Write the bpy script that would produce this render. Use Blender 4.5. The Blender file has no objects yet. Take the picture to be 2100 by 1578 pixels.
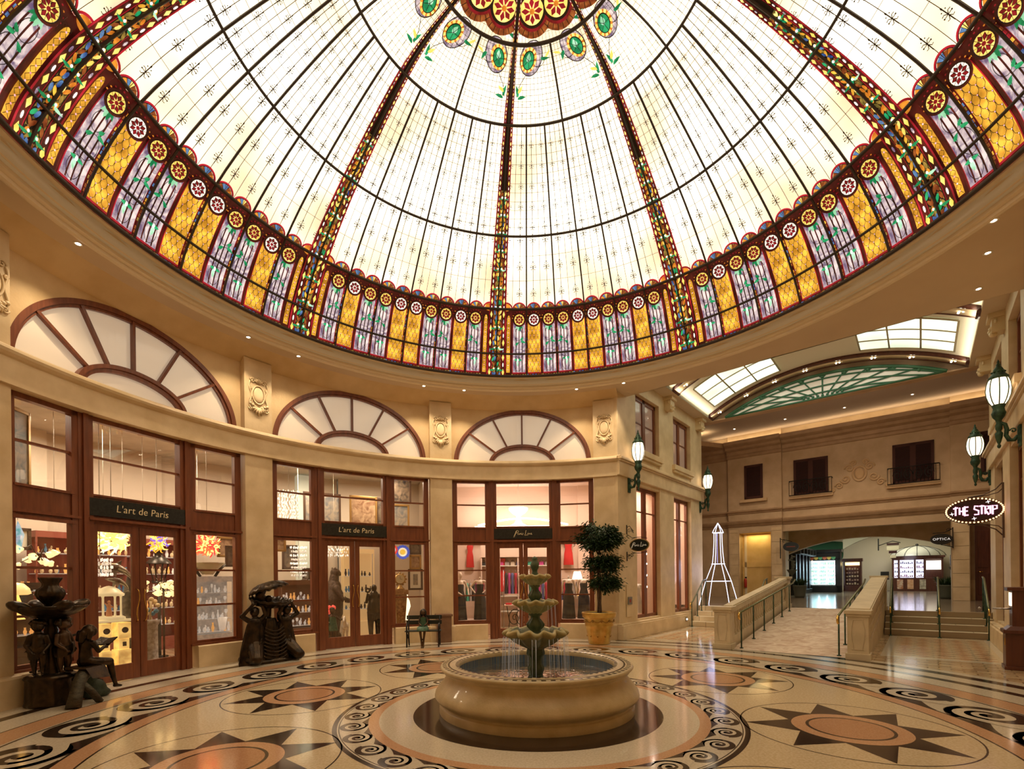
import bpy, bmesh, math, random
from math import sin, cos, pi, radians as rad, degrees as deg, sqrt, atan2, hypot
from mathutils import Vector, Matrix
random.seed(7)
sc = bpy.context.scene
COL = sc.collection
# ------------------------------------------------------------------ camera
cam_d = bpy.data.cameras.new('camera'); cam = bpy.data.objects.new('camera', cam_d); COL.objects.link(cam)
CAMP = Vector((-0.284, -6.054, 1.6))
ROLL = -0.0114
cam.location = CAMP
cam.rotation_euler = (Matrix.Rotation(rad(90), 3, 'X') @ Matrix.Rotation(ROLL, 3, 'Z')).to_euler()
cam_d.sensor_fit = 'HORIZONTAL'; cam_d.sensor_width = 36.0
cam_d.lens = 999.0 / 2100 * 36
cam_d.shift_x = 0.0
cam_d.shift_y = (1187 - 789) / 2100
cam_d.clip_start = 0.05; cam_d.clip_end = 200
sc.camera = cam
# ------------------------------------------------------------------ world + exposure
w = bpy.data.worlds.new('world'); sc.world = w; w.use_nodes = True
bg = w.node_tree.nodes['Background']; bg.inputs[0].default_value = (1.0, 0.8, 0.55, 1); bg.inputs[1].default_value = 0.08
vs = sc.view_settings
vs.view_transform = 'Standard'; vs.look = 'None'; vs.gamma = 1; vs.use_curve_mapping = False
vs.exposure = 0.12
sc.cycles.max_bounces = 7; sc.cycles.diffuse_bounces = 4; sc.cycles.glossy_bounces = 4
sc.cycles.transmission_bounces = 5; sc.cycles.transparent_max_bounces = 12
sc.cycles.sample_clamp_indirect = 4.0; sc.cycles.sample_clamp_direct = 0
sc.cycles.caustics_reflective = False; sc.cycles.caustics_refractive = False
sc.cycles.use_denoising = True
WARM = (1.0, 0.78, 0.52)

def P(az, r, z=0.0):
    a = rad(az); return Vector((r * sin(a), r * cos(a), z))
A40 = rad(40); UU = Vector((sin(A40), cos(A40), 0)); WW = Vector((cos(A40), -sin(A40), 0))
def H(u, w_, z=0.0): return UU * u + WW * w_ + Vector((0, 0, z))
def Mat(ax, ay, loc): 
    ax = Vector(ax).normalized(); ay = Vector(ay).normalized(); az = ax.cross(ay)
    m = Matrix((ax, ay, az)).transposed().to_4x4(); m.translation = loc; return m
# hall frame: local x = W (to the right), y = U (into the hall)
def HM(u=0, w_=0, z=0): return Mat(WW, UU, H(u, w_, z))
# rotunda frame: local x = clockwise tangent (to the right seen from the centre), y = outward
def RM(az, r, z=0):
    a = rad(az); return Mat((cos(a), -sin(a), 0), (sin(a), cos(a), 0), P(az, r, z))

# ------------------------------------------------------------------ area light
def light(kind, name, loc, energy, color=WARM, size=0.2, rot=(0, 0, 0), spot=None, sy=None, blend=0.6):
    d = bpy.data.lights.new(name, kind); d.energy = energy; d.color = color
    if kind == 'AREA':
        d.shape = 'RECTANGLE' if sy else 'DISK'; d.size = size
        if sy: d.size_y = sy
    elif kind == 'SPOT':
        d.spot_size = rad(spot or 70); d.spot_blend = blend; d.shadow_soft_size = size
    else: d.shadow_soft_size = size
    o = bpy.data.objects.new(name, d); o.location = loc; o.rotation_euler = rot; COL.objects.link(o); return o

# ------------------------------------------------------------------ materials
MATS = {}
def mat(name, base=(0.5, 0.5, 0.5), rough=0.5, metal=0.0, base2=None, scale=5.0, bump=0.0, bscale=None, emit=None, es=0.0,
        trans=0.0, coat=0.0, detail=3.0, ior=None, lo=0.35, hi=0.65, alpha=1.0, dist=0.0, evar=None, stretch=None):
    if name in MATS: return MATS[name]
    m = bpy.data.materials.new(name); m.use_nodes = True; nt = m.node_tree; N = nt.nodes; L = nt.links
    b = N['Principled BSDF']
    b.inputs['Base Color'].default_value = (*base, 1); b.inputs['Roughness'].default_value = rough
    b.inputs['Metallic'].default_value = metal; b.inputs['Coat Weight'].default_value = coat
    b.inputs['Coat Roughness'].default_value = 0.06
    b.inputs['Transmission Weight'].default_value = trans; b.inputs['Alpha'].default_value = alpha
    if ior: b.inputs['IOR'].default_value = ior
    tc = N.new('ShaderNodeTexCoord'); src = tc.outputs['Object']
    if stretch:
        mp = N.new('ShaderNodeMapping'); mp.inputs['Scale'].default_value = stretch; L.new(src, mp.inputs[0]); src = mp.outputs[0]
    if base2 is not None or evar is not None:
        n = N.new('ShaderNodeTexNoise'); n.inputs['Scale'].default_value = scale; n.inputs['Detail'].default_value = detail
        n.inputs['Distortion'].default_value = dist
        L.new(src, n.inputs['Vector'])
        r = N.new('ShaderNodeValToRGB'); r.color_ramp.elements[0].position = lo; r.color_ramp.elements[1].position = hi
        L.new(n.outputs[0], r.inputs[0])
        if base2 is not None:
            r.color_ramp.elements[0].color = (*base, 1); r.color_ramp.elements[1].color = (*base2, 1)
            L.new(r.outputs[0], b.inputs['Base Color'])
            if emit == 'base': L.new(r.outputs[0], b.inputs['Emission Color'])
        if evar is not None:
            mr = N.new('ShaderNodeMapRange'); mr.inputs['From Min'].default_value = lo; mr.inputs['From Max'].default_value = hi
            mr.inputs['To Min'].default_value = es; mr.inputs['To Max'].default_value = evar
            L.new(n.outputs[0], mr.inputs[0]); L.new(mr.outputs[0], b.inputs['Emission Strength'])
    if emit is not None and emit != 'base':
        b.inputs['Emission Color'].default_value = (*emit, 1)
    if emit is not None and evar is None: b.inputs['Emission Strength'].default_value = es
    if bump:
        n2 = N.new('ShaderNodeTexNoise'); n2.inputs['Scale'].default_value = bscale or scale * 6; n2.inputs['Detail'].default_value = 4
        L.new(src, n2.inputs['Vector'])
        bp = N.new('ShaderNodeBump'); bp.inputs['Strength'].default_value = bump; bp.inputs['Distance'].default_value = 0.02
        L.new(n2.outputs[0], bp.inputs['Height']); L.new(bp.outputs[0], b.inputs['Normal'])
    MATS[name] = m; return m

stone = mat('honed_limestone', (0.62, 0.44, 0.225), 0.6, base2=(0.73, 0.55, 0.31), scale=1.7, bump=0.12, bscale=30, detail=6)
stone2 = mat('pale_limestone', (0.64, 0.48, 0.27), 0.5, base2=(0.77, 0.605, 0.375), scale=2.5, bump=0.08, bscale=40, detail=5)
stucco = mat('tan_stucco', (0.55, 0.375, 0.195), 0.75, base2=(0.66, 0.47, 0.27), scale=2.2, bump=0.15, bscale=35, detail=7)
stucco_pink = mat('rosy_stucco', (0.52, 0.35, 0.22), 0.75, base2=(0.62, 0.44, 0.29), scale=2.2, bump=0.15, bscale=35, detail=7)
plaster = mat('ceiling_plaster', (0.60, 0.47, 0.32), 0.8, base2=(0.65, 0.52, 0.36), scale=0.8)
mould = mat('cornice_plaster', (0.80, 0.68, 0.49), 0.6)
creamp = mat('vault_plaster', (0.88, 0.81, 0.64), 0.7)
wood = mat('mahogany', (0.150, 0.040, 0.014), 0.36, base2=(0.215, 0.062, 0.022), scale=3, stretch=(6, 6, 0.6), coat=0.12)
woodd = mat('dark_mahogany', (0.075, 0.018, 0.010), 0.35, base2=(0.11, 0.028, 0.014), scale=4, stretch=(5, 5, 0.6), coat=0.2)
blackm = mat('black_lacquer', (0.012, 0.011, 0.010), 0.35)
ironm = mat('black_iron', (0.02, 0.018, 0.016), 0.5, metal=0.6)
bronze = mat('dark_bronze', (0.020, 0.014, 0.009), 0.30, metal=0.75, base2=(0.055, 0.034, 0.016), scale=9, bump=0.15, bscale=40)
bronzeb = mat('brown_bronze', (0.10, 0.055, 0.024), 0.38, metal=0.6, base2=(0.05, 0.026, 0.012), scale=7)
verd = mat('verdigris_metal', (0.012, 0.033, 0.020), 0.5, metal=0.4, base2=(0.045, 0.10, 0.055), scale=12, bump=0.2, bscale=50)
brass = mat('brass', (0.75, 0.48, 0.13), 0.25, metal=1.0)
glass = mat('clear_glass', (1, 1, 1), 0.0, trans=1.0, ior=1.02)
gold = mat('gilded_plaster', (0.55, 0.34, 0.075), 0.3, metal=0.75, base2=(0.72, 0.48, 0.14), scale=6, bump=0.1)

# thin pane: mostly see-through with a little mirror reflection
def pane_mat(name, tint=(1, 1, 1), refl=0.08):
    m = bpy.data.materials.new(name); m.use_nodes = True; nt = m.node_tree; N = nt.nodes; L = nt.links
    N.remove(N['Principled BSDF']); o = N['Material Output']
    t = N.new('ShaderNodeBsdfTransparent'); t.inputs[0].default_value = (*tint, 1)
    g = N.new('ShaderNodeBsdfGlossy'); g.inputs['Roughness'].default_value = 0.02
    mx = N.new('ShaderNodeMixShader'); mx.inputs[0].default_value = refl
    L.new(t.outputs[0], mx.inputs[1]); L.new(g.outputs[0], mx.inputs[2]); L.new(mx.outputs[0], o.inputs[0])
    MATS[name] = m; return m
pane = pane_mat('window_pane', (0.97, 0.98, 0.97), 0.06)

# ------------------------------------------------------------------ mesh builder
class MB:
    def __init__(s): s.v = []; s.f = []; s.m = []; s.sm = []
    def add(s, vs, fs, mi=0, M=None, smooth=False):
        o = len(s.v)
        if M is not None: vs = [M @ Vector(p) for p in vs]
        s.v.extend([tuple(p) for p in vs])
        for f in fs: s.f.append([i + o for i in f]); s.m.append(mi); s.sm.append(smooth)
        return s
    def box(s, x0, x1, y0, y1, z0, z1, mi=0, M=None):
        vs = [(x0, y0, z0), (x1, y0, z0), (x1, y1, z0), (x0, y1, z0), (x0, y0, z1), (x1, y0, z1), (x1, y1, z1), (x0, y1, z1)]
        return s.add(vs, [(0, 3, 2, 1), (4, 5, 6, 7), (0, 1, 5, 4), (1, 2, 6, 5), (2, 3, 7, 6), (3, 0, 4, 7)], mi, M)
    def prism(s, poly, z0, z1, mi=0, M=None):   # poly in xy, extruded in z
        n = len(poly); vs = [(p[0], p[1], z0) for p in poly] + [(p[0], p[1], z1) for p in poly]
        fs = [tuple(range(n - 1, -1, -1)), tuple(range(n, 2 * n))] + [(i, (i + 1) % n, n + (i + 1) % n, n + i) for i in range(n)]
        return s.add(vs, fs, mi, M)
    def slab(s, poly, y0, y1, mi=0, M=None):    # poly in xz, extruded in y
        n = len(poly); vs = [(p[0], y0, p[1]) for p in poly] + [(p[0], y1, p[1]) for p in poly]
        fs = [tuple(range(n)), tuple(range(2 * n - 1, n - 1, -1))] + [(i, n + i, n + (i + 1) % n, (i + 1) % n) for i in range(n)]
        return s.add(vs, fs, mi, M)
    def lathe(s, prof, seg=32, mi=0, M=None, smooth=True, a0=0.0, a1=360.0, wob=None):
        full = abs(a1 - a0) > 359.9; n = seg if full else seg + 1
        vs = []
        for i in range(n):
            a = rad(a0 + (a1 - a0) * i / seg)
            for j, (r, z) in enumerate(prof):
                rr, zz = (r, z) if wob is None else wob(a, j, r, z)
                vs.append((rr * sin(a), rr * cos(a), zz))
        k = len(prof); fs = []
        for i in range(seg):
            i2 = (i + 1) % n
            for j in range(k - 1): fs.append((i * k + j, i2 * k + j, i2 * k + j + 1, i * k + j + 1))
        return s.add(vs, fs, mi, M, smooth)
    def tube(s, pts, r, seg=8, mi=0, M=None, closed=False, smooth=True):
        pts = [Vector(p) for p in pts]; n = len(pts); rr = r if isinstance(r, (list, tuple)) else [r] * n
        vs = []; up = None
        for i in range(n):
            a = pts[(i - 1) % n] if (closed or i > 0) else pts[i]; b = pts[(i + 1) % n] if (closed or i < n - 1) else pts[i]
            t = (b - a); t = t.normalized() if t.length > 1e-9 else Vector((0, 0, 1))
            if up is None:
                up = Vector((0, 0, 1)) if abs(t.z) < 0.9 else Vector((1, 0, 0))
            x = t.cross(up)
            if x.length < 1e-5: x = t.orthogonal()
            x.normalize(); y = x.cross(t).normalized(); up = y
            for k in range(seg):
                q = 2 * pi * k / seg; vs.append(pts[i] + (x * cos(q) + y * sin(q)) * rr[i])
        fs = []
        for i in range(n if closed else n - 1):
            i2 = (i + 1) % n
            for k in range(seg): fs.append((i * seg + k, i * seg + (k + 1) % seg, i2 * seg + (k + 1) % seg, i2 * seg + k))
        if not closed: fs.append(tuple(range(seg - 1, -1, -1))); fs.append(tuple((n - 1) * seg + k for k in range(seg)))
        return s.add(vs, fs, mi, M, smooth)
    def ball(s, c, r, mi=0, M=None, seg=12, ring=8):
        r = r if isinstance(r, (list, tuple)) else (r, r, r)
        vs = [(c[0], c[1], c[2] - r[2])]; 
        for j in range(1, ring):
            p = -pi / 2 + pi * j / ring
            for i in range(seg):
                a = 2 * pi * i / seg; vs.append((c[0] + r[0] * cos(p) * cos(a), c[1] + r[1] * cos(p) * sin(a), c[2] + r[2] * sin(p)))
        vs.append((c[0], c[1], c[2] + r[2])); fs = []
        for i in range(seg):
            fs.append((0, 1 + (i + 1) % seg, 1 + i)); fs.append((len(vs) - 1, 1 + (ring - 2) * seg + i, 1 + (ring - 2) * seg + (i + 1) % seg))
            for j in range(ring - 2):
                a = 1 + j * seg; fs.append((a + i, a + (i + 1) % seg, a + seg + (i + 1) % seg, a + seg + i))
        return s.add(vs, fs, mi, M, True)
    def build(s, name, mats, parent=None, M=None, bevel=0):
        me = bpy.data.meshes.new(name); me.from_pydata(s.v, [], s.f); me.validate()
        mats = mats if isinstance(mats, (list, tuple)) else [mats]
        for m in mats: me.materials.append(m)
        if len(me.polygons) == len(s.m):
            me.polygons.foreach_set('material_index', s.m); me.polygons.foreach_set('use_smooth', s.sm)
        me.update()
        o = bpy.data.objects.new(name, me); COL.objects.link(o)
        if parent is not None: o.parent = parent
        if M is not None: o.matrix_basis = M
        if bevel:
            b = o.modifiers.new('bevel', 'BEVEL'); b.width = bevel; b.segments = 2; b.limit_method = 'ANGLE'
        return o
def tag(o, label=None, cat=None, group=None, kind=None):
    if label: o['label'] = label
    if cat: o['category'] = cat
    if group: o['group'] = group
    if kind: o['kind'] = kind
    return o
def thing(name, label, cat, M=None, group=None):
    o = bpy.data.objects.new(name, None); o.empty_display_size = 0.1; COL.objects.link(o)
    if M is not None: o.matrix_basis = M
    return tag(o, label, cat, group)
def at(x, y, z, rz=0.0): 
    m = Matrix.Rotation(rad(rz), 4, 'Z'); m.translation = Vector((x, y, z)); return m
def struct(o): o['kind'] = 'structure'; return o
def kids(o): return [c for c in list(COL.objects) if c.parent == o]
def copy_tree(o, M=None, label=None, group=None, parent=None):
    c = o.copy(); COL.objects.link(c)
    if parent is not None: c.parent = parent
    if M is not None: c.matrix_basis = M
    if label: c['label'] = label
    if group: c['group'] = group
    for ch in kids(o): copy_tree(ch, parent=c)
    return c
def organic(name, caps, m, parent=None, M=None, vox=0.012, smooth=2):
    """capsules (p,r,q,s) and ellipsoids (c,(rx,ry,rz)[,rotz]) melted into one continuous skin"""
    b = MB()
    for c in caps:
        if len(c) == 4:
            p, r, q, s_ = c; p = Vector(p); q = Vector(q); n = 5
            b.tube([p + (q - p) * i / n for i in range(n + 1)], [r + (s_ - r) * i / n for i in range(n + 1)], 10)
            b.ball(p, r * 0.99, seg=10, ring=6); b.ball(q, s_ * 0.99, seg=10, ring=6)
        else:
            e = Matrix.Translation(Vector(c[0])) @ (Matrix.Rotation(rad(c[2]), 4, 'Z') if len(c) > 2 and not isinstance(c[2], Matrix) else (c[2] if len(c) > 2 else Matrix()))
            b.ball((0, 0, 0), c[1], M=e, seg=16, ring=10)
    o = b.build(name + '_raw', m)
    md = o.modifiers.new('r', 'REMESH'); md.mode = 'VOXEL'; md.voxel_size = vox; md.use_smooth_shade = True
    if smooth:
        s2 = o.modifiers.new('s', 'SMOOTH'); s2.factor = 0.5; s2.iterations = smooth
    dg = bpy.context.evaluated_depsgraph_get(); dg.update()
    me = bpy.data.meshes.new_from_object(o.evaluated_get(dg)); me.name = name
    old = o.data; bpy.data.objects.remove(o); bpy.data.meshes.remove(old)
    for p in me.polygons: p.use_smooth = True
    if not me.materials: me.materials.append(m)
    o = bpy.data.objects.new(name, me); COL.objects.link(o)
    if parent is not None: o.parent = parent
    if M is not None: o.matrix_basis = M
    return o
def text_part(s, size, m, name='lettering', parent=None, M=None, depth=0.004, shear=0.0, spacing=1.0, offset=0.0, xs=1.0):
    cu = bpy.data.curves.new(name, 'FONT'); cu.body = s; cu.size = size; cu.extrude = depth; cu.align_x = 'CENTER'; cu.align_y = 'CENTER'
    cu.shear = shear; cu.space_character = spacing; cu.offset = offset
    t = bpy.data.objects.new(name + '_t', cu); COL.objects.link(t)
    dg = bpy.context.evaluated_depsgraph_get(); dg.update()
    me = bpy.data.meshes.new_from_object(t.evaluated_get(dg)); bpy.data.objects.remove(t)
    for v in me.vertices: v.co = Vector((v.co.x * xs, -v.co.z, v.co.y))   # stand it up, facing -y
    me.materials.clear(); me.materials.append(m); me.name = name
    o = bpy.data.objects.new(name, me); COL.objects.link(o)
    if parent is not None: o.parent = parent
    if M is not None: o.matrix_basis = M
    return o
def lerp(a, b, t): return a + (b - a) * t
# ================================================================== FLOOR (terrazzo rosette, inlaid)
def terr(name, a, b, sc_=60, rough=0.10):
    m = mat(name, a, rough, base2=b, scale=sc_, detail=2, lo=0.4, hi=0.6, coat=0.2); return m
t_field = terr('cream_mosaic', (0.62, 0.49, 0.295), (0.72, 0.59, 0.385), 45, 0.12)
t_dark = terr('dark_terrazzo', (0.022, 0.013, 0.009), (0.045, 0.028, 0.018), 60, 0.12)
t_peach = terr('peach_terrazzo', (0.55, 0.30, 0.155), (0.62, 0.37, 0.21), 60, 0.13)
t_pale = terr('pale_terrazzo', (0.60, 0.52, 0.385), (0.69, 0.61, 0.47), 50, 0.13)
t_salmon = terr('salmon_terrazzo', (0.46, 0.235, 0.115), (0.53, 0.29, 0.155), 70, 0.14)
def tile_mat(name, c1, c2, sx, sy, rough=0.12, rot=40, mortar=(0.3, 0.2, 0.1), ms=0.01, w_=0.5, h_=0.25):
    m = bpy.data.materials.new(name); m.use_nodes = True; nt = m.node_tree; N = nt.nodes; L = nt.links; b = N['Principled BSDF']
    tc = N.new('ShaderNodeTexCoord'); mp = N.new('ShaderNodeMapping'); mp.inputs['Rotation'].default_value = (0, 0, rad(rot)); mp.inputs['Scale'].default_value = (sx, sy, 1)
    br = N.new('ShaderNodeTexBrick'); br.inputs['Color1'].default_value = (*c1, 1); br.inputs['Color2'].default_value = (*c2, 1); br.inputs['Mortar'].default_value = (*mortar, 1)
    br.inputs['Scale'].default_value = 1; br.inputs['Mortar Size'].default_value = ms; br.inputs['Brick Width'].default_value = w_; br.inputs['Row Height'].default_value = h_
    L.new(tc.outputs['Object'], mp.inputs[0]); L.new(mp.outputs[0], br.inputs[0]); L.new(br.outputs[0], b.inputs['Base Color'])
    b.inputs['Roughness'].default_value = rough; b.inputs['Coat Weight'].default_value = 0.1; MATS[name] = m; return m
t_hall = tile_mat('hall_floor_tiles', (0.60, 0.46, 0.28), (0.42, 0.28, 0.15), 1, 1, 0.13, 40, (0.30, 0.19, 0.10), 0.012, 0.30, 0.15)
t_marble = mat('ramp_marble', (0.60, 0.44, 0.33), 0.25, base2=(0.82, 0.68, 0.54), scale=4, detail=8, dist=1.2)
t_step = tile_mat('step_stone', (0.74, 0.63, 0.43), (0.68, 0.56, 0.37), 1, 1, 0.35, 40, (0.3, 0.22, 0.13), 0.008, 0.62, 0.30)
t_upper = tile_mat('upper_floor_stone', (0.24, 0.19, 0.14), (0.30, 0.235, 0.17), 1, 1, 0.14, 40, (0.12, 0.09, 0.06), 0.006, 0.6, 0.6)
FM = [t_field, t_dark, t_peach, t_pale, t_salmon, t_hall]
fl = MB(); FC = (0.0, -0.1)
def fp(az, r, z): return (FC[0] + r * sin(rad(az)), FC[1] + r * cos(rad(az)), z)
def ring(r0, r1, z, mi, a0=0, a1=360, n=None):
    n = n or max(8, int(abs(a1 - a0) / 2.5)); vs = []
    for i in range(n + 1):
        a = lerp(a0, a1, i / n); vs += [fp(a, r0, z), fp(a, r1, z)]
    fl.add(vs, [(2 * i, 2 * i + 1, 2 * i + 3, 2 * i + 2) for i in range(n)], mi)
fl.add([(-15, -13, 0), (9, -13, 0), (22, 3, 0), (12, 22, 0), (-15, 22, 0)], [(0, 1, 2, 3, 4)], 5)
Z1 = 0.0008
def ringz(k): return Z1 * k
ring(0.0001, 7.12, ringz(1), 3)                                  # pale ground
ring(0.0001, 4.43, ringz(2), 0)                                  # cream mosaic field
ring(0, 1.48, ringz(3), 1); ring(1.48, 1.86, ringz(3), 3); ring(1.86, 1.975, ringz(3), 2)
ring(1.975, 2.30, ringz(3), 3); ring(2.30, 2.35, ringz(3), 1); ring(2.275, 2.285, ringz(4), 1)
ring(4.43, 4.45, ringz(3), 1); ring(4.45, 4.64, ringz(3), 2); ring(4.64, 4.665, ringz(3), 1)
ring(5.44, 5.465, ringz(3), 1); ring(5.49, 5.83, ringz(3), 2); ring(5.83, 5.85, ringz(3), 1)
ring(6.25, 6.40, ringz(3), 1, -112, 112); ring(6.72, 6.92, ringz(3), 1, 20, 92)
def waves(r0, r1, n, phase, z):
    h = r1 - r0; p = 2 * pi * ((r0 + r1) / 2) / n; rm = (r0 + r1) / 2
    tc = p * 0.52; nc = h * 0.52; R0 = h * 0.40
    def q(az0, t, nn): return fp(az0 + deg(t / rm), r0 + nn, z)
    for k in range(n):
        a = phase + 360 * k / n - deg(tc / rm)
        R0 = h * 0.47; nc = h * 0.51
        body = []; K = 16            # dark body: S-shaped left flank, long tail to the right
        for i in range(K + 1):
            f_ = i / K; ph = pi + f_ * pi * 0.42; body.append((tc + R0 * 1.1 * cos(ph) + 0.10 * p * f_ ** 2, max(0.0, nc + R0 * sin(ph) * (1 + 0.15 * f_))))
        body = [(t, nn) for t, nn in body]
        t0_ = body[-1][0]
        vs = []
        for i in range(21):
            f_ = i / 20; t = lerp(t0_ - 0.02 * p, tc + 0.78 * p, f_); top = h * (0.02 + 0.50 * (1 - f_) ** 1.5)
            vs += [q(a, t, 0), q(a, t, top)]
        fl.add(vs, [(2 * i, 2 * i + 2, 2 * i + 3, 2 * i + 1) for i in range(20)], 1)
        fl.add([q(a, tc, nc)] + [q(a, t, nn) for t, nn in body] + [q(a, tc + 0.1 * p, 0)], [tuple(range(K + 3))], 1)
        fl.add([q(a, tc + R0 * 1.12 * cos(2 * pi * i / 32), nc + R0 * sin(2 * pi * i / 32)) for i in range(32)], [tuple(range(32))], 1)
        vs = []; M_ = 44; az_ = a
        def q2(t, nn): return fp(az_ + deg(t / rm), r0 + nn, z + 0.0007)
        for i in range(M_ + 1):
            f_ = i / M_; ph = 0.25 - f_ * 2 * pi * 1.75; R_ = R0 * lerp(0.86, 0.16, f_ ** 0.85); hw = h * lerp(0.085, 0.035, f_ ** 0.6) * (1 if f_ < 0.93 else max(0.2, (1 - f_) / 0.07))
            if f_ < 0.10: R_ += R0 * 0.35 * (0.10 - f_) / 0.10; hw *= 1 + 0.8 * (0.10 - f_) / 0.10
            for s_ in (1, -1): vs.append(q2(tc + (R_ + s_ * hw) * cos(ph) * 1.12, nc + (R_ + s_ * hw) * sin(ph)))
        fl.add(vs, [(2 * i, 2 * i + 2, 2 * i + 3, 2 * i + 1) for i in range(M_)], 3)
waves(1.975, 2.28, 32, 5.0, ringz(4)); waves(4.66, 5.44, 32, 5.6, ringz(4))
def disc(c, r, z, mi, n=48, r0=0.0):
    if r0 <= 0: fl.add([(c[0] + r * cos(2 * pi * i / n), c[1] + r * sin(2 * pi * i / n), z) for i in range(n)], [tuple(range(n))], mi)
    else:
        vs = []
        for i in range(n + 1):
            a = 2 * pi * i / n; vs += [(c[0] + r0 * cos(a), c[1] + r0 * sin(a), z), (c[0] + r * cos(a), c[1] + r * sin(a), z)]
        fl.add(vs, [(2 * i, 2 * i + 1, 2 * i + 3, 2 * i + 2) for i in range(n)], mi)
for k in range(8):
    az = 15.5 + 45 * k; c = fp(az, 3.33, 0)
    disc(c, 1.035, ringz(3), 1, 72, 1.020)
    for j in range(8):
        b0 = az + 45 * j
        tip = (c[0] + 1.0 * sin(rad(b0)), c[1] + 1.0 * cos(rad(b0)), ringz(3))
        l = (c[0] + 0.56 * sin(rad(b0 - 22.5)), c[1] + 0.56 * cos(rad(b0 - 22.5)), ringz(3))
        r = (c[0] + 0.56 * sin(rad(b0 + 22.5)), c[1] + 0.56 * cos(rad(b0 + 22.5)), ringz(3))
        fl.add([tip, l, (c[0], c[1], ringz(3)), r], [(0, 1, 2, 3)], 1)
    disc(c, 0.53, ringz(4), 2); disc(c, 0.395, ringz(5), 1, 48, 0.365); disc(c, 0.365, ringz(5), 4)
for (wa, wb_, ua, uc) in ((3.25, 4.75, 7.35, 11.2), (-1.7, -0.1, 7.2, 10.75)):
    s_ = 0.30; nw_ = int((wb_ - wa) / s_); nu_ = int((uc - ua) / s_)
    def hq(u, w_, k): q = H(u, w_); return (q.x, q.y, 0.0006 * k)
    fl.add([hq(ua - .2, wa - .2, 1), hq(ua - .2, wb_ + .2, 1), hq(uc, wb_ + .2, 1), hq(uc, wa - .2, 1)], [(0, 1, 2, 3)], 3); fl.add([hq(ua - .05, wa - .05, 2), hq(ua - .05, wb_ + .05, 2), hq(uc, wb_ + .05, 2), hq(uc, wa - .05, 2)], [(0, 1, 2, 3)], 0)
    for i in range(nw_):
        for j in range(nu_):
            cw, cu = wa + s_ * (i + .5), ua + s_ * (j + .5); fl.add([hq(cu - s_ / 2, cw, 3), hq(cu, cw + s_ / 2, 3), hq(cu + s_ / 2, cw, 3), hq(cu, cw - s_ / 2, 3)], [(0, 1, 2, 3)], 4 if (i + j) % 2 else 2)
            if i: fl.add([hq(cu - .04, cw - s_ / 2, 4), hq(cu, cw - s_ / 2 + .04, 4), hq(cu + .04, cw - s_ / 2, 4), hq(cu, cw - s_ / 2 - .04, 4)], [(0, 1, 2, 3)], 1)
floor = fl.build('floor', FM); struct(floor)

# ================================================================== ROTUNDA WALL
BAYS = [(-71.8, 1), (-35.8, 2), (0.2, 3)]
def arc_lathe(mb, prof, a0, a1, mi=0, step=2.0, smooth=False):
    n = max(1, int(round(abs(a1 - a0) / step))); mb.lathe(prof, n, mi, None, smooth, a0, a1)
LA, LB, LZ = 15.0, 1.44, 4.66           # lunette half-width in degrees, height, sill height
def lun_z(da): return LZ + LB * sqrt(max(0.0, 1 - (da / LA) ** 2))
wl = MB()
RW = 6.96
for a, n in BAYS:
    st = [i for i in range(-30, 31)]
    e = [-18 ] + [LA * sin(rad(3 * i)) for i in st] + [18]
    for i in range(len(e) - 1):
        d0, d1 = e[i], e[i + 1]
        z0 = LZ if abs(d0) > LA - 1e-6 and abs(d1) > LA else lun_z(d0); z1 = LZ if abs(d1) > LA - 1e-6 and abs(d0) > LA else lun_z(d1)
        if i == 0: z0 = z1 = 4.3
        if i == len(e) - 2: z0 = z1 = 4.3
        wl.add([P(a + d0, RW, z0), P(a + d1, RW, z1), P(a + d1, RW, 6.14), P(a + d0, RW, 6.14)], [(0, 1, 2, 3)])
        if 0 < i < len(e) - 2:
            wl.add([P(a + d0, RW, z0), P(a + d1, RW, z1), P(a + d1, RW + 0.16, z1), P(a + d0, RW + 0.16, z0)], [(0, 3, 2, 1)])
# dark wall continuing behind the viewer, closing the rotunda
arc_lathe(wl, [(7.0, 0), (7.0, 6.14)], 86.5, 254, step=4)
wall_left = wl.build('wall_left', stone); struct(wall_left)
# crown between wall and soffit
cr = MB(); arc_lathe(cr, [(6.97, 6.08), (6.90, 6.10), (6.82, 6.17), (6.66, 6.27), (6.55, 6.33)], 86.5 - 360, 21.2, smooth=True)
struct(cr.build('trim_1', stone))
# frieze with round moulding
fz = MB(); prof = [(6.99, 4.19), (6.745, 4.19), (6.745, 4.53), (6.715, 4.545), (6.68, 4.575), (6.665, 4.61), (6.68, 4.645), (6.715, 4.675), (6.75, 4.69), (6.99, 4.69)]
arc_lathe(fz, prof, -107, 21.0, step=1.5)
for d in (-107, 21.0): fz.add([P(d, r, z) for r, z in prof], [tuple(range(len(prof)))])
struct(fz.build('trim_2', stone2))
PIL = [-89.8, -53.8, -17.8, 18.2]
wp = MB()
for a in PIL:
    a0, a1 = a - 2.35, a + 2.35
    if a > 0: a0, a1 = a - 2.4, 20.9
    for z0, z1 in ((0.0, 4.2), (4.68, 6.16)):
        n = 4
        for i in range(n):
            b0, b1 = lerp(a0, a1, i / n), lerp(a0, a1, (i + 1) / n)
            wp.add([P(b0, 6.80, z0), P(b1, 6.80, z0), P(b1, 6.80, z1), P(b0, 6.80, z1)], [(0, 1, 2, 3)])
        for b in (a0, a1): wp.add([P(b, 6.80, z0), P(b, 7.10, z0), P(b, 7.10, z1), P(b, 6.80, z1)], [(0, 1, 2, 3)])
struct(wp.build('wall_front', stone2)); 
bb = MB()
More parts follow.
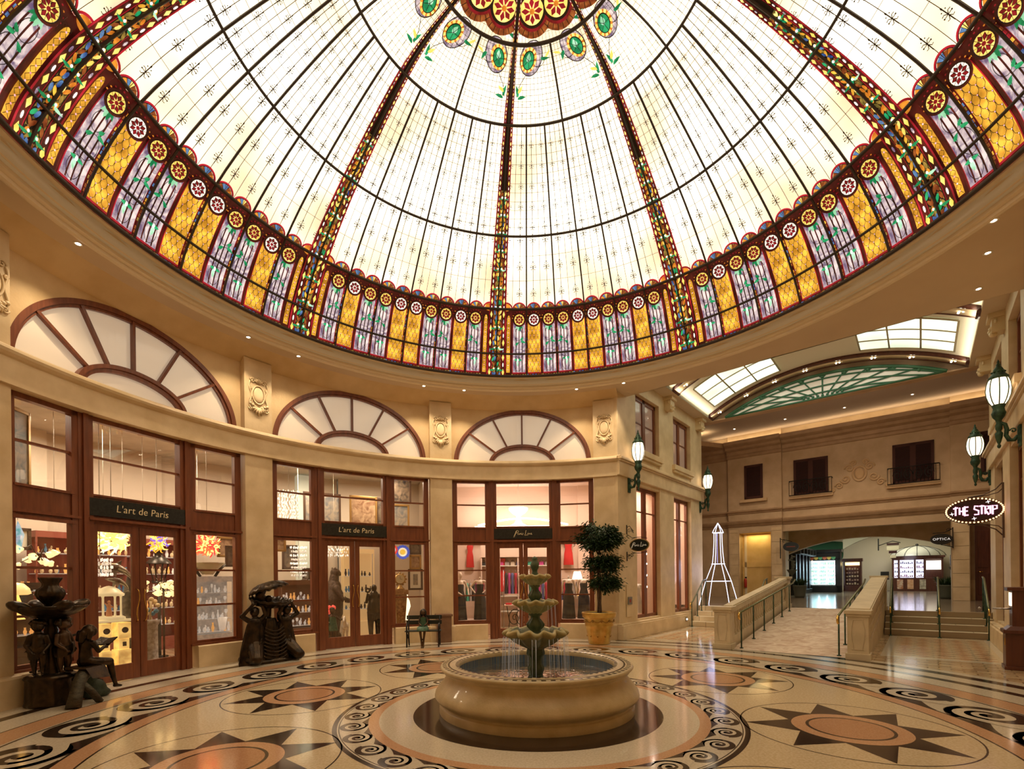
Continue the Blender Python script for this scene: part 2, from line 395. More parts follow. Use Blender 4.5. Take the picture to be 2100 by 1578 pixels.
for a in PIL:
    a0, a1 = a - 2.7, a + 2.7
    if a > 0: a0, a1 = a - 2.7, 20.6
    pr = [(6.98, 0), (6.71, 0), (6.71, 0.37), (6.73, 0.40), (6.80, 0.41)]
    arc_lathe(bb, pr, a0, a1)
    for d in (a0, a1): bb.add([P(d, r, z) for r, z in pr + [(6.98, 0.41)]], [(0, 1, 2, 3, 4, 5)])
for a, n in BAYS:
    for s_ in (-1, 1):
        a0, a1 = sorted((a + s_ * 8.0, a + s_ * 15.5)); pr = [(7.06, 0), (6.83, 0), (6.83, 0.39), (6.85, 0.41), (7.06, 0.41)]
        arc_lathe(bb, pr, a0, a1)
        for d in (a0, a1): bb.add([P(d, r, z) for r, z in pr], [(0, 1, 2, 3, 4)])
struct(bb.build('baseboard_left', stone2))
# ================================================================== SOFFIT + DOME CORNICE
sf = MB(); ZS = 6.33; W0, W1 = -2.2, 5.05
arc_lathe(sf, [(6.06, ZS), (7.02, ZS)], -180, 180, step=3)
def azr(v): return deg(atan2(v.x, v.y)), hypot(v.x, v.y)
uw = [(6.37, W0), (6.93, W0), (6.93, W1), (4.85, W1)]
poly = [H(u, w_, ZS + 0.0005) for u, w_ in uw]
arcp = [P(a, 6.98, ZS + 0.0005) for a in [86 - 5 * i for i in range(14)]]
sf.add(poly + arcp, [tuple(range(len(poly) + len(arcp)))])
sf.add([H(6.93, W0, ZS), H(6.93, W1, ZS), H(6.93, W1, 7.02), H(6.93, W0, 7.02)], [(0, 1, 2, 3)])
struct(sf.build('ceiling', plaster))
co = MB()
cp = [(6.17, ZS + 0.01), (6.165, ZS - 0.05), (6.12, ZS - 0.07), (6.08, ZS - 0.06), (6.065, ZS - 0.02), (6.00, ZS - 0.015), (5.995, ZS + 0.035), (5.95, ZS + 0.04), (5.92, ZS + 0.02), (5.885, ZS + 0.04), (5.88, ZS + 0.085), (5.82, ZS + 0.09), (5.815, ZS + 0.13), (5.74, ZS + 0.13), (5.72, ZS + 0.16), (5.72, ZS + 0.30)]
co.lathe(cp, 144, smooth=False)
struct(co.build('trim_3', mould))

# ================================================================== cartouches on the pilasters
def cartouche(a):
    t = thing('cartouche', '', 'wall ornament', RM(a, 6.80, 5.42))
    b = MB()
    b.ball((0, -0.01, 0.02), (0.105, 0.035, 0.16), seg=20, ring=10)
    b.build('medallion', stone2, t)
    b = MB(); b.tube([(0.125 * cos(q), -0.015, 0.02 + 0.185 * sin(q)) for q in [2 * pi * i / 28 for i in range(28)]], 0.017, 6, closed=True)
    for s_ in (-1, 1):
        pts = []
        for i in range(26):
            f_ = i / 25; pts.append((s_ * (0.165 + 0.022 * sin(f_ * pi * 3)), -0.012, 0.28 - 0.56 * f_))
        b.tube(pts, 0.015, 6)
        for (cx, cz, R, d) in ((0.115, 0.30, 0.055, 1), (0.15, -0.27, 0.05, -1), (0.165, 0.15, 0.03, 1)):
            b.tube([(s_ * (cx + R * (1 - i / 22) * cos(i * 0.45)), -0.014, cz + d * R * (1 - i / 22) * sin(i * 0.45)) for i in range(20)], 0.012, 6)
    b.build('scrollwork', stone2, t)
    b = MB()
    for i in range(7):
        q = rad(-60 + 20 * i); b.tube([(0.02 * sin(q), -0.01, 0.26), (0.075 * sin(q), -0.03, 0.26 + 0.075 * cos(q)), (0.10 * sin(q), -0.012, 0.26 + 0.12 * cos(q))], [0.012, 0.02, 0.008], 6)
    b.build('shell_crest', stone2, t)
    b = MB()
    for i in range(7):
        q = rad(-66 + 22 * i); R = 0.17 - 0.05 * abs(sin(q)) 
        b.tube([(0.03 * sin(q), -0.01, -0.24), (0.12 * sin(q), -0.035, -0.24 - R * 0.6 * cos(q)), (0.16 * sin(q), -0.01, -0.24 - R * cos(q))], [0.02, 0.026, 0.008], 6)
    for s_ in (-1, 1):
        for j in range(3): b.ball((s_ * (0.07 + 0.05 * j), -0.02, -0.23 + 0.025 * j), (0.035, 0.025, 0.028), seg=8, ring=6)
    b.build('leaf_drop', stone2, t)
    return t
for a, lb in ((-89.3, 'carved stone cartouche cut off by the left edge of the picture'), (-53.8, 'carved stone cartouche on the pilaster between the two art shop arches'),
              (-17.8, 'carved stone cartouche on the pilaster left of the dress shop arch'), (18.2, 'carved stone cartouche on the corner pilaster above the potted tree')):
    cartouche(a)['label'] = lb

# ================================================================== lunette windows
frost = mat('frosted_lunette_glass', (0.66, 0.55, 0.42), 0.16, base2=(0.70, 0.60, 0.47), scale=0.6, coat=0.5, emit=(1.0, 0.82, 0.6), es=0.26)  # weak emission put into the glass imitates dome light reflected in it
def lunette(a, n):
    t = struct(thing('window_%d' % n, None, None)); 
    def E(ka, kb, q, r): # elliptical point
        return P(a + LA * ka * cos(q), r, LZ + LB * kb * sin(q))
    m = MB(); N_ = 48
    def arch(k0, k1, r0, r1, m, b0=None, b1=None):
        vs = []
        for i in range(N_ + 1):
            q = pi * i / N_
            for (k, r) in ((k0, r0), (k1, r0), (k1, r1), (k0, r1)): vs.append(E(k[0], k[1], q, r))
        fs = []
        for i in range(N_):
            for j in range(4): fs.append((4 * i + j, 4 * i + (j + 1) % 4, 4 * i + 4 + (j + 1) % 4, 4 * i + 4 + j))
        m.add(vs, fs)
    arch((1.0, 1.0), (0.955, 0.945), 6.955, 7.06, m); arch((0.955, 0.945), (0.93, 0.915), 6.985, 7.06, m)
    m.build('outer_arch', wood, t)
    m = MB(); arch((0.49, 0.36), (0.455, 0.315), 6.945, 7.06, m); arch((0.455, 0.315), (0.42, 0.27), 6.97, 7.06, m)
    m.build('inner_arch', wood, t)
    for q in (36, 63, 90, 117, 144):
        m = MB(); q = rad(q); r0 = E(0.48, 0.35, q, 7.0); r1 = E(0.95, 0.94, q, 7.0)
        d = (r1 - r0).normalized(); tn = Vector((cos(rad(a)), -sin(rad(a)), 0)); s_ = d.cross(P(a, 1)).normalized() * 0.022; o_ = P(a, 0.035)
        vs = [r0 - s_ - o_, r0 + s_ - o_, r0 + s_ + o_, r0 - s_ + o_, r1 - s_ - o_, r1 + s_ - o_, r1 + s_ + o_, r1 - s_ + o_]
        m.add(vs, [(0, 3, 2, 1), (4, 5, 6, 7), (0, 1, 5, 4), (1, 2, 6, 5), (2, 3, 7, 6), (3, 0, 4, 7)])
        m.build('spoke', wood, t)
    m = MB(); vs = [P(a, 7.04, LZ)] + [E(0.97, 0.97, pi * i / N_, 7.04) for i in range(N_ + 1)]
    vs = []
    for i in range(N_ + 1):
        p_ = E(0.97, 0.97, pi * i / N_, 7.045); da = LA * 0.97 * cos(pi * i / N_); vs += [P(a + da, 7.045, LZ - 0.05), p_]
    m.add(vs, [(2 * i, 2 * i + 2, 2 * i + 3, 2 * i + 1) for i in range(N_)]); m.build('glass', frost, t)
for a, n in BAYS: lunette(a, n)

# ================================================================== shopfronts
def shopfront(a, n):
    R0 = 6.95; hc = 7.3; x0 = R0 * sin(rad(hc)); y0 = R0 * cos(rad(hc)); x1 = R0 * sin(rad(15.25)); y1 = R0 * cos(rad(15.25))
    t = struct(thing('window_%d' % (n + 3), None, None, RM(a, 0)))
    b = MB()
    for s_ in (-1, 1):
        b.box(*sorted((s_ * 0.70, s_ * 0.90)), y0 - 0.03, y0 + 0.10, 0.0, 4.20); b.box(*sorted((s_ * 0.775, s_ * 0.845)), y0 - 0.06, y0 + 0.0, 0.0, 4.20)
    b.build('posts', wood, t)
    b = MB(); b.box(-0.70, 0.70, y0 - 0.005, y0 + 0.08, 4.12, 4.20); b.box(-0.70, 0.70, y0, y0 + 0.08, 2.60, 2.985)
    b.box(-0.70, 0.70, y0 - 0.02, y0 + 0.08, 2.955, 2.985)
    b.box(-0.78, 0.78, y0 - 0.075, y0 + 0.02, 2.575, 2.615); b.box(-0.70, 0.70, y0 + 0.01, y0 + 0.05, 3.548, 3.582)
    b.box(-0.735, 0.735, y0 + 0.005, y0 + 0.08, 2.535, 2.60)
    b.box(-0.66, -0.62, y0 - 0.0, y0 + 0.01, 4.14, 4.18)
    b.build('transom_frame', wood, t)
    b = MB(); b.box(-0.70, 0.70, y0 + 0.028, y0 + 0.034, 2.98, 4.13); b.build('transom_pane', pane, t)
    for s_ in (-1, 1):
        L_ = hypot(x1 - x0, y1 - y0)
        M = Mat(Vector((s_ * (x1 - x0), y1 - y0, 0)) * s_, Vector(((y0 - y1) * s_, x1 - x0, 0)), Vector((s_ * x0, y0, 0)))
        q0, q1 = (0.10, L_) ; f_ = (lambda p, q: tuple(sorted((s_ * p, s_ * q))))
        b = MB()
        b.box(*f_(0.0, 0.115), -0.02, 0.08, 0.41, 4.20, M=M); b.box(*f_(0.86, L_ + 0.02), -0.02, 0.08, 0.41, 4.20, M=M)
        b.box(*f_(0.0, L_), -0.02, 0.08, 4.12, 4.20, M=M); b.box(*f_(0.0, L_), 0.0, 0.08, 2.54, 2.96, M=M); b.box(*f_(0.0, L_ + 0.03), -0.05, 0.02, 2.575, 2.615, M=M)
        b.box(*f_(0.08, 0.88), -0.03, 0.02, 2.93, 2.965, M=M); b.box(*f_(0.06, 0.90), -0.03, 0.02, 2.49, 2.54, M=M)
        b.box(*f_(0.0, L_), 0.0, 0.08, 0.40, 0.50, M=M); b.box(*f_(0.0, L_ + 0.01), -0.06, 0.03, 0.41, 0.445, M=M)
        for z in (3.55, 1.825, 1.16): b.box(*f_(0.10, 0.87), 0.01, 0.055, z - 0.018, z + 0.018, M=M)
        b.build('side_frame', wood, t)
        b = MB(); b.box(*f_(0.10, 0.87), 0.03, 0.036, 0.48, 2.52, M=M); b.box(*f_(0.10, 0.87), 0.03, 0.036, 2.95, 4.13, M=M); b.build('side_panes', pane, t)
    # door leaves
    for s_, k in ((-1, 0), (1, 1)):
        d = struct(thing('door_%d' % (2 * n - 1 + k), None, None, RM(a, 0) @ Matrix.Translation((0, y0, 0))))
        f_ = (lambda p, q: tuple(sorted((s_ * p, s_ * q)))); b = MB()
        b.box(*f_(0.006, 0.115), 0.01, 0.06, 0.01, 2.535); b.box(*f_(0.625, 0.735), 0.01, 0.06, 0.01, 2.535)
        b.box(*f_(0.115, 0.625), 0.01, 0.06, 2.41, 2.535); b.box(*f_(0.115, 0.625), 0.01, 0.06, 0.01, 0.27)
        b.build('leaf', wood, d, bevel=0.004)
        b = MB(); b.box(*f_(0.115, 0.625), 0.03, 0.036, 0.27, 2.41); b.build('pane', pane, d)
        b = MB(); b.tube([(s_ * (0.06 + 0.022 * sin((z - 0.95) / 0.55 * 2 * pi)), -0.045 * (1 if 0.96 < z < 1.49 else 0.0) + 0.005, z) for z in [0.95 + 0.55 * i / 20 for i in range(21)]], 0.009, 8)
        b.build('handle', brass, d)
        for z in (0.35, 1.35, 2.25):
            b = MB(); b.tube([(s_ * 0.738, 0.0, z), (s_ * 0.738, 0.0, z + 0.11)], 0.007, 6); b.build('hinge', mat('hinge_steel', (0.5, 0.4, 0.3), 0.4, metal=0.8), d)
    return t
for a, n in BAYS: shopfront(a, n)
signink = mat('sign_gold', (0.62, 0.47, 0.24), 0.5, emit=(0.8, 0.6, 0.3), es=0.12)
signblk = mat('sign_black', (0.008, 0.009, 0.008), 0.3, base2=(0.018, 0.02, 0.016), scale=30)
def paris_script(b, k=1.0, r=0.0055):
    for p_ in [[(-.25, -.07), (-.215, -.01), (-.185, .06), (-.17, .075), (-.185, .03), (-.21, -.03), (-.235, -.085), (-.26, -.09)], [(-.20, .05), (-.16, .085), (-.125, .075), (-.125, .045), (-.155, .02), (-.185, .015)],
        [(-.115, .005), (-.14, .0), (-.145, -.025), (-.12, -.03), (-.108, .005), (-.105, -.028), (-.085, -.01)], [(-.085, .005), (-.078, -.028), (-.075, .0), (-.05, .008)], [(-.045, .005), (-.045, -.028), (-.03, -.02)], [(-.035, .03), (-.033, .033)], [(0.005, .01), (-.02, .0), (.0, -.012), (-.015, -.03), (-.035, -.028)],
        [(.09, .075), (.075, .085), (.07, .05), (.06, -.01), (.035, -.04), (.05, -.05), (.09, -.035), (.13, -.045)], [(.125, .01), (.12, -.025), (.135, -.02)], [(.135, .035), (.137, .038)], [(.155, .01), (.15, -.028), (.16, .0), (.18, .008), (.178, -.025), (.19, -.02)], [(.205, -.01), (.23, .0), (.22, .015), (.205, .0), (.21, -.025), (.24, -.022)]]:
        b.tube([(x * k, 0, z * k) for x, z in p_], r, 5)
for a, n in BAYS:
    lb = {1: 'long black fascia sign reading L\'art de Paris, nearest the left edge', 2: 'black fascia sign reading L\'art de Paris behind the shell statue', 3: 'black fascia sign with handwritten Paris Line above the dress shop doors'}[n]
    t = thing('shop_sign', lb, 'shop sign', RM(a, 6.95 * cos(rad(7.3)) - 0.03, 2.785))
    b = MB(); b.box(-0.79, 0.79, -0.02, 0.03, -0.135, 0.135); b.build('board', signblk, t)
    if n < 3: text_part("L'art de Paris", 0.165, signink, 'lettering', t, Matrix.Translation((0.03, -0.022, 0.0)), shear=0.12, offset=-0.001, xs=0.92, spacing=1.05)
    else:
        # hand-drawn script "Paris Line"
        b = MB(); paris_script(b)
        b.build('lettering', signink, t, Matrix.Translation((0.0, -0.023, 0.0)))
# ================================================================== STAINED GLASS DOME
PROF = [(5.80, 6.33), (5.717, 6.465), (5.515, 6.935), (4.959, 7.70), (3.874, 8.59), (2.394, 9.476), (1.347, 9.744), (0.0, 9.86), (-1.347, 9.744)]
SS = [0.0]
_tab = []
def _cr(p0, p1, p2, p3, t):
    return tuple(0.5 * ((2 * b) + (-a + c) * t + (2 * a - 5 * b + 4 * c - d) * t * t + (-a + 3 * b - 3 * c + d) * t ** 3) for a, b, c, d in zip(p0, p1, p2, p3))
_knots = {}
_s = 0.0; _last = PROF[1]
for i in range(1, 7):
    _knots[i] = _s
    for j in range(24):
        q = _cr(PROF[i - 1], PROF[i], PROF[i + 1], PROF[i + 2], j / 24)
        _s += hypot(q[0] - _last[0], q[1] - _last[1]); _last = q; _tab.append((_s, q[0], q[1]))
        if j == 0: _knots[i] = _s
_s += hypot(_last[0], 9.86 - _last[1]); _tab.append((_s, 0.0005, 9.86)); _knots[7] = _s
S2, S1, S3, S4, S5, SE = _knots[2], _knots[3], _knots[4], _knots[5], _knots[6], _knots[7]
def prof(s):
    if s <= 0: 
        return (PROF[1][0], PROF[1][1] + s, 0.0, 1.0)
    for i in range(len(_tab) - 1):
        if _tab[i + 1][0] >= s:
            a, b = _tab[i], _tab[i + 1]; t = (s - a[0]) / max(1e-9, b[0] - a[0])
            dr, dz = b[1] - a[1], b[2] - a[2]; l = hypot(dr, dz)
            return (lerp(a[1], b[1], t), lerp(a[2], b[2], t), dr / l, dz / l)
    return (0.0005, 9.86, -1.0, 0.0)
_pc = {}
def D(az, s, ins=0.0, x=0.0):
    k = round(s, 4)
    if k not in _pc: _pc[k] = prof(k)
    r, z, tr, tz = _pc[k]
    a = rad(az) + (x / r if r > 0.05 else 0)
    r2 = r - tz * ins; z2 = z + tr * ins
    return (r2 * sin(a), r2 * cos(a), z2)
def gm(name, a, b, es, ev=None, scale=4, **k):
    return mat(name, a, 0.25, base2=b, scale=scale, emit='base', es=es, evar=ev if ev is not None else es, **k)
g_clear = gm('opal_glass', (1.0, 0.82, 0.54), (1.0, 0.91, 0.72), 0.80, 2.1, 0.42, detail=3, lo=0.36, hi=0.62)
g_lav = gm('lavender_glass', (0.17, 0.12, 0.25), (0.74, 0.66, 0.66), 0.62, 0.95, 5, detail=6, dist=2.0)
g_amb = gm('amber_glass', (0.52, 0.24, 0.018), (0.92, 0.52, 0.06), 0.62, 1.05, 5, detail=4)
g_red = gm('ruby_glass', (0.20, 0.006, 0.010), (0.42, 0.012, 0.03), 0.45, 0.9, 3)
g_dred = gm('deep_red_glass', (0.030, 0.004, 0.003), (0.085, 0.008, 0.006), 0.5, 1.0, 3)
g_grn = gm('leaf_green_glass', (0.0, 0.16, 0.055), (0.02, 0.36, 0.14), 0.8, 1.0, 8)
g_lgrn = gm('pale_green_glass', (0.25, 0.62, 0.38), (0.45, 0.8, 0.6), 0.8, 1.0, 8)
g_org = gm('orange_glass', (0.50, 0.13, 0.012), (0.72, 0.28, 0.03), 0.6, 1.0, 9)
g_blu = gm('cobalt_glass', (0.02, 0.05, 0.25), (0.10, 0.22, 0.42), 0.7, 1.0, 9)
g_oli = gm('olive_glass', (0.10, 0.085, 0.02), (0.30, 0.20, 0.04), 0.7, 1.0, 9)
g_yel = gm('yellow_glass', (0.95, 0.62, 0.10), (1.0, 0.78, 0.25), 0.9, 1.1, 6)
g_wht = gm('white_glass', (0.95, 0.85, 0.75), (1, 0.92, 0.85), 1.0, 1.2, 6)
g_pnk = gm('rose_glass', (0.75, 0.30, 0.42), (0.9, 0.6, 0.65), 0.8, 1.0, 8)
g_brn = gm('russet_glass', (0.16, 0.03, 0.008), (0.30, 0.09, 0.02), 0.6, 1.0, 10)
lead = mat('lead_came', (0.030, 0.017, 0.008), 0.6)
leadt = mat('thin_lead', (0.10, 0.06, 0.025), 0.6)
DM = [g_clear, g_lav, g_amb, g_red, g_dred, g_grn, g_lgrn, g_org, g_blu, g_oli, g_yel, g_wht, g_pnk, g_brn, lead, leadt]
CL, LV, AM, RD, DR, GR, LG, OR, BL, OL, YE, WH, PK, BR, LE, LT = range(16)
class DMB(MB):
    def poly(s, az, pts, ins, mi): 
        s.add([D(az, q[1], ins, q[0]) for q in pts], [tuple(range(len(pts)))], mi); return s
    def patch(s, az, x0, x1, s0, s1, ins, mi, n=1, ns=None):
        ns = ns or max(1, int(abs(s1 - s0) / 0.12) + 1); vs = []
        for j in range(ns + 1):
            for i in range(n + 1): vs.append(D(az, lerp(s0, s1, j / ns), ins, lerp(x0, x1, i / n)))
        s.add(vs, [(j * (n + 1) + i, j * (n + 1) + i + 1, (j + 1) * (n + 1) + i + 1, (j + 1) * (n + 1) + i) for j in range(ns) for i in range(n)], mi); return s
    def apatch(s, a0, a1, s0, s1, ins, mi, na=None, ns=None):
        na = na or max(1, int(abs(a1 - a0) / 2.6) + 1); ns = ns or max(1, int(abs(s1 - s0) / 0.13) + 1)
        vs = [D(lerp(a0, a1, i / na), lerp(s0, s1, j / ns), ins) for j in range(ns + 1) for i in range(na + 1)]
        s.add(vs, [(j * (na + 1) + i, j * (na + 1) + i + 1, (j + 1) * (na + 1) + i + 1, (j + 1) * (na + 1) + i) for j in range(ns) for i in range(na)], mi, None, True); return s
    def line(s, az, pts, w_, ins, mi):
        vs = []; n = len(pts)
        for i in range(n):
            a = pts[max(0, i - 1)]; b = pts[min(n - 1, i + 1)]; dx, dy = b[0] - a[0], b[1] - a[1]; l = hypot(dx, dy) or 1
            nx, ny = -dy / l * w_ / 2, dx / l * w_ / 2
            vs += [D(az, pts[i][1] + ny, ins, pts[i][0] + nx), D(az, pts[i][1] - ny, ins, pts[i][0] - nx)]
        s.add(vs, [(2 * i, 2 * i + 1, 2 * i + 3, 2 * i + 2) for i in range(n - 1)], mi); return s
    def ell(s, az, c, rx, ry, ins, mi, n=16, rot=0.0):
        cr_, sr_ = cos(rot), sin(rot)
        return s.poly(az, [(c[0] + rx * cos(2 * pi * i / n) * cr_ - ry * sin(2 * pi * i / n) * sr_, c[1] + rx * cos(2 * pi * i / n) * sr_ + ry * sin(2 * pi * i / n) * cr_) for i in range(n)], ins, mi)
    def ann(s, az, c, r0, r1, ins, mi, n=20, a0=0.0, a1=2 * pi):
        vs = []
        for i in range(n + 1):
            q = lerp(a0, a1, i / n)
            for r in (r0, r1): vs.append(D(az, c[1] + r * sin(q), ins, c[0] + r * cos(q)))
        s.add(vs, [(2 * i, 2 * i + 1, 2 * i + 3, 2 * i + 2) for i in range(n)], mi); return s
    def leaf(s, az, c, l, w_, ang, ins, mi, bend=0.3):
        pts = []; n = 7
        for sd in (1, -1):
            for i in (range(n) if sd == 1 else range(n - 1, -1, -1)):
                f_ = i / (n - 1); x = l * f_; y = sd * w_ * 0.5 * sin(pi * f_ ** 0.8) + bend * l * f_ * f_
                pts.append((c[0] + x * cos(ang) - y * sin(ang), c[1] + x * sin(ang) + y * cos(ang)))
        return s.poly(az, pts, ins, mi)
dome = thing('stained_glass_dome', 'huge backlit stained glass dome with cream panes and a jewel-coloured flower border', 'glass dome')
RB = -6.2
def rosette_mb(gold_bg, seed):
    m = DMB(); c = (0.0, S1 - 0.225)
    m.ann(0, c, 0.118, 0.150, 0.022, DR); m.ann(0, c, 0.112, 0.124, 0.024, LE)
    m.ell(0, c, 0.115, 0.115, 0.018, YE if gold_bg else WH, 22)
    for k in range(8):
        q = 2 * pi * k / 8; e = (cos(q), sin(q)); n_ = (-e[1], e[0]); k_ = RD
        P0 = lambda r, t: (c[0] + e[0] * r + n_[0] * t, c[1] + e[1] * r + n_[1] * t)
        m.poly(0, [P0(0.022, 0), P0(0.068, 0.026), P0(0.106, 0.0), P0(0.068, -0.026)], 0.022, DR)
        m.poly(0, [P0(0.030, 0), P0(0.068, 0.019), P0(0.098, 0.0), P0(0.068, -0.019)], 0.024, RD)
        q2 = q + pi / 8; m.line(0, [(c[0] + 0.045 * cos(q2), c[1] + 0.045 * sin(q2)), (c[0] + 0.113 * cos(q2), c[1] + 0.113 * sin(q2))], 0.005, 0.024, LE)
    m.ell(0, c, 0.024, 0.024, 0.026, RD, 10)
    return m
def panel_mb(kind, mir=1):
    m = DMB(); R_ = random.Random(11 + (3 if kind == 'lav' else 0))
    ha = 1.875; 
    m.apatch(-ha, ha, 0.0, S1 + 0.02, 0.0, DR, 2, 12)                       # dark red ground
    hw = lambda s: prof(s)[0] * rad(ha)
    # main light
    w0 = 0.81
    def light_shape(k, mi, ins, sb, top):
        vs = []; n = 14
        for j in range(n + 1):
            s_ = lerp(sb, top, j / n); x = hw(s_) * k
            vs += [D(0, s_, ins, -x), D(0, s_, ins, x)]
        m.add(vs, [(2 * i, 2 * i + 1, 2 * i + 3, 2 * i + 2) for i in range(n)], mi)
        m.add([D(0, top + hw(top) * k * sin(q) , ins, hw(top) * k * cos(q)) for q in [pi * i / 10 for i in range(11)]], [tuple(range(11))], mi)
    light_shape(w0 + 0.055, RD, 0.006, 0.08, S1 - 0.23); light_shape(w0, LV if kind == 'lav' else AM, 0.010, 0.105, S1 - 0.23)
    # bottom border of small dark squares
    for i in range(6):
        x = hw(0.03) * (-0.9 + 0.36 * i); m.patch(0, x - 0.02, x + 0.02, 0.015, 0.065, 0.008, R_.choice([OL, BR, OL, BL, BR]), 1, 1)
    if kind == 'lav':
        for u in (-0.42, 0.0, 0.42):
            m.line(0, [(u * hw(s_), s_) for s_ in [lerp(0.11, S1 - 0.38 - 0.06 * abs(u), i / 12) for i in range(13)]], 0.019, 0.014, DR)
        for (cx, cs, rx, ry) in ((-0.02, 0.92, 0.085, 0.13), (0.03, 0.60, 0.10, 0.17), (-0.02, 0.28, 0.09, 0.15)):
            m.line(0, [(mir * (cx + rx * cos(q)), cs + ry * sin(q)) for q in [2 * pi * i / 18 for i in range(19)]], 0.007, 0.016, LE)
        for (x, s_, ang, l, bnd) in ((0.0, S1 - 0.335, -0.35, 0.115, -.5), (0.0, S1 - 0.335, -2.79, 0.115, .5), (0.0, S1 - 0.35, -1.1, 0.12, -.3), (0.0, S1 - 0.35, -2.04, 0.12, .3),
                                (0.05, 0.80, -0.9, 0.11, .5), (0.05, 0.80, 1.4, 0.08, -.4), (-0.09, 0.71, 0.2, 0.09, .4), (-0.03, 0.37, -1.9, 0.13, .35), (-0.03, 0.37, 0.5, 0.09, -.5), (-0.03, 0.37, 2.6, 0.08, .4)):
            m.leaf(0, (mir * x, s_), l, 0.055, ang if mir > 0 else pi - ang, 0.018, R_.choice([GR, GR, LG]), bnd * mir)
        m.ell(0, (0, S1 - 0.35), 0.018, 0.018, 0.020, LG, 8); m.ell(0, (-mir * 0.03, 0.38), 0.02, 0.03, 0.020, WH, 8)
    else:
        rows = 10; dl = (S1 - 0.36 - 0.12) / rows
        for j in range(rows + 1):
            s_ = 0.12 + dl * j; xs = [-0.75, -0.25, 0.25, 0.75] if j % 2 else [-0.5, 0.0, 0.5]
            for u in xs:
                if j < rows:
                    for dv in (-0.25, 0.25):
                        if abs(u + dv) <= 0.8: m.line(0, [(u * hw(s_), s_), ((u + dv * 0.85) * hw(s_), s_ + dl * 0.35), ((u + dv) * hw(s_), s_ + dl)], 0.0055, 0.014, LE)
                m.ell(0, (u * hw(s_), s_), 0.0115, 0.0125, 0.017, LE, 8); m.ell(0, (u * hw(s_), s_), 0.008, 0.009, 0.019, PK, 8)
    # spandrel mosaic around the rosette and scalloped crest above
    c = (0.0, S1 - 0.225)
    for i in range(9):
        q = rad(10 + 20 * i); m.ell(0, (c[0] + 0.160 * cos(q) * 0.97, c[1] + 0.165 * sin(q)), 0.013, 0.010, 0.012, R_.choice([RD, OR, RD, BR]), 6)
    c2 = (0.0, S1 - 0.03); rr = prof(S1)[0] * rad(ha)
    m.ann(0, c2, rr * 0.84, rr * 1.0, 0.010, RD, 16, rad(5), rad(175)); m.ann(0, c2, rr * 0.80, rr * 0.86, 0.012, LE, 16, 0, pi)
    for i in range(7):
        q0, q1 = rad(2 + 25 * i), rad(2 + 25 * (i + 1)); col = R_.choice([OR, BL, YE, OL, OR, BR, AM]) if kind == 'lav' else R_.choice([OR, AM, OL, BL, BR])
        m.poly(0, [(c2[0], c2[1] + 0.02), (rr * 0.8 * cos(q0), c2[1] + rr * 0.8 * sin(q0)), (rr * 0.8 * cos(q1), c2[1] + rr * 0.8 * sin(q1))], 0.008, col)
        m.line(0, [(c2[0], c2[1] + 0.02), (rr * 0.8 * cos(q0), c2[1] + rr * 0.8 * sin(q0))], 0.005, 0.011, LE)
    # colour chips down the two edges
    for sd in (-1, 1):
        for j in range(20):
            s_ = 0.12 + j * 0.058; x = sd * hw(s_) * 0.945
            if (sd == 1) == (mir > 0): m.patch(0, x - 0.008, x + 0.008, s_, s_ + 0.045, 0.012, R_.choice([BR, OR, OL, BL, DR, RD, AM]), 1, 1)
    return m
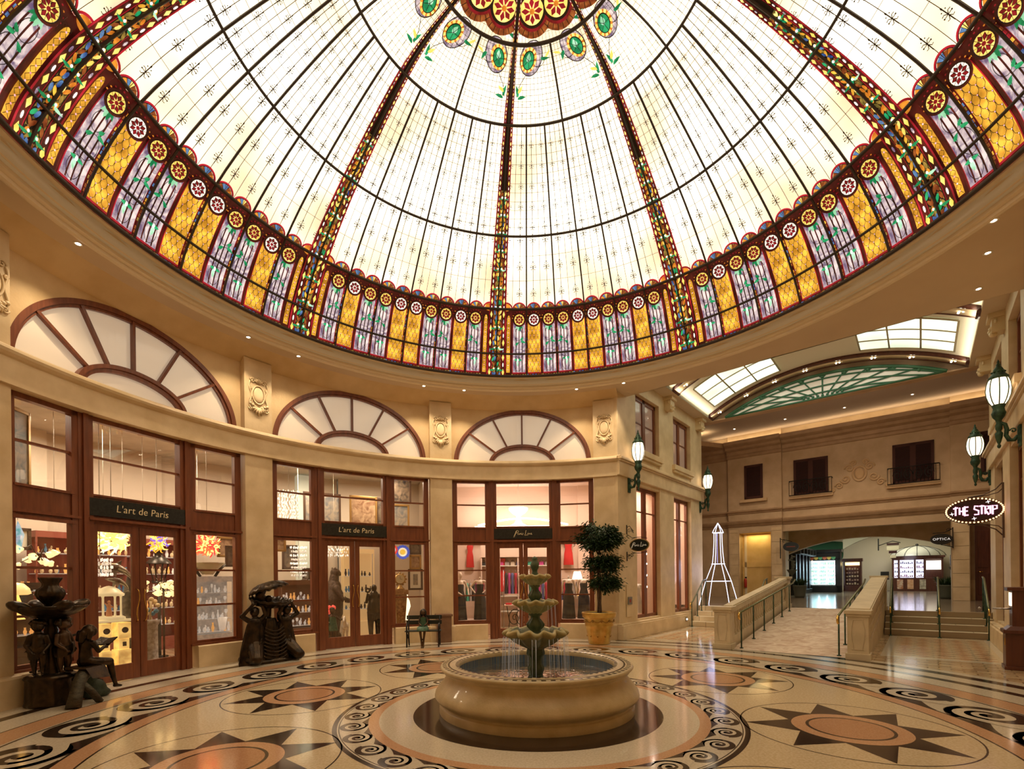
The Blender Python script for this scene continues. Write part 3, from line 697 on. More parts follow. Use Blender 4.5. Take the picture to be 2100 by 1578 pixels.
def rib_mb():
    m = DMB(); R_ = random.Random(5)
    def hwa(s): return lerp(2.30, 1.95, min(1, s / S4)) if s < S4 else lerp(1.95, 1.5, (s - S4) / (S5 - S4)) if s < S5 else lerp(1.5, 5.0, (s - S5) / (SE - S5))
    top = S5 + 0.75; N_ = 56; 
    def strip(k0, k1, ins, mi, a=0.0, b=top, n=N_):
        vs = []
        for j in range(n + 1):
            s_ = lerp(a, b, j / n); h_ = rad(hwa(s_)) * prof(s_)[0]; vs += [D(0, s_, ins, k0 * h_), D(0, s_, ins, k1 * h_)]
        m.add(vs, [(2 * i, 2 * i + 1, 2 * i + 3, 2 * i + 2) for i in range(n)], mi)
    strip(-1, 1, 0.020, DR); 
    for sd in (-1, 1): strip(*sorted((sd * 1.0, sd * 0.9)), 0.024, RD); strip(*sorted((sd * 0.55, sd * 0.50)), 0.024, RD); strip(*sorted((sd * 0.50, sd * 0.46)), 0.028, LE)
    leaf_end = S3 + 0.75
    for sd in (-1, 1):
        strip(*sorted((sd * 0.46, sd * 0.05)), 0.024, OL, 0, leaf_end); strip(*sorted((sd * 0.46, 0)), 0.024, LE, leaf_end, top)
        s_ = 0.05; j = 0
        while s_ < leaf_end - 0.05:
            h_ = rad(hwa(s_)) * prof(s_)[0]; l = 0.072 * h_ / 0.2 + 0.012
            for u in (0.14, 0.34):
                col = R_.choice([OR, AM, YE, OL, BR, BL, GR, OR, BR, AM] if s_ > S2 else [OL, BR, OL, GR, BL, OR, BR])
                m.ell(0, (sd * u * h_ + R_.uniform(-.01, .01), s_ + R_.uniform(-.01, .01)), 0.115 * h_, l * 0.72, 0.027, LE, 9); m.ell(0, (sd * u * h_ + R_.uniform(-.006, .006), s_ + R_.uniform(-.006, .006)), 0.10 * h_, l * 0.62, 0.029, col, 9, R_.uniform(-.5, .5))
            if j % 4 == 1:
                x = sd * 0.24 * h_
                m.leaf(0, (x, s_), 0.10 * h_ / 0.2, 0.045 * h_ / 0.2, rad(-40 if sd > 0 else 220), 0.032, R_.choice([GR, GR, LG]), 0.6 * sd); m.leaf(0, (x, s_), 0.10 * h_ / 0.2, 0.045 * h_ / 0.2, rad(200 if sd > 0 else -20), 0.032, GR, -0.6 * sd); m.ell(0, (x, s_ + 0.015), 0.016, 0.02, 0.036, WH, 8)
            s_ += l * 1.25; j += 1
        # chain of yellow lozenges and white ovals
        s_ = 0.02; j = 0
        while s_ < top:
            h_ = rad(hwa(s_)) * prof(s_)[0]; p = 0.145 * max(0.35, h_ / 0.2); x = sd * 0.72 * h_; w_ = 0.13 * h_
            if j % 2 == 0: m.poly(0, [(x, s_), (x + w_, s_ + p * 0.5), (x, s_ + p), (x - w_, s_ + p * 0.5)], 0.028, YE)
            else: m.ell(0, (x, s_ + p * 0.5), w_ * 0.5, p * 0.30, 0.028, WH if j % 4 == 1 else LV, 8)
            s_ += p * 1.0; j += 1
    return m
# panels: ten to a sector, mirrored pairs
lavR = panel_mb('lav', 1).build('lavender_panel', DM); lavL = panel_mb('lav', -1).build('lavender_panel', DM)
ambR = panel_mb('amb', 1).build('amber_panel', DM); ambL = panel_mb('amb', -1).build('amber_panel', DM)
ros_g = rosette_mb(True, 1).build('rosette', DM); ros_w = rosette_mb(False, 2).build('rosette', DM)
protos = [lavR, lavL, ambR, ambL, ros_g, ros_w]
order = [None, ('lav', 1), ('amb', -1), ('lav', 1), ('lav', -1), ('amb', 1), ('amb', -1), ('lav', 1), ('lav', -1), ('amb', 1), ('lav', -1), None]
def rotz(az): return Matrix.Rotation(-rad(az), 4, 'Z')
edge = DMB()
for sd in (1,):
    edge.apatch(0.0, 3.75, 0.0, S1 + 0.05, 0.0, DR, 2, 12); edge.apatch(2.5, 3.35, 0.10, S1 - 0.24, 0.010, AM, 1, 10)
    for j in range(12): edge.ell(2.9, (0, 0.16 + 0.1 * j), 0.011, 0.012, 0.015, PK, 8); 
    for j in range(12): edge.line(2.9, [(-0.035, 0.11 + 0.1 * j), (0.0, 0.16 + 0.1 * j), (0.035, 0.21 + 0.1 * j)], 0.005, 0.013, LE); edge.line(2.9, [(0.035, 0.11 + 0.1 * j), (0.0, 0.16 + 0.1 * j), (-0.035, 0.21 + 0.1 * j)], 0.005, 0.013, LE)
    edge.ell(2.93, (0, S1 - 0.24), 0.037, 0.10, 0.009, AM, 14)
    edge.ann(2.2, (0, S1 - 0.02), 0.12, 0.15, 0.010, RD, 12, 0, pi * 0.9); edge.ell(2.2, (0, S1 + 0.02), 0.10, 0.08, 0.006, OR)
edge_o = edge.build('narrow_amber_panel', DM)
# mirrored edge
edg2 = MB(); edg2.v = [(-x, y, z) for x, y, z in edge.v]; edg2.f = edge.f; edg2.m = edge.m; edg2.sm = edge.sm
edge_m = edg2.build('narrow_amber_panel', DM)
rib0 = rib_mb().build('rib', DM)
# sector of clear glass + fine leads + fleur motifs
cg = DMB(); cg.apatch(0, 45, S1 - 0.02, S3, 0.0, CL, 18, 12); cg.apatch(0, 45, S3, S4, 0.0, CL, 18, 12); cg.apatch(0, 45, S4, S5, 0.0, CL, 18, 8); cg.apatch(0, 45, S5, SE - 0.01, 0.0, CL, 18, 8)
cg0 = cg.build('cream_panes', DM)
ln = DMB()
def aline(az, s0, s1, w_, ins, mi):
    n = max(2, int((s1 - s0) / 0.15)); ln.line(az, [(0, lerp(s0, s1, i / n)) for i in range(n + 1)], w_, ins, mi)
def hline(s_, w_, ins, mi, a0=0, a1=45):
    n = int((a1 - a0) / 2.5); vs = []
    for i in range(n + 1): vs += [D(lerp(a0, a1, i / n), s_ - w_ / 2, ins), D(lerp(a0, a1, i / n), s_ + w_ / 2, ins)]
    ln.add(vs, [(2 * i, 2 * i + 1, 2 * i + 3, 2 * i + 2) for i in range(n)], mi)
def fleur(az, s_, k=1.0):
    ln.line(az, [(0, s_ - 0.10 * k), (0, s_ + 0.12 * k)], 0.009 * k, 0.012, LE); ln.line(az, [(-0.055 * k, s_), (0.055 * k, s_)], 0.008 * k, 0.012, LE)
    for sd in (-1, 1):
        ln.line(az, [(0, s_ + 0.0), (sd * 0.028 * k, s_ + 0.035 * k), (sd * 0.06 * k, s_ + 0.03 * k)], 0.009 * k, 0.012, LE)
        ln.line(az, [(0, s_ - 0.01), (sd * 0.025 * k, s_ - 0.05 * k), (sd * 0.05 * k, s_ - 0.045 * k)], 0.009 * k, 0.012, LE); ln.ell(az, (sd * 0.028 * k, s_ + 0.07 * k), 0.008 * k, 0.008 * k, 0.012, LE, 6)
        ln.ell(az, (sd * 0.055 * k, s_), 0.010 * k, 0.010 * k, 0.012, LE, 6)
    ln.ell(az, (0, s_ + 0.10 * k), 0.010 * k, 0.018 * k, 0.012, LE, 8)
d13 = (S3 - S1) / 6; d34 = (S4 - S3) / 12
for b in range(6):
    for q in (1, 2, 3): aline(7.5 * b + 7.5 * q / 4, S1, S4, 0.007 if q == 2 else 0.008, 0.008, LT)
    for q in (1, 3):
        a = 7.5 * b + 7.5 * q / 4
        for s_ in (S1 + 0.30, S1 + 0.30 + 0.52, S1 + 0.30 + 1.02): fleur(a, s_, 0.98)
        s_ = S3 + 0.14; k = 0.82
        while s_ < S4 - 0.05: fleur(a, s_, k); s_ += 0.35 * k + 0.06; k *= 0.94
for i in range(1, 3): hline(S1 + 0.09 + 0.47 * i, 0.0055, 0.008, LT)
for i in range(1, 12): hline(S3 + d34 * i, 0.005, 0.008, LT)
for i in range(1, 24):
    if i % 12: aline(45 * i / 24, S4, S5, 0.005, 0.008, LT)
for i in range(1, 14): hline(S4 + (S5 - S4) * i / 14, 0.005, 0.008, LT)
for i in range(12):
    for s_, k in ((S4 + 0.12, 0.42), (S4 + 0.27, 0.40)): fleur(45 * (i + 0.5) / 12, s_, k)
for i in range(1, 20): aline(45 * i / 20, S5, S5 + 0.7, 0.004, 0.008, LT)
for i in range(1, 8): hline(S5 + 0.1 * i, 0.0045, 0.008, LT)
ln0 = ln.build('fine_leading', DM)
bar = DMB(); 
for ins in (0.03,): 
    pass
bm_ = MB(); n = 16
bm_.tube([D(0, lerp(0.0, S4, i / n), 0.045) for i in range(n + 1)], 0.0165, 6, smooth=False)
bar0 = bm_.build('glazing_bar', lead)
bm_ = MB(); bm_.tube([D(0, lerp(S4, S5 , i / 8), 0.045) for i in range(9)], 0.016, 6, smooth=False); barU = bm_.build('glazing_bar', lead)
# jewels near the crown: two green jewels either side of a rib, and a big rosette between ribs
jw = DMB()
for sd in (-1, 1):
    c = (sd * 0.235, S5 - 0.22)
    jw.ell(0, (c[0] + sd * 0.04, c[1] + 0.02), 0.17, 0.23, 0.006, LV, 22); jw.ann(0, (c[0] + sd * 0.04, c[1] + 0.02), 0.0, 0.0, 0.007, LE, 3)
    pts = [(c[0] + sd * 0.04 + 0.17 * cos(q), c[1] + 0.02 + 0.23 * sin(q)) for q in [2 * pi * i / 24 for i in range(25)]]; jw.line(0, pts, 0.012, 0.012, LE)
    jw.ell(0, c, 0.125, 0.165, 0.010, YE, 22)
    for i in range(12):
        q = 2 * pi * i / 12; jw.poly(0, [(c[0] + 0.09 * cos(q - .08), c[1] + 0.125 * sin(q - .08)), (c[0] + 0.125 * cos(q - .12), c[1] + 0.165 * sin(q - .12)), (c[0] + 0.125 * cos(q + .12), c[1] + 0.165 * sin(q + .12)), (c[0] + 0.09 * cos(q + .08), c[1] + 0.125 * sin(q + .08))], 0.013, OR)
    jw.ell(0, c, 0.092, 0.128, 0.015, LE, 20); jw.ell(0, c, 0.080, 0.115, 0.018, GR, 20); jw.leaf(0, (c[0] - 0.01, c[1] - 0.02), 0.12, 0.07, rad(80), 0.021, LG, 0.1)
    for i in range(5): jw.line(0, [c, (c[0] + 0.08 * cos(i * 1.25), c[1] + 0.11 * sin(i * 1.25))], 0.007, 0.023, LE)
    jw.line(0, [(c[0] - sd * 0.02, c[1] - 0.2), (sd * 0.14, c[1] - 0.33), (sd * 0.10, c[1] - 0.5)], 0.009, 0.012, LE)
    jw.leaf(0, (sd * 0.12, S5 - 0.72), 0.17, 0.05, rad(90), 0.014, GR, 0.25 * sd); jw.leaf(0, (sd * 0.12, S5 - 0.66), 0.12, 0.05, rad(90 - sd * 40), 0.016, YE, 0.2); jw.leaf(0, (sd * 0.12, S5 - 0.74), 0.14, 0.05, rad(90 - sd * 60), 0.018, GR, -0.3 * sd)
    jw.leaf(0, (sd * 0.42, S5 - 0.20), 0.14, 0.05, rad(-30 if sd > 0 else 210), 0.014, GR, 0.4); jw.leaf(0, (sd * 0.48, S5 - 0.22), 0.12, 0.04, rad(40 if sd > 0 else 140), 0.014, YE, 0.3)
    pts = [(sd * (0.40 + 0.10 * cos(q)), S5 - 0.20 + 0.12 * sin(q)) for q in [pi + pi * i / 10 for i in range(11)]]; jw.line(0, pts, 0.008, 0.012, LE)
    # lavender fans above the ring
    for i in range(5): jw.ell(0, (sd * (0.10 + 0.035 * i), S5 + 0.12 + 0.09 * i), 0.10, 0.09, 0.006 + 0.001 * i, LV if i % 2 else WH, 12)
    for i in range(3): jw.leaf(0, (sd * (0.10 + 0.05 * i), S5 + 0.10 + 0.12 * i), 0.14, 0.05, rad(70 * sd + 60), 0.014, GR, 0.4 * sd)
jw0 = jw.build('green_jewels', DM)
br_ = DMB(); c = (0.0, S5 + 0.38)
br_.ell(0, c, 0.33, 0.33, 0.016, BR, 30)
for i in range(24):
    q = 2 * pi * i / 24; br_.line(0, [(c[0] + 0.22 * cos(q), c[1] + 0.22 * sin(q)), (c[0] + 0.33 * cos(q), c[1] + 0.33 * sin(q))], 0.008, 0.019, LE)
br_.ann(0, c, 0.20, 0.245, 0.021, RD, 30); br_.ell(0, c, 0.205, 0.205, 0.023, LE, 30); br_.ell(0, c, 0.165, 0.165, 0.026, YE, 30)
for i in range(8):
    q = 2 * pi * i / 8; e = (cos(q), sin(q)); br_.poly(0, [(c[0] + e[0] * 0.03, c[1] + e[1] * 0.03), (c[0] + e[0] * 0.1 - e[1] * 0.035, c[1] + e[1] * 0.1 + e[0] * 0.035), (c[0] + e[0] * 0.155, c[1] + e[1] * 0.155), (c[0] + e[0] * 0.1 + e[1] * 0.035, c[1] + e[1] * 0.1 - e[0] * 0.035)], 0.03, RD)
br_.ell(0, c, 0.035, 0.035, 0.033, OR, 12); big0 = br_.build('crown_rosette', DM)
protos += [edge_o, edge_m, rib0, cg0, ln0, bar0, barU, jw0, big0]
def inst(o, az, parent=dome):
    c = o.copy(); COL.objects.link(c); c.parent = parent; c.matrix_basis = rotz(az); return c
for k in range(8):
    a0 = RB + 45 * k
    inst(cg0, a0); inst(ln0, a0); inst(rib0, a0); inst(jw0, a0); inst(big0, a0 + 22.5 - 10.5); inst(big0, a0 + 22.5 + 10.5)
    inst(edge_o, a0); inst(edge_m, a0 + 45); inst(barU, a0 + 22.5); inst(barU, a0)
    for j in range(6): inst(bar0, a0 + 7.5 * j)
    for j, o_ in enumerate(order):
        if o_ is None: continue
        src = {('lav', 1): lavR, ('lav', -1): lavL, ('amb', 1): ambR, ('amb', -1): ambL}[o_]
        p = inst(src, a0 + 3.75 * (j + 0.5)); r_ = (ros_g if o_[0] == 'lav' else ros_w).copy(); COL.objects.link(r_); r_.parent = p
for o in protos: bpy.data.objects.remove(o)
for s_, rr in ((0.02, 0.03), (S2, 0.021), (S1, 0.026), (S3, 0.022), (S4, 0.022), (S5, 0.026)):
    m = MB(); m.tube([D(360 * i / 144, s_, 0.05) for i in range(144)], rr, 6, closed=True); m.build('ring_bar', lead, dome)
m = MB(); n_ = 48
for i in range(n_): pass
# opaque outer shell behind the lit glass
sh = MB(); sh.lathe([(6.3, 6.36), (5.85, 6.36), (5.80, 6.5), (5.62, 7.0), (5.05, 7.80), (3.95, 8.70), (2.45, 9.58), (1.4, 9.86), (0.001, 9.98)], 48, smooth=True)
struct(sh.build('ceiling', mat('shell_white', (0.8, 0.78, 0.7), 0.8)))
# small recessed downlights in the soffit
dl_e = mat('downlight_lens', (1, 0.95, 0.85), 0.3, emit=(1.0, 0.88, 0.68), es=30)
trimw = mat('downlight_trim', (0.75, 0.68, 0.55), 0.4)
def downlight(p, lb, group=None, e=0, spot=70, col=WARM, r=0.045):
    t = thing('recessed_downlight', lb, 'ceiling light', Matrix.Translation(p), group)
    b = MB(); b.lathe([(r * 0.7, 0.0), (r * 0.72, -0.006), (r * 1.3, -0.006), (r * 1.3, 0.002)], 20); b.build('trim_ring', trimw, t)
    b = MB(); b.lathe([(0.0005, 0.0 - 0.002), (r * 0.72, 0.0 - 0.002)], 16); b.build('lens', dl_e, t)
    if e: light('SPOT', 'downlight_lamp', Vector(p) + Vector((0, 0, -0.03)), e, col, 0.04, (0, 0, 0), spot)
    return t
names = {-83.4: 'leftmost, high over the left art shop arch', -57.7: 'left of the pair over the pilaster between the art shops', -48.4: 'right of the pair over the pilaster between the art shops', -22.2: 'left of the pair over the pilaster beside the dress shop',
         -13.1: 'right of the pair over the pilaster beside the dress shop', 12.7: 'left of the pair over the corner pilaster', 23.2: 'right of the pair over the corner pilaster'}
for a, lb in names.items(): downlight(P(a, 6.31, ZS), 'tiny lit soffit downlight, ' + lb, 'downlights in the dome soffit', 85, 105)
for (r, a), lb in {(6.25, 85.6): 'upper of three near the right edge', (6.89, 80.5): 'middle of three near the right edge', (7.80, 74.8): 'lowest of three near the right edge'}.items():
    downlight(P(a, r, ZS), 'soffit downlight, ' + lb, 'downlights in the dome soffit', 60, 95)

# ================================================================== FOUNTAIN
castst = mat('ochre_cast_stone', (0.47, 0.355, 0.175), 0.42, base2=(0.60, 0.47, 0.26), scale=4, bump=0.12, bscale=50, coat=0.2, detail=6)
verds = mat('green_weathered_stone', (0.045, 0.085, 0.045), 0.5, base2=(0.10, 0.135, 0.065), scale=10, bump=0.25, bscale=40)
shellst = mat('mossy_shell_stone', (0.24, 0.27, 0.16), 0.5, base2=(0.42, 0.40, 0.24), scale=7, bump=0.2, bscale=40)
rimst = mat('cream_rim_stone', (0.56, 0.45, 0.20), 0.45, base2=(0.40, 0.36, 0.17), scale=9, bump=0.15)
bluetile = tile_mat('blue_pool_mosaic', (0.05, 0.11, 0.22), (0.16, 0.24, 0.32), 1, 1, 0.15, 0, (0.20, 0.22, 0.22), 0.006, 0.05, 0.025)
water = mat('pool_water', (0.75, 0.9, 0.9), 0.03, trans=1.0, ior=1.33, bump=0.5, bscale=9, scale=9)
stream = mat('falling_water', (0.9, 0.95, 1.0), 0.1, alpha=0.45, emit=(0.9, 0.95, 1), es=0.04)
ft = thing('fountain', 'round stone fountain with three scalloped green tiers in the middle of the floor', 'fountain', at(0, 0, 0.002))
b = MB(); b.lathe([(1.19, 0), (1.19, 0.085), (1.175, 0.10), (1.155, 0.11), (1.175, 0.13), (1.225, 0.165), (1.245, 0.20), (1.235, 0.245), (1.195, 0.305), (1.14, 0.365), (1.11, 0.41), (1.10, 0.445), (1.102, 0.462), (1.13, 0.47), (1.14, 0.485), (1.132, 0.50), (1.165, 0.512), (1.178, 0.53), (1.168, 0.55), (1.147, 0.557), (0.965, 0.557), (0.955, 0.548), (0.952, 0.50)], 96)
b.build('basin', castst, ft)
b = MB(); b.lathe([(0.952, 0.50), (0.952, 0.13), (0.94, 0.12), (0.0005, 0.12)], 64); b.build('pool_lining', bluetile, ft)
b = MB(); b.lathe([(1.085, 0.5585), (1.062, 0.5585)], 96, 1); b.lathe([(1.148, 0.5575), (1.098, 0.5575)], 96, 1)
n = 72
for i in range(n):
    a0, a1 = 2 * pi * i / n, 2 * pi * (i + 0.5) / n
    for (r0, r1, of) in ((1.098, 1.147, 0),):
        q0, q1 = a0 + of * 2 * pi / n, a1 + of * 2 * pi / n
        b.add([(r * sin(q), r * cos(q), 0.5585) for q, r in ((q0, r0), (q1, r0), (q1, r1), (q0, r1))], [(0, 3, 2, 1)], 0)
for i in range(70):
    a0, a1 = 2 * pi * i / 70, 2 * pi * (i + 0.5) / 70
    b.add([(r * sin(q), r * cos(q), 0.5585) for q, r in ((a0, 0.958), (a1, 0.958), (a1, 0.992), (a0, 0.992))], [(0, 3, 2, 1)], 1)
b.build('rim_mosaic', [mat('cream_mosaic_chip', (0.66, 0.54, 0.34), 0.25), mat('dark_mosaic_chip', (0.05, 0.032, 0.02), 0.25)], ft)
b = MB(); b.lathe([(0.95, 0.40), (0.0005, 0.40)], 48); b.build('water', water, ft)
def baluster_col(z0, z1, k, nm):
    h = z1 - z0; b = MB(); pr = [(0.10 * k, z0), (0.105 * k, z0 + 0.04 * h), (0.075 * k, z0 + 0.08 * h), (0.07 * k, z0 + 0.2 * h), (0.11 * k, z0 + 0.36 * h), (0.12 * k, z0 + 0.48 * h), (0.095 * k, z0 + 0.6 * h), (0.06 * k, z0 + 0.74 * h), (0.062 * k, z0 + 0.84 * h), (0.09 * k, z0 + 0.9 * h), (0.085 * k, z1)]
    def wob(a, j, r, z): return (r * (1 + (0.06 * cos(10 * a) if 3 < j < 8 else 0)), z)
    b.lathe(pr, 60, wob=wob); b.build(nm, verds, ft)
b = MB(); b.lathe([(0.19, 0.121), (0.185, 0.15), (0.12, 0.22), (0.085, 0.32), (0.08, 0.40), (0.10, 0.47), (0.095, 0.50), (0.075, 0.54), (0.08, 0.62), (0.11, 0.66), (0.10, 0.72)], 40, wob=lambda a, j, r, z: (r * (1 + 0.06 * cos(8 * a)), z)); b.build('pedestal', verds, ft)
baluster_col(0.90, 1.17, 0.95, 'stem'); baluster_col(1.27, 1.52, 0.72, 'stem')
def bowl(z0, h, R, lob, nm):
    def wob(a, j, r, z):
        k = [0, 0.02, 0.05, 0.08, 0.10, 0.11, 0.10, 0.08, 0.05, 0.02, 0][j]
        return (r * (1 + k * cos(lob * a)), z + k * 0.9 * R * 0.5 * cos(lob * a + pi))
    pr = [(0.06, z0), (0.28 * R, z0 + 0.10 * h), (0.62 * R, z0 + 0.36 * h), (0.85 * R, z0 + 0.66 * h), (0.97 * R, z0 + 0.78 * h), (1.0 * R, z0 + 0.88 * h), (0.95 * R, z0 + 0.99 * h), (0.88 * R, z0 + 0.95 * h), (0.7 * R, z0 + 0.72 * h), (0.4 * R, z0 + 0.5 * h), (0.02, z0 + 0.45 * h)]
    b = MB(); b.lathe(pr[:5] + [pr[7], pr[8], pr[9], pr[10]], 144, wob=lambda a, j, r, z: wob(a, j if j < 5 else j + 2, r, z)); b.build(nm, shellst, ft)
    def wob2(a, j, r, z): return wob(a, j + 3, r * (1.012 if j < 4 else 1), z)
    b = MB(); b.lathe(pr[3:9], 144, wob=wob2); b.build('curled_rim', rimst, ft)
bowl(0.70, 0.27, 0.375, 12, 'scalloped_bowl'); bowl(1.14, 0.19, 0.262, 11, 'scalloped_bowl'); bowl(1.49, 0.155, 0.188, 10, 'scalloped_bowl')
b = MB(); b.lathe([(0.035, 1.60), (0.05, 1.645), (0.032, 1.67), (0.03, 1.69), (0.05, 1.73), (0.052, 1.765), (0.04, 1.80), (0.03, 1.815), (0.037, 1.835), (0.028, 1.855), (0.0005, 1.87)], 30, wob=lambda a, j, r, z: (r * (1 + 0.08 * cos(7 * a + j)), z)); b.build('pinecone_finial', verds, ft)
R_ = random.Random(3)
for i in range(44):
    a = R_.uniform(0, 2 * pi); rr = 0.365 + R_.uniform(-0.01, 0.05)
    b = MB(); b.tube([(rr * sin(a), rr * cos(a), 0.88), (rr * 1.03 * sin(a), rr * 1.03 * cos(a), 0.65), (rr * 1.05 * sin(a), rr * 1.05 * cos(a), 0.40)], [0.0035, 0.0025, 0.0018], 5); b.build('water_stream', stream, ft)
for i in range(10):
    a = R_.uniform(0, 2 * pi); b = MB(); b.tube([(0.26 * sin(a), 0.26 * cos(a), 1.27), (0.275 * sin(a), 0.275 * cos(a), 0.98)], [0.002, 0.0015], 5); b.build('water_stream', stream, ft)

# ================================================================== HALL SIDE WALLS
def hall_wall(nm, w0, sg, u0):
    M = HM(0, w0) if sg > 0 else Mat(-WW, UU, H(0, w0)) ; 
    if sg < 0: M = Mat(-WW, UU, H(0, w0, 0)); M = M @ Matrix.Identity(4)
    # Mat() gives a right-handed frame; for the right wall z would point down, so mirror it
    if sg < 0: M = HM(0, w0) @ Matrix.Scale(-1, 4, (1, 0, 0))
    t = struct(thing(nm, None, None))
    piers = [(u0, 7.45), (9.0, 10.07), (11.55, 12.62)]
    b = MB()
    for (a, c) in piers:
        for z0, z1 in ((0, 4.2), (4.6, 7.02)): b.box(-0.22, 0.0, a, c, z0, z1, M=M)
    for (a, c) in ((7.45, 9.0), (10.07, 11.55)):
        b.box(-0.22, 0.0 - 0.02, a, c, 0, 0.46, M=M); b.box(-0.30, -0.02, a, c, 4.10, 4.2, M=M); b.box(-0.22, -0.02, a, c, 4.6, 5.06, M=M); b.box(-0.22, 0, a, c, 6.62, 7.02, M=M)
    b.build('wall_face', stone2, t)
    b = MB(); b.box(-0.3, 0.06, u0 - 0.02, 12.66, 4.2, 4.56, M=M); b.box(-0.3, 0.10, u0 - 0.03, 12.70, 4.56, 4.60, M=M); b.box(-0.3, 0.14, u0 - 0.04, 12.74, 4.60, 4.66, M=M); b.box(-0.3, 0.10, u0 - 0.03, 12.70, 4.66, 4.70, M=M)
    b.build('string_course', stone2, t, bevel=0.012)
    ub0 = u0 - 0.05 if sg > 0 else 6.98
    b = MB(); b.box(-0.2, 0.14, ub0, 11.0 if sg > 0 else 12.7, 0, 0.37, M=M); b.box(-0.2, 0.10, ub0 + 0.01, 11.0 if sg > 0 else 12.7, 0.37, 0.41, M=M)
    b.build('base_course', stone2, t, bevel=0.008)
    b = MB()
    for (a, c) in ((7.35, 9.1), (9.97, 11.65)): b.box(-0.2, 0.10, a, c, 4.93, 5.08, M=M); b.box(-0.2, 0.06, a + 0.03, c - 0.03, 4.86, 4.93, M=M)
    b.build('sill', stone2, t, bevel=0.008)
    for uc in (9.55, 12.2):
        b = MB(); b.box(0.0, 0.26, uc - 0.19, uc + 0.19, 6.90, 7.02, M=M); b.box(0.0, 0.2, uc - 0.15, uc + 0.15, 6.62, 6.92, M=M)
        for s_ in (-1, 1):
            b.tube([M @ Vector((0.14, uc + s_ * 0.13 + 0.05 * (1 - i / 16) * cos(i * .55), 6.82 + 0.06 * (1 - i / 16) * sin(i * .55))) for i in range(15)], 0.022, 6)
            b.ball(M @ Vector((0.20, uc + s_ * 0.09, 6.70)), 0.05, seg=8, ring=6)
        b.ball(M @ Vector((0.17, uc, 6.62)), 0.07, seg=10, ring=6)
        b.build('console_capital', stone2, t, bevel=0.01)
    # windows
    for wi, (a, c, z0, z1, mz) in enumerate(((7.45, 9.0, 0.46, 4.10, 3.42), (10.07, 11.55, 0.46, 4.10, 3.42), (7.45, 9.0, 5.06, 6.62, 5.9), (10.07, 11.55, 5.06, 6.62, 5.9))):
        b = MB(); x0, x1 = -0.20, -0.12; m_ = (a + c) / 2
        for (p, q) in ((a, a + 0.11), (c - 0.11, c), (m_ - 0.085, m_ + 0.085)): b.box(x0, x1, p, q, z0, z1, M=M)
        b.box(x0, x1, a, c, z0, z0 + 0.09, M=M); b.box(x0, x1, a, c, z1 - 0.11, z1, M=M); b.box(x0 + 0.02, x1 - 0.02, a, c, mz - 0.018, mz + 0.018, M=M)
        b.build('window_frame', wood, t)
        b = MB(); b.box(-0.165, -0.160, a + 0.1, c - 0.1, z0 + 0.05, z1 - 0.05, M=M); b.build('window_pane', pane if z0 < 1 else mat('dusky_pane', (0.42, 0.28, 0.22), 0.12, coat=0.5, emit=(1, 0.66, 0.5), es=0.07), t)
    return t
hall_wall('wall_hall', -2.2, 1, 6.40)
wr = hall_wall('wall_right', 5.05, -1, 4.85)
cpl = MB(); cpl.box(-0.012, 0, -0.14, 0.14, -0.33, 0.33); cpl.box(-0.03, 0, -0.105, 0.105, -0.11, 0.06, 1); cpl.box(-0.036, -0.03, -0.05, 0.05, -0.07, 0.03, 2)
# (access hatch with a small steel call plate on the corner pier)
hat = thing('access_panel', 'stone-coloured access hatch with a small steel plate, right of the potted tree', 'wall panel', HM(6.95, -2.188, 0.98) @ Matrix.Rotation(pi, 4, 'Z'))
b = MB(); b.box(-0.008, 0.004, -0.17, 0.17, -0.42, 0.42); b.build('hatch', stone2, hat)
b = MB(); b.box(-0.025, 0.0, -0.12, 0.12, -0.10, 0.10); b.build('steel_plate', mat('brushed_steel', (0.30, 0.28, 0.25), 0.35, metal=0.8), hat)
b = MB(); b.box(-0.030, -0.02, -0.04, 0.04, -0.04, 0.04); b.build('red_button', mat('red_plastic', (0.35, 0.03, 0.02), 0.4), hat)
st_l = thing('step_light', 'small square lit step light low on the wall by the left steps', 'wall light', HM(10.62, -2.058, 0.24))
b = MB(); b.box(0.0, 0.02, -0.07, 0.07, -0.06, 0.06); b.build('housing', mat('step_light_bronze', (0.15, 0.10, 0.05), 0.4), st_l); b = MB(); b.ball((0.025, 0, 0), 0.022); b.build('lens', dl_e, st_l)

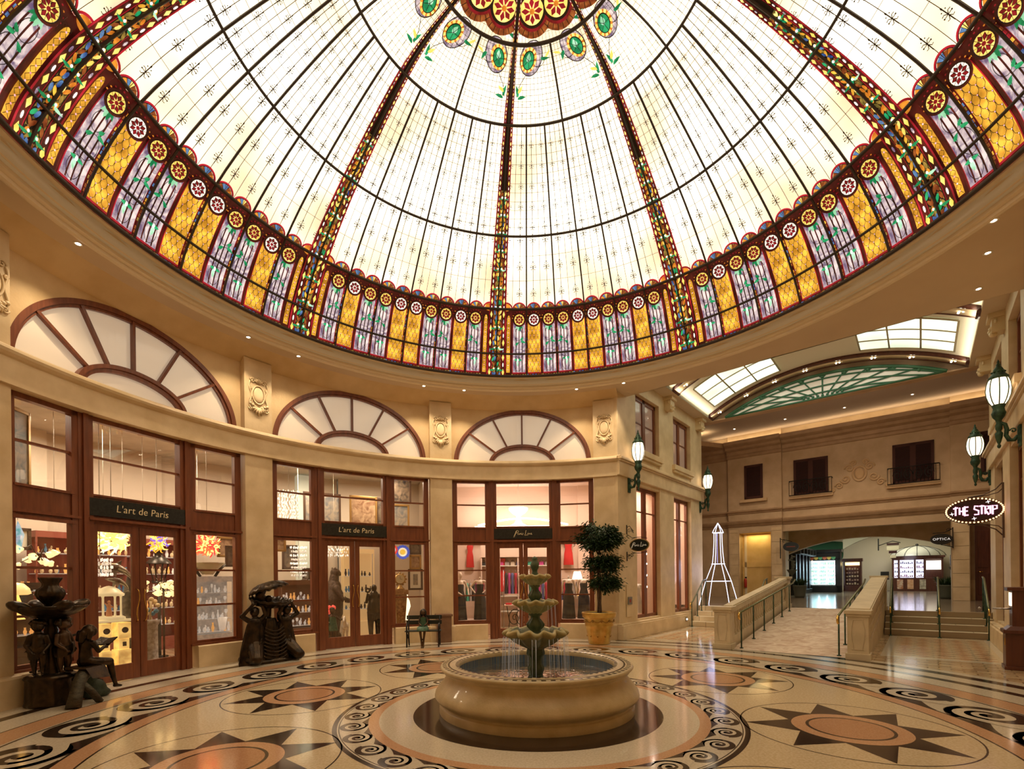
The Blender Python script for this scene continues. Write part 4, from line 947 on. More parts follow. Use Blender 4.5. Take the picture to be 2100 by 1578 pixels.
# ================================================================== HALL CEILING, VAULT, TYMPANUM
VW0, VW1, VU0, VU1, ZH = -1.83, 4.68, 7.4, 12.72, 7.0
ch = MB(); M = HM()
for (a, c, e, f_) in ((W0 - 0.0, VW0, 6.93, VU1), (VW1, W1 + 0.0, 6.93, VU1), (VW0, VW1, 6.93, VU0)): ch.box(a, c, e, f_, ZH, ZH + 0.1, M=M)
struct(ch.build('ceiling', plaster))
VC = (VW0 + VW1) / 2; HS = (VW1 - VW0) / 2; RISE = 0.88; VR = (HS * HS + RISE * RISE) / (2 * RISE)
def vz(w_, dr=0.0, base=ZH): return base + sqrt(max(0, (VR + dr) ** 2 - (w_ - VC) ** 2)) - (VR - RISE)
va = MB(); n = 32
ucol = [VU0, 9.15, 9.55, 12.30, VU1]
def varch(mb, u0, u1, dr, w0=VW0, w1=VW1, mi=0, n=32, thick=0.0):
    vs = []
    for i in range(n + 1):
        w_ = lerp(w0, w1, i / n); z = vz(w_) + dr
        for (u, zz) in ((u0, z), (u1, z), (u1, z + thick), (u0, z + thick)): vs.append(H(u, w_, zz))
    if thick: fs = [(4 * i + j, 4 * i + (j + 1) % 4, 4 * i + 4 + (j + 1) % 4, 4 * i + 4 + j) for i in range(n) for j in range(4)]
    else: fs = [(4 * i, 4 * i + 1, 4 * i + 5, 4 * i + 4) for i in range(n)]
    mb.add(vs, fs, mi, None, True)
varch(va, VU0, VU1, 0.12); 
va.add([H(VU0, lerp(VW0, VW1, i / n), vz(lerp(VW0, VW1, i / n)) + 0.13) for i in range(n + 1)] + [H(VU0, VW1, ZH), H(VU0, VW0, ZH)], [tuple(range(n + 3))])
for w_ in (VW0, VW1): va.add([H(VU0, w_, ZH), H(VU1, w_, ZH), H(VU1, w_, ZH + 0.16), H(VU0, w_, ZH + 0.16)], [(0, 1, 2, 3)])
struct(va.build('ceiling', creamp))
spotfix = mat('track_light_lens', (1, 0.95, 0.85), 0.3, emit=(1.0, 0.85, 0.65), es=14)
for (u0, u1), pl in (((9.12, 9.58), 'nearer'), ((12.28, 12.70), 'farther')):
    t = thing('vault_arch_rib', 'dark-edged tan arch rib with small spotlights under the barrel vault, the %s one' % pl, 'arch rib')
    for q0, q1 in ((u0, u0 + 0.05), (u1 - 0.05, u1)):
        b = MB(); varch(b, q0, q1, 0.02, thick=0.10); b.build('dark_edge', woodd, t)
    b = MB(); varch(b, u0 + 0.05, u1 - 0.05, 0.03, thick=0.08); b.build('tan_face', stone2, t)
    for w0_, w1_ in ((VW0, VW0 + 0.07), (VW1 - 0.07, VW1)):
        b = MB(); varch(b, u0, u1, 0.0, w0_, w1_, n=2, thick=0.12); b.build('end_block', woodd, t)
    for i in range(8):
        w_ = lerp(VW0 + 0.3, VW1 - 0.3, i / 7); z = vz(w_) + 0.015
        for s_ in (-0.04, 0.04):
            b = MB(); b.ball(H((u0 + u1) / 2, w_ + s_, z), 0.022, seg=8, ring=5); b.build('spotlight', spotfix, t)
skyl = mat('skylight_glass', (0.8, 0.9, 0.8), 0.3, emit=(0.86, 1.0, 0.78), es=0.7, evar=1.35, scale=0.5, lo=0.35, hi=0.6)
skf = mat('skylight_frame', (0.45, 0.36, 0.22), 0.5)
for sg, pl in ((-1, 'left'), (1, 'right')):
    for (u0, u1), far in (((10.0, 11.98), True), ((7.45, 8.95), False)):
        wa, wb = VC + sg * 1.0, VC + sg * 2.95
        t = thing('vault_skylight', 'glowing pale green skylight in the %s flank of the barrel vault%s' % (pl, '' if far else ', nearer bay'), 'skylight')
        b = MB(); varch(b, u0, u1, 0.095, min(wa, wb), max(wa, wb), n=12); b.build('glazing', skyl, t)
        b = MB()
        for u in (u0, lerp(u0, u1, .34), lerp(u0, u1, .67), u1): varch(b, u - 0.02, u + 0.02, 0.075, min(wa, wb), max(wa, wb), n=12, thick=0.03)
        for k in range(4 if far else 3):
            w_ = lerp(wa, wb, k / (3 if far else 2)); varch(b, u0, u1, 0.07, w_ - 0.02, w_ + 0.02, n=1, thick=0.03)
        b.build('glazing_bars', skf, t)
light('AREA', 'vault_skylight_lamp', H(11.0, VC, 7.75), 40, (0.95, 1, 0.85), 3.5, (0, 0, -A40), sy=1.6)
for w_, rx in ((VW0 + 0.12, 0), (VW1 - 0.12, 0)): light('AREA', 'vault_fill_light', H(10.1, w_, 7.04), 8, (1, 0.90, 0.68), 0.12, (pi, 0, -A40), sy=4.6)  # unseen upward fill added to brighten the vault plaster, no fixture here
for u_ in (9.35, 12.1):
    for w_ in (-0.6, 1.4, 3.4): light('SPOT', 'rib_spot_lamp', H(u_, w_, 7.0), 60, (1, 0.80, 0.58), 0.06, (0, 0, 0), 100)
# tympanum lattice
ty = struct(thing('window_7', None, None)); UT = 12.74
b = MB(); b.slab([(lerp(VW0, VW1, i / 40), vz(lerp(VW0, VW1, i / 40)) + 0.1) for i in range(41)] + [(VW1, ZH), (VW0, ZH)], UT + 0.02, UT + 0.30, M=M); b.build('wall_face', stucco, ty)
tg = mat('tympanum_glass', (0.62, 0.52, 0.40), 0.25, emit=(1.0, 0.82, 0.62), es=0.22, coat=0.4)
TW0, TW1, TR = VW0 + 0.42, VW1 - 0.42, 0.70; hs = (TW1 - TW0) / 2; tR = (hs * hs + TR * TR) / (2 * TR)
def tz(w_, k=1.0): return ZH + 0.03 + max(0, k * (sqrt(max(0, tR ** 2 - (w_ - VC) ** 2)) - (tR - TR)))
b = MB(); b.slab([(lerp(TW0, TW1, i / 40), tz(lerp(TW0, TW1, i / 40))) for i in range(41)], UT + 0.0, UT + 0.019, M=M); b.build('glass', tg, ty)
grm = mat('green_lattice', (0.05, 0.16, 0.085), 0.45)
b = MB()
def tyt(pts, r): b.tube([H(UT - 0.03, x, z) for x, z in pts], r * 1.5, 6)
tyt([(lerp(TW0, TW1, i / 40), tz(lerp(TW0, TW1, i / 40))) for i in range(41)], 0.03); tyt([(TW0, ZH + 0.03), (TW1, ZH + 0.03)], 0.02)
for k in (0.80, 0.50, 0.22):
    ws = [lerp(TW0, TW1, i / 60) for i in range(61)]; tyt([(VC + (x - VC) * (0.96 if k > .7 else 0.86 if k > .4 else 0.62), ZH + 0.03 + (tz(x) - ZH - 0.03) * k) for x in ws], 0.017)
for i in range(9):
    f_ = (i + 1) / 10; wt = lerp(TW0, TW1, f_); wb_ = VC + (wt - VC) * 0.22
    tyt([(wt, tz(wt) - 0.01), (wb_, ZH + 0.10)], 0.015)
    b.ball(H(UT - 0.03, wb_, ZH + 0.09), 0.04, seg=8, ring=5)
    b.ball(H(UT - 0.03, wt, tz(wt) - 0.07), (0.06, 0.04, 0.05), seg=8, ring=5)
    for s_ in (-1, 1): tyt([(wt, tz(wt) - 0.11), (wt + s_ * 0.07, tz(wt) - 0.05), (wt + s_ * 0.09, tz(wt) + 0.0)], 0.013)
b.build('green_lattice', grm, ty)

# ================================================================== STEPS, RAMP, UPPER FLOOR
ZF = 0.60
for nm, (wa, wb), us in (('left', (-2.05, 0.18), [10.92, 11.22, 11.52, 11.82]), ('right', (2.92, 5.04), [11.40, 11.70, 12.00, 12.30])):
    b = MB()
    for i, u in enumerate(us): b.box(wa, wb, u, 13.2, 0.15 * i + (0.001 if i == 0 else 0), 0.15 * (i + 1) - (0.001 if i == 3 else 0), M=M)
    struct(b.build('floor_steps_%s' % nm, t_step, bevel=0.008))
b = MB(); b.add([H(6.42, 0.5, 0.006), H(6.42, 2.6, 0.006), H(12.4, 2.6, ZF), H(12.4, 0.5, ZF), H(12.4, 0.5, 0), H(12.4, 2.6, 0)], [(0, 1, 2, 3), (0, 3, 4), (1, 5, 2), (3, 2, 5, 4)]); struct(b.build('floor_ramp', t_marble))
b = MB(); b.box(-5.6, 9.0, 12.35, 34.0, ZF - 0.2, ZF - 0.0005, M=M); struct(b.build('floor_upper', t_upper))
rstone = mat('carved_balustrade_stone', (0.50, 0.41, 0.26), 0.5, base2=(0.60, 0.50, 0.33), scale=3, bump=0.1, bscale=40)
def ramp_wall(w0, w1, side, lb):
    t = thing('ramp_balustrade', lb, 'balustrade'); wm = (w0 + w1) / 2
    def post(u0, u1, z0, h, nm='newel_post'):
        b = MB(); b.box(w0, w1, u0, u1, z0, z0 + h - 0.08, M=M); b.box(w0 - 0.03, w1 + 0.03, u0 - 0.03, u1 + 0.03, z0, z0 + 0.12, M=M)
        b.box(w0 - 0.02, w1 + 0.02, u0 - 0.02, u1 + 0.02, z0 + h - 0.12, z0 + h - 0.07, M=M); b.box(w0 - 0.045, w1 + 0.045, u0 - 0.045, u1 + 0.045, z0 + h - 0.07, z0 + h, M=M)
        # raised hourglass panel on the front
        for s_ in (-1, 1):
            b.tube([M @ Vector((wm + s_ * (0.085 + 0.02 * cos((z - 0.5) * 9)), u0 - 0.006, z0 + z)) for z in [0.2 + 0.05 * i for i in range(12)]], 0.008, 5)
        b.box(wm - 0.1, wm + 0.1, u0 - 0.01, u0, z0 + 0.19, z0 + 0.205, M=M); b.box(wm - 0.1, wm + 0.1, u0 - 0.01, u0, z0 + 0.75, z0 + 0.765, M=M)
        b.build(nm, rstone, t, bevel=0.006)
    post(6.28, 6.62, 0.0, 0.93); post(12.35, 12.72, ZF - 0.02, 0.98)
    sl = (ZF) / 5.98; rz = lambda u: (u - 6.42) * sl
    u0, u1 = 6.62, 12.35
    b = MB()
    if side == 'left': w0, w1 = w0 + 0.10, w1 - 0.03; wm = (w0 + w1) / 2
    for (za, zb, wa, wb) in ((0.0, 0.20, w0 + 0.03, w1 - 0.03), (0.78, 0.90, w0 - 0.02, w1 + 0.02), (0.90, 0.925, w0, w1)):
        b.add([H(u, w_, (rz(u) if za > 0 else (0 if side == 'right' or side == 'left' else 0)) + za) if za > 0 else H(u, w_, 0.0) for u in (u0, u1) for w_ in (wa, wb)] + [H(u, w_, rz(u) + zb) for u in (u0, u1) for w_ in (wa, wb)], [(0, 1, 3, 2), (4, 6, 7, 5), (0, 4, 5, 1), (2, 3, 7, 6), (0, 2, 6, 4), (1, 5, 7, 3)])
    b.build('rail_and_plinth', rstone, t)
    n = 30
    if side == 'left':
        for i in range(n):
            u = lerp(u0 + 0.12, u1 - 0.12, i / (n - 1)); z = rz(u); b = MB()
            b.lathe([(0.055, 0.20), (0.055, 0.24), (0.03, 0.27), (0.05, 0.36), (0.055, 0.42), (0.035, 0.52), (0.026, 0.62), (0.045, 0.70), (0.055, 0.74), (0.055, 0.785)], 10, M=Matrix.Translation(H(u, wm, z))); b.build('baluster', rstone, t)
        b = MB(); b.add([H(u, wm, rz(u) + z) for u, z in ((u0, 0.2), (u1, 0.2), (u1, 0.78), (u0, 0.78))], [(0, 1, 2, 3)]); b.build('back_panel', rstone, t)
    else:
        b = MB(); b.add([H(u, w_, rz(u) + z) for w_ in (w0 + 0.05, w1 - 0.05) for u, z in ((u0, 0.2), (u1, 0.2), (u1, 0.78), (u0, 0.78))], [(0, 1, 2, 3), (4, 7, 6, 5)])
        b.build('panel', rstone, t)
        b = MB(); wf = w1 - 0.045
        for i in range(46):
            u = lerp(u0 + 0.12, u1 - 0.1, i / 45); z = rz(u) + 0.36
            b.tube([H(u + 0.045 * cos(q) , wf, z + 0.075 * sin(q) + 0.01 * cos(q)) for q in [2 * pi * j / 12 for j in range(12)]], 0.010, 5, closed=True)
        for zz in (0.26, 0.46): b.tube([H(u0, wf, rz(u0) + zz), H(u1, wf, rz(u1) + zz)], 0.012, 6)
        b.build('guilloche_relief', rstone, t)
    return t
ramp_wall(0.17, 0.50, 'left', 'stone balustrade with turned balusters along the left side of the ramp')
ramp_wall(2.60, 2.93, 'right', 'solid stone balustrade with ringed relief between ramp and right steps')
def handrail(lb, pts, posts, endloop=True):
    """pts: rail line in (u,w,z); posts: (u,w,zfoot,ztop)"""
    t = thing('handrail', lb, 'handrail')
    b = MB(); b.tube([H(*p) for p in pts], 0.022, 8); b.build('rail', mat('bronzed_rail', (0.16, 0.17, 0.09), 0.35, metal=0.6), t)
    for (u, w_, z0, z1) in posts:
        b = MB(); b.tube([H(u, w_, z0), H(u, w_, z1)], 0.015, 8); b.tube([H(u, w_, z0), H(u, w_, z0 + 0.02)], 0.04, 10); b.build('post', verd, t)
    if endloop:
        u, w_, z = pts[0]; b = MB()
        b.tube([H(u - 0.02 + 0.0 * q, w_, z + 0.0) for q in (0,)] + [H(u - 0.07 * sin(q), w_, z - 0.07 + 0.07 * cos(q)) for q in [pi * i / 8 for i in range(9)]], 0.021, 8); b.build('brass_end', brass, t)
    return t
sl = ZF / 5.98
for w_, lb in ((0.66, 'long sloping green handrail with slim posts, left side of the ramp'), (2.44, 'long sloping green handrail with slim posts, right side of the ramp')):
    us = [6.55 + 1.02 * i for i in range(6)]
    handrail(lb, [(us[0] - 0.12, w_, 0.80), (12.2, w_, 0.80 + sl * 5.6), (12.55, w_, ZF + 0.86)], [(u, w_, max(0, (u - 6.42) * sl), (u - 6.42) * sl + 0.80) for u in us])
for w_, us, lb in ((3.06, 11.40, 'sloping green stair rail with brass end, beside the right balustrade'), (4.02, 11.40, 'sloping green stair rail with brass end, centre of the right steps'), (4.90, 11.40, 'sloping green stair rail with brass end, against the right wall'),
                   (-1.93, 10.92, 'sloping stair rail with brass end along the shop wall, left steps'), (-0.05, 10.92, 'sloping stair rail between left steps and balustrade')):
    handrail(lb, [(us - 0.22, w_, 0.74), (us, w_, 0.84), (us + 0.92, w_, 1.46), (us + 1.25, w_, 1.5)], [(us - 0.16, w_, 0.0, 0.78), (us + 0.35, w_, 0.30, 1.08), (us + 0.75, w_, 0.45, 1.35), (us + 1.2, w_, ZF, 1.5)])
# ================================================================== FAR HALL
M = HM()
ub = 19.5
cz = MB(); cz.box(-6, 9.5, 13.04, 20.2, 8.12, 8.2, M=M); struct(cz.build('ceiling', mat('taupe_ceiling', (0.45, 0.35, 0.27), 0.8)))
wb = MB()
def wbox(mb, wa, wb_, u0, u1, z0, z1, mi=0): mb.box(wa, wb_, u0, u1, z0, z1, mi, M)
NB = MB()
# main recessed wall W -1.03..4.6, opening below z 3.56
NB.box(-1.03, 4.6, ub, ub + 0.4, 3.56, 8.12, M=M)
# left pilaster block with niche opening (W -2.75..-1.45, z .6..3.55)
for (a, c, z0, z1) in ((-3.25, -2.78, ZF, 8.12), (-1.45, -1.0, ZF, 8.12), (-2.78, -1.45, 3.57, 8.12)): NB.box(a, c, ub - 0.16, ub + 0.4, z0, z1, M=M)
NB.box(-6.0, -3.25, ub, ub + 0.4, ZF, 8.12, M=M)
NB.box(4.55, 5.05, ub - 0.16, ub + 0.5, ZF, 8.12, M=M); NB.box(5.05, 9.5, ub + 0.3, ub + 0.6, ZF, 4.2, M=M); NB.box(5.05, 9.5, ub - 0.16, ub + 0.6, 4.2, 8.12, M=M)
hst = mat('hall_stucco', (0.50, 0.365, 0.22), 0.75, base2=(0.60, 0.45, 0.285), scale=2.2, bump=0.15, bscale=35, detail=7)
bwf = struct(NB.build('wall_back', hst))
SB = MB()
for wq in (-6.0, 9.4): SB.box(wq, wq + 0.1, 12.6, 20, ZF, 8.15, M=M)
SB.box(-6.0, -2.25, 12.4, 12.62, 0, 8.15, M=M); SB.box(5.10, 9.5, 12.4, 12.66, 0, 8.15, M=M); SB.box(-6, 9.5, 12.76, 13.04, 7.03, 8.15, M=M); SB.box(-6, 9.5, 12.72, 13.04, 6.99, 7.03, M=M)
struct(SB.build('wall_hall', stucco_pink))
AB = MB()   # ashlar blocks around niche and on piers
ash = tile_mat('ashlar_limestone', (0.60, 0.50, 0.35), (0.66, 0.55, 0.40), 1, 1, 0.6, 0, (0.38, 0.29, 0.18), 0.004, 50, 50)
def ashlar(a, c, u, z0, z1, mb):
    z = z0; 
    while z < z1 - 0.02:
        zz = min(z1, z + 0.50); mb.box(a, c, u - 0.02, u, z + 0.006, zz - 0.006, M=M); z = zz
for (a, c) in ((-3.2, -2.82), (-1.42, -1.02), (4.58, 5.03)): ashlar(a, c, ub - 0.165, ZF + 0.0, 4.0 if a > 0 else 3.75, AB)
AB.box(5.05, 9.5, ub + 0.27, ub + 0.31, ZF, ZF + 0.75, M=M)
struct(AB.build('wall_back', stone2))
# mouldings along the back wall: crown, string, second string
def runmould(prof, segs, m_, nm):
    b = MB()
    for (a, c, u) in segs:
        vs = [H(u - p, w_, z) for w_ in (a, c) for p, z in prof]; k = len(prof)
        b.add(vs, [(i, i + 1, k + i + 1, k + i) for i in range(k - 1)] + [tuple(range(k)), tuple(range(2 * k - 1, k - 1, -1))])
    struct(b.build(nm, m_))
segs = [(-6, -3.27, ub), (-3.27, -0.98, ub - 0.16), (-0.98, 4.53, ub), (4.53, 9.4, ub - 0.16)]
brm = mat('brown_moulding', (0.38, 0.245, 0.135), 0.6, base2=(0.45, 0.30, 0.17), scale=3)
runmould([(0, 7.05), (0.05, 7.08), (0.06, 7.18), (0.12, 7.22), (0.14, 7.36), (0.30, 7.42), (0.36, 7.52), (0.48, 7.56), (0.56, 7.60), (0.60, 7.72), (0.56, 7.76), (0, 7.72)], segs, brm, 'trim_4')
runmould([(0, 4.44), (0.03, 4.46), (0.04, 4.52), (0.10, 4.55), (0.11, 4.60), (0, 4.63)], segs, brm, 'trim_5')
runmould([(0, 3.86), (0.04, 3.88), (0.07, 3.95), (0.13, 4.0), (0.17, 4.08), (0.18, 4.12), (0, 4.16)], segs, brm, 'trim_6')
b = MB(); b.add([H(ub - 0.62, -3.3, 7.55), H(ub - 0.62, -3.3, 7.76), H(17.3, -4.2, 7.76), H(17.3, -4.2, 7.55), H(17.3, -6.0, 7.55), H(17.3, -6.0, 7.76), H(ub, -3.3, 7.55), H(ub, -6.0, 7.55)], [(0, 1, 2, 3), (3, 2, 5, 4), (0, 3, 4, 7, 6)]); struct(b.build('trim_7', brm))
# cove lamp strip hidden on top of the crown
light('AREA', 'cove_lamp', H(19.2, 1.5, 7.80), 34, (1.0, 0.76, 0.44), 11.0, (pi, 0, -A40), sy=0.12)
light('AREA', 'cove_lamp', H(17.8, -4.6, 7.80), 14, (1.0, 0.74, 0.40), 2.0, (pi, 0, -A40), sy=0.12)
# louvred windows with iron balconies
shut = mat('dark_louvres', (0.035, 0.009, 0.008), 0.85); shf = mat('shutter_wood', (0.055, 0.014, 0.009), 0.75)
def louvre_window(n, wa, wb_, z0, z1, u, leaves, balcony):
    t = struct(thing('window_%d' % n, None, None))
    b = MB(); 
    for k in range(leaves):
        a = lerp(wa, wb_, k / leaves); c = lerp(wa, wb_, (k + 1) / leaves)
        for (p, q, r, s_) in ((a, a + 0.09, z0, z1), (c - 0.09, c, z0, z1), (a, c, z0, z0 + 0.1), (a, c, z1 - 0.1, z1)): b.box(p, q, u - 0.05, u, r, s_, M=M)
    b.build('shutter_frame', shf, t)
    b = MB()
    for k in range(leaves):
        a = lerp(wa, wb_, k / leaves); c = lerp(wa, wb_, (k + 1) / leaves); z = z0 + 0.12
        while z < z1 - 0.12: b.box(a + 0.09, c - 0.09, u - 0.035, u - 0.01, z, z + 0.035, M=M); z += 0.055
    b.box(wa + 0.05, wb_ - 0.05, u - 0.008, u, z0, z1, M=M); b.build('louvres', shut, t)
    b = MB(); b.box(wa - 0.18, wb_ + 0.18, u - 0.14, u, z0 - 0.16, z0 - 0.04, M=M); b.build('sill', stucco, t)
    if balcony:
        g = thing('balcony_rail', 'low black wrought iron balcony rail under the %s louvred window' % balcony, 'balcony rail')
        b = MB(); h = 0.62; zz = z0 - 0.03
        for z in (zz, zz + h): b.tube([H(u, wa - 0.15, z), H(u - 0.22, wa - 0.15, z), H(u - 0.22, wb_ + 0.15, z), H(u, wb_ + 0.15, z)], 0.02, 6)
        b.build('rails', ironm, g); b = MB(); nn = 14
        for i in range(nn + 1): w_ = lerp(wa - 0.15, wb_ + 0.15, i / nn); b.tube([H(u - 0.22, w_, zz), H(u - 0.22, w_, zz + h)], 0.010, 5)
        b.build('bars', ironm, g)
        for i in range(4):
            b = MB()
            cw = lerp(wa, wb_, (i + 0.5) / 4); sg = 1 if i % 2 else -1
            b.tube([H(u - 0.225, cw + sg * 0.15 * (1 - j / 26) * cos(j * .5), zz + h / 2 + 0.24 * (1 - j / 26) * sin(j * .5)) for j in range(24)], 0.013, 5)
            b.build('scroll', ironm, g)
louvre_window(8, -2.52, -1.75, 5.13, 6.66, ub - 0.16, 1, None)
louvre_window(9, -0.55, 0.72, 5.10, 6.62, ub, 2, 'middle'); louvre_window(10, 2.86, 4.10, 5.13, 6.65, ub, 2, 'right-hand'); louvre_window(11, 5.35, 6.6, 5.13, 6.65, ub - 0.16, 2, None)
# plaster ornament between the windows
t = thing('plaster_relief', 'faint scrolled plaster relief with an oval shield between two balconied windows', 'wall ornament', HM(ub - 0.005, 1.80, 5.60) @ Matrix.Scale(1.12, 4))
b = MB(); b.tube([(0.20 * cos(q), -0.01, 0.10 + 0.26 * sin(q)) for q in [2 * pi * i / 24 for i in range(24)]], 0.035, 6, closed=True); b.ball((0, 0, 0.1), (0.15, 0.04, 0.2)); b.build('shield', stucco, t)
b = MB()
for s_ in (-1, 1):
    for (cx, cz_, R, dr) in ((0.30, 0.32, 0.15, 1), (0.42, -0.05, 0.16, -1), (0.62, -0.28, 0.13, 1), (0.18, 0.50, 0.10, 1), (0.82, -0.42, 0.08, 1)):
        b.tube([(s_ * (cx + R * (1 - i / 26) * cos(i * 0.42)), -0.01, cz_ + dr * R * (1 - i / 26) * sin(i * 0.42)) for i in range(24)], 0.028, 6)
b.build('scrolls', stucco, t)
# niche, side door
nw = mat('niche_yellow', (0.62, 0.42, 0.14), 0.7, base2=(0.70, 0.49, 0.19), scale=3)
b = MB(); b.box(-2.80, -1.43, ub + 0.42, ub + 0.5, ZF, 3.6, M=M); b.box(-2.80, -1.43, ub + 0.40, ub + 0.42, 2.0, 2.25, M=M); b.box(-2.82, -2.78, ub, ub + 0.5, ZF, 3.6, M=M); b.box(-1.45, -1.41, ub, ub + 0.5, ZF, 3.6, M=M); b.box(-2.8, -1.43, ub, ub + 0.5, 3.56, 3.6, M=M); struct(b.build('wall_niche', nw))
light('AREA', 'niche_lamp', H(ub + 0.2, -2.1, 3.5), 9, (1.0, 0.75, 0.35), 0.9, (0, 0, -A40), sy=0.25)
t = thing('fire_extinguisher', 'small red fire extinguisher hung in the lit yellow niche', 'fire extinguisher', HM(ub + 0.36, -2.66, 1.05))
b = MB(); b.lathe([(0.0005, 0), (0.06, 0.0), (0.065, 0.03), (0.065, 0.36), (0.03, 0.43), (0.0005, 0.44)], 12); b.build('cylinder', mat('red_paint', (0.35, 0.02, 0.01), 0.35), t); b = MB(); b.box(-0.02, 0.06, -0.02, 0.02, 0.43, 0.50); b.build('valve', blackm, t)
t = struct(thing('door_7', None, None, HM(ub + 0.27, 5.62, ZF)))
b = MB(); b.box(-0.42, 0.42, -0.03, 0.02, 0, 2.75); b.build('leaf', woodd, t, bevel=0.005); b = MB()
for (z0, z1) in ((0.2, 1.0), (1.2, 2.55)):
    for s_ in (-1, 1): b.box(*sorted((s_ * 0.06, s_ * 0.35)), -0.05, -0.03, z0, z1)
b.build('panels', woodd, t, bevel=0.01); b = MB(); b.tube([(-0.34, -0.03, 1.05), (-0.34, -0.10, 1.05), (-0.22, -0.10, 1.05)], 0.016, 8); b.build('handle', brass, t)
# ceiling downlights of the far hall
for i, w_ in enumerate((-2.6, -0.6, 1.45, 3.5, 5.5)):
    downlight(H(18.1, w_, 8.115), 'pinpoint downlight in the far hall ceiling, %s' % ('first from the left', 'second from the left', 'middle one', 'second from the right', 'last on the right')[i], 'far hall downlights', 0, r=0.05)
for w_ in (-1.5, 1.4, 4.0): light('SPOT', 'hall_ceiling_lamp', H(16.2, w_, 8.0), 170, (1, 0.75, 0.52), 0.2, (0, 0, 0), 130)
light('AREA', 'wall_wash_lamp', H(13.6, 1.6, 7.0), 60, (1, 0.72, 0.47), 5.0, (rad(62), 0, -A40), sy=0.3)

# ------------------------------------------------------------------ passage beyond the opening
pc = mat('passage_plaster', (0.62, 0.56, 0.42), 0.7); pcl = mat('passage_cream', (0.70, 0.62, 0.45), 0.6)
b = MB(); b.box(-2.6, 6.0, ub + 0.4, 34, 4.3, 4.4, M=M); struct(b.build('ceiling', pc))
b = MB(); b.box(-2.7, -2.6, ub + 0.4, 34, ZF, 4.4, M=M); b.box(5.0, 5.1, ub + 0.4, 34, ZF, 4.4, M=M); b.box(-2.6, 5.1, 33.8, 34, ZF, 4.4, M=M); b.box(-1.5, -0.98, ub + 0.4, 20.6, ZF, 4.4, M=M); struct(b.build('wall_back', pcl))
def seg_arch(u0, u1, wa, wb_, zs, rise, ztop, m_, nm):
    n = 24; R = (((wb_ - wa) / 2) ** 2 + rise ** 2) / (2 * rise); wc = (wa + wb_) / 2
    pts = [(lerp(wa, wb_, i / n), zs + sqrt(R * R - (lerp(wa, wb_, i / n) - wc) ** 2) - (R - rise)) for i in range(n + 1)]
    b = MB(); vs = []
    for (x, z) in pts: vs += [H(u0, x, z), H(u1, x, z), H(u1, x, ztop), H(u0, x, ztop)]
    b.add(vs, [(4 * i + j, 4 * i + (j + 1) % 4, 4 * i + 4 + (j + 1) % 4, 4 * i + 4 + j) for i in range(n) for j in range(4)]); struct(b.build(nm, m_))
seg_arch(21.8, 22.2, -1.4, 5.0, 2.55, 0.72, 4.3, stucco, 'trim_8')
seg_arch(27.5, 27.9, 0.4, 5.0, 3.0, 0.75, 4.3, pc, 'trim_9')
light('AREA', 'passage_lamp', H(24.5, 1.5, 4.25), 120, (0.93, 1.0, 0.80), 4.0, (0, 0, -A40), sy=1.5)
light('AREA', 'passage_lamp', H(31.0, 2.5, 4.25), 90, (1.0, 0.95, 0.78), 3.0, (0, 0, -A40), sy=2)
# drinks shop on the left
t = thing('drinks_kiosk', 'black panelled shopfront with three glowing drinks coolers at the passage end', 'shop kiosk', HM(27.9, -0.52, ZF) @ Matrix.Diagonal((1, 1, .87, 1)))
b = MB(); b.box(-0.95, 0.75, 0.0, 0.8, 0, 0.45); b.box(-0.95, 0.75, 0.0, 0.8, 2.1, 2.75); b.box(-0.95, -0.72, 0, 0.8, 0, 2.75); b.box(0.50, 0.75, 0, 0.8, 0, 2.75); b.box(-1.05, 0.82, -0.12, 0.8, 2.62, 2.80); b.build('casing', blackm, t, bevel=0.01)
cool = mat('cooler_light', (0.6, 0.85, 1), 0.3, emit=(0.62, 0.86, 1.0), es=1.3, evar=2.6, scale=5, lo=0.3, hi=0.7)
coolg = mat('bottle_rows', (0.1, 0.5, 0.2), 0.3, base2=(0.55, 0.75, 0.9), scale=9, emit='base', es=0.6, lo=0.4, hi=0.6)
tube_l = mat('white_tube', (1, 1, 1), 0.3, emit=(0.85, 0.95, 1), es=6)
for k in range(3):
    x = -0.70 + 0.40 * k; b = MB(); b.box(x, x + 0.37, 0.25, 0.3, 0.5, 2.08); b.build('cooler', cool, t)
    b = MB(); b.tube([(x + 0.39, 0.2, 0.55), (x + 0.39, 0.2, 2.05)], 0.03, 6); b.build('light_tube', tube_l, t)
    b = MB()
    for r_ in range(6):
        for c_ in range(5): b.lathe([(0.025, 0), (0.025, 0.12), (0.01, 0.17), (0.01, 0.19)], 6, M=Matrix.Translation((x + 0.05 + 0.065 * c_, 0.2, 0.52 + 0.26 * r_)))
    b.build('bottle_rows', coolg, t)
b = MB()
for k in range(6):
    x = -0.72 + 0.21 * k; b.lathe([(0.10, 0), (0.10, 0.02)], 12, k % 3, M=Matrix.Translation((x + 0.1, -0.02, 2.2)) @ Matrix.Rotation(pi / 2, 4, 'X')); b.add([(x, -0.03, 2.32), (x + 0.2, -0.03, 2.32), (x + 0.2, -0.03, 2.22), (x + 0.1, -0.03, 2.12), (x, -0.03, 2.22)], [(0, 1, 2, 3, 4)], k % 3)
b.build('coloured_swags', [mat('swag_red', (0.5, 0.12, 0.05), 0.6), mat('swag_yellow', (0.6, 0.4, 0.08), 0.6), mat('swag_green', (0.1, 0.3, 0.12), 0.6)], t)
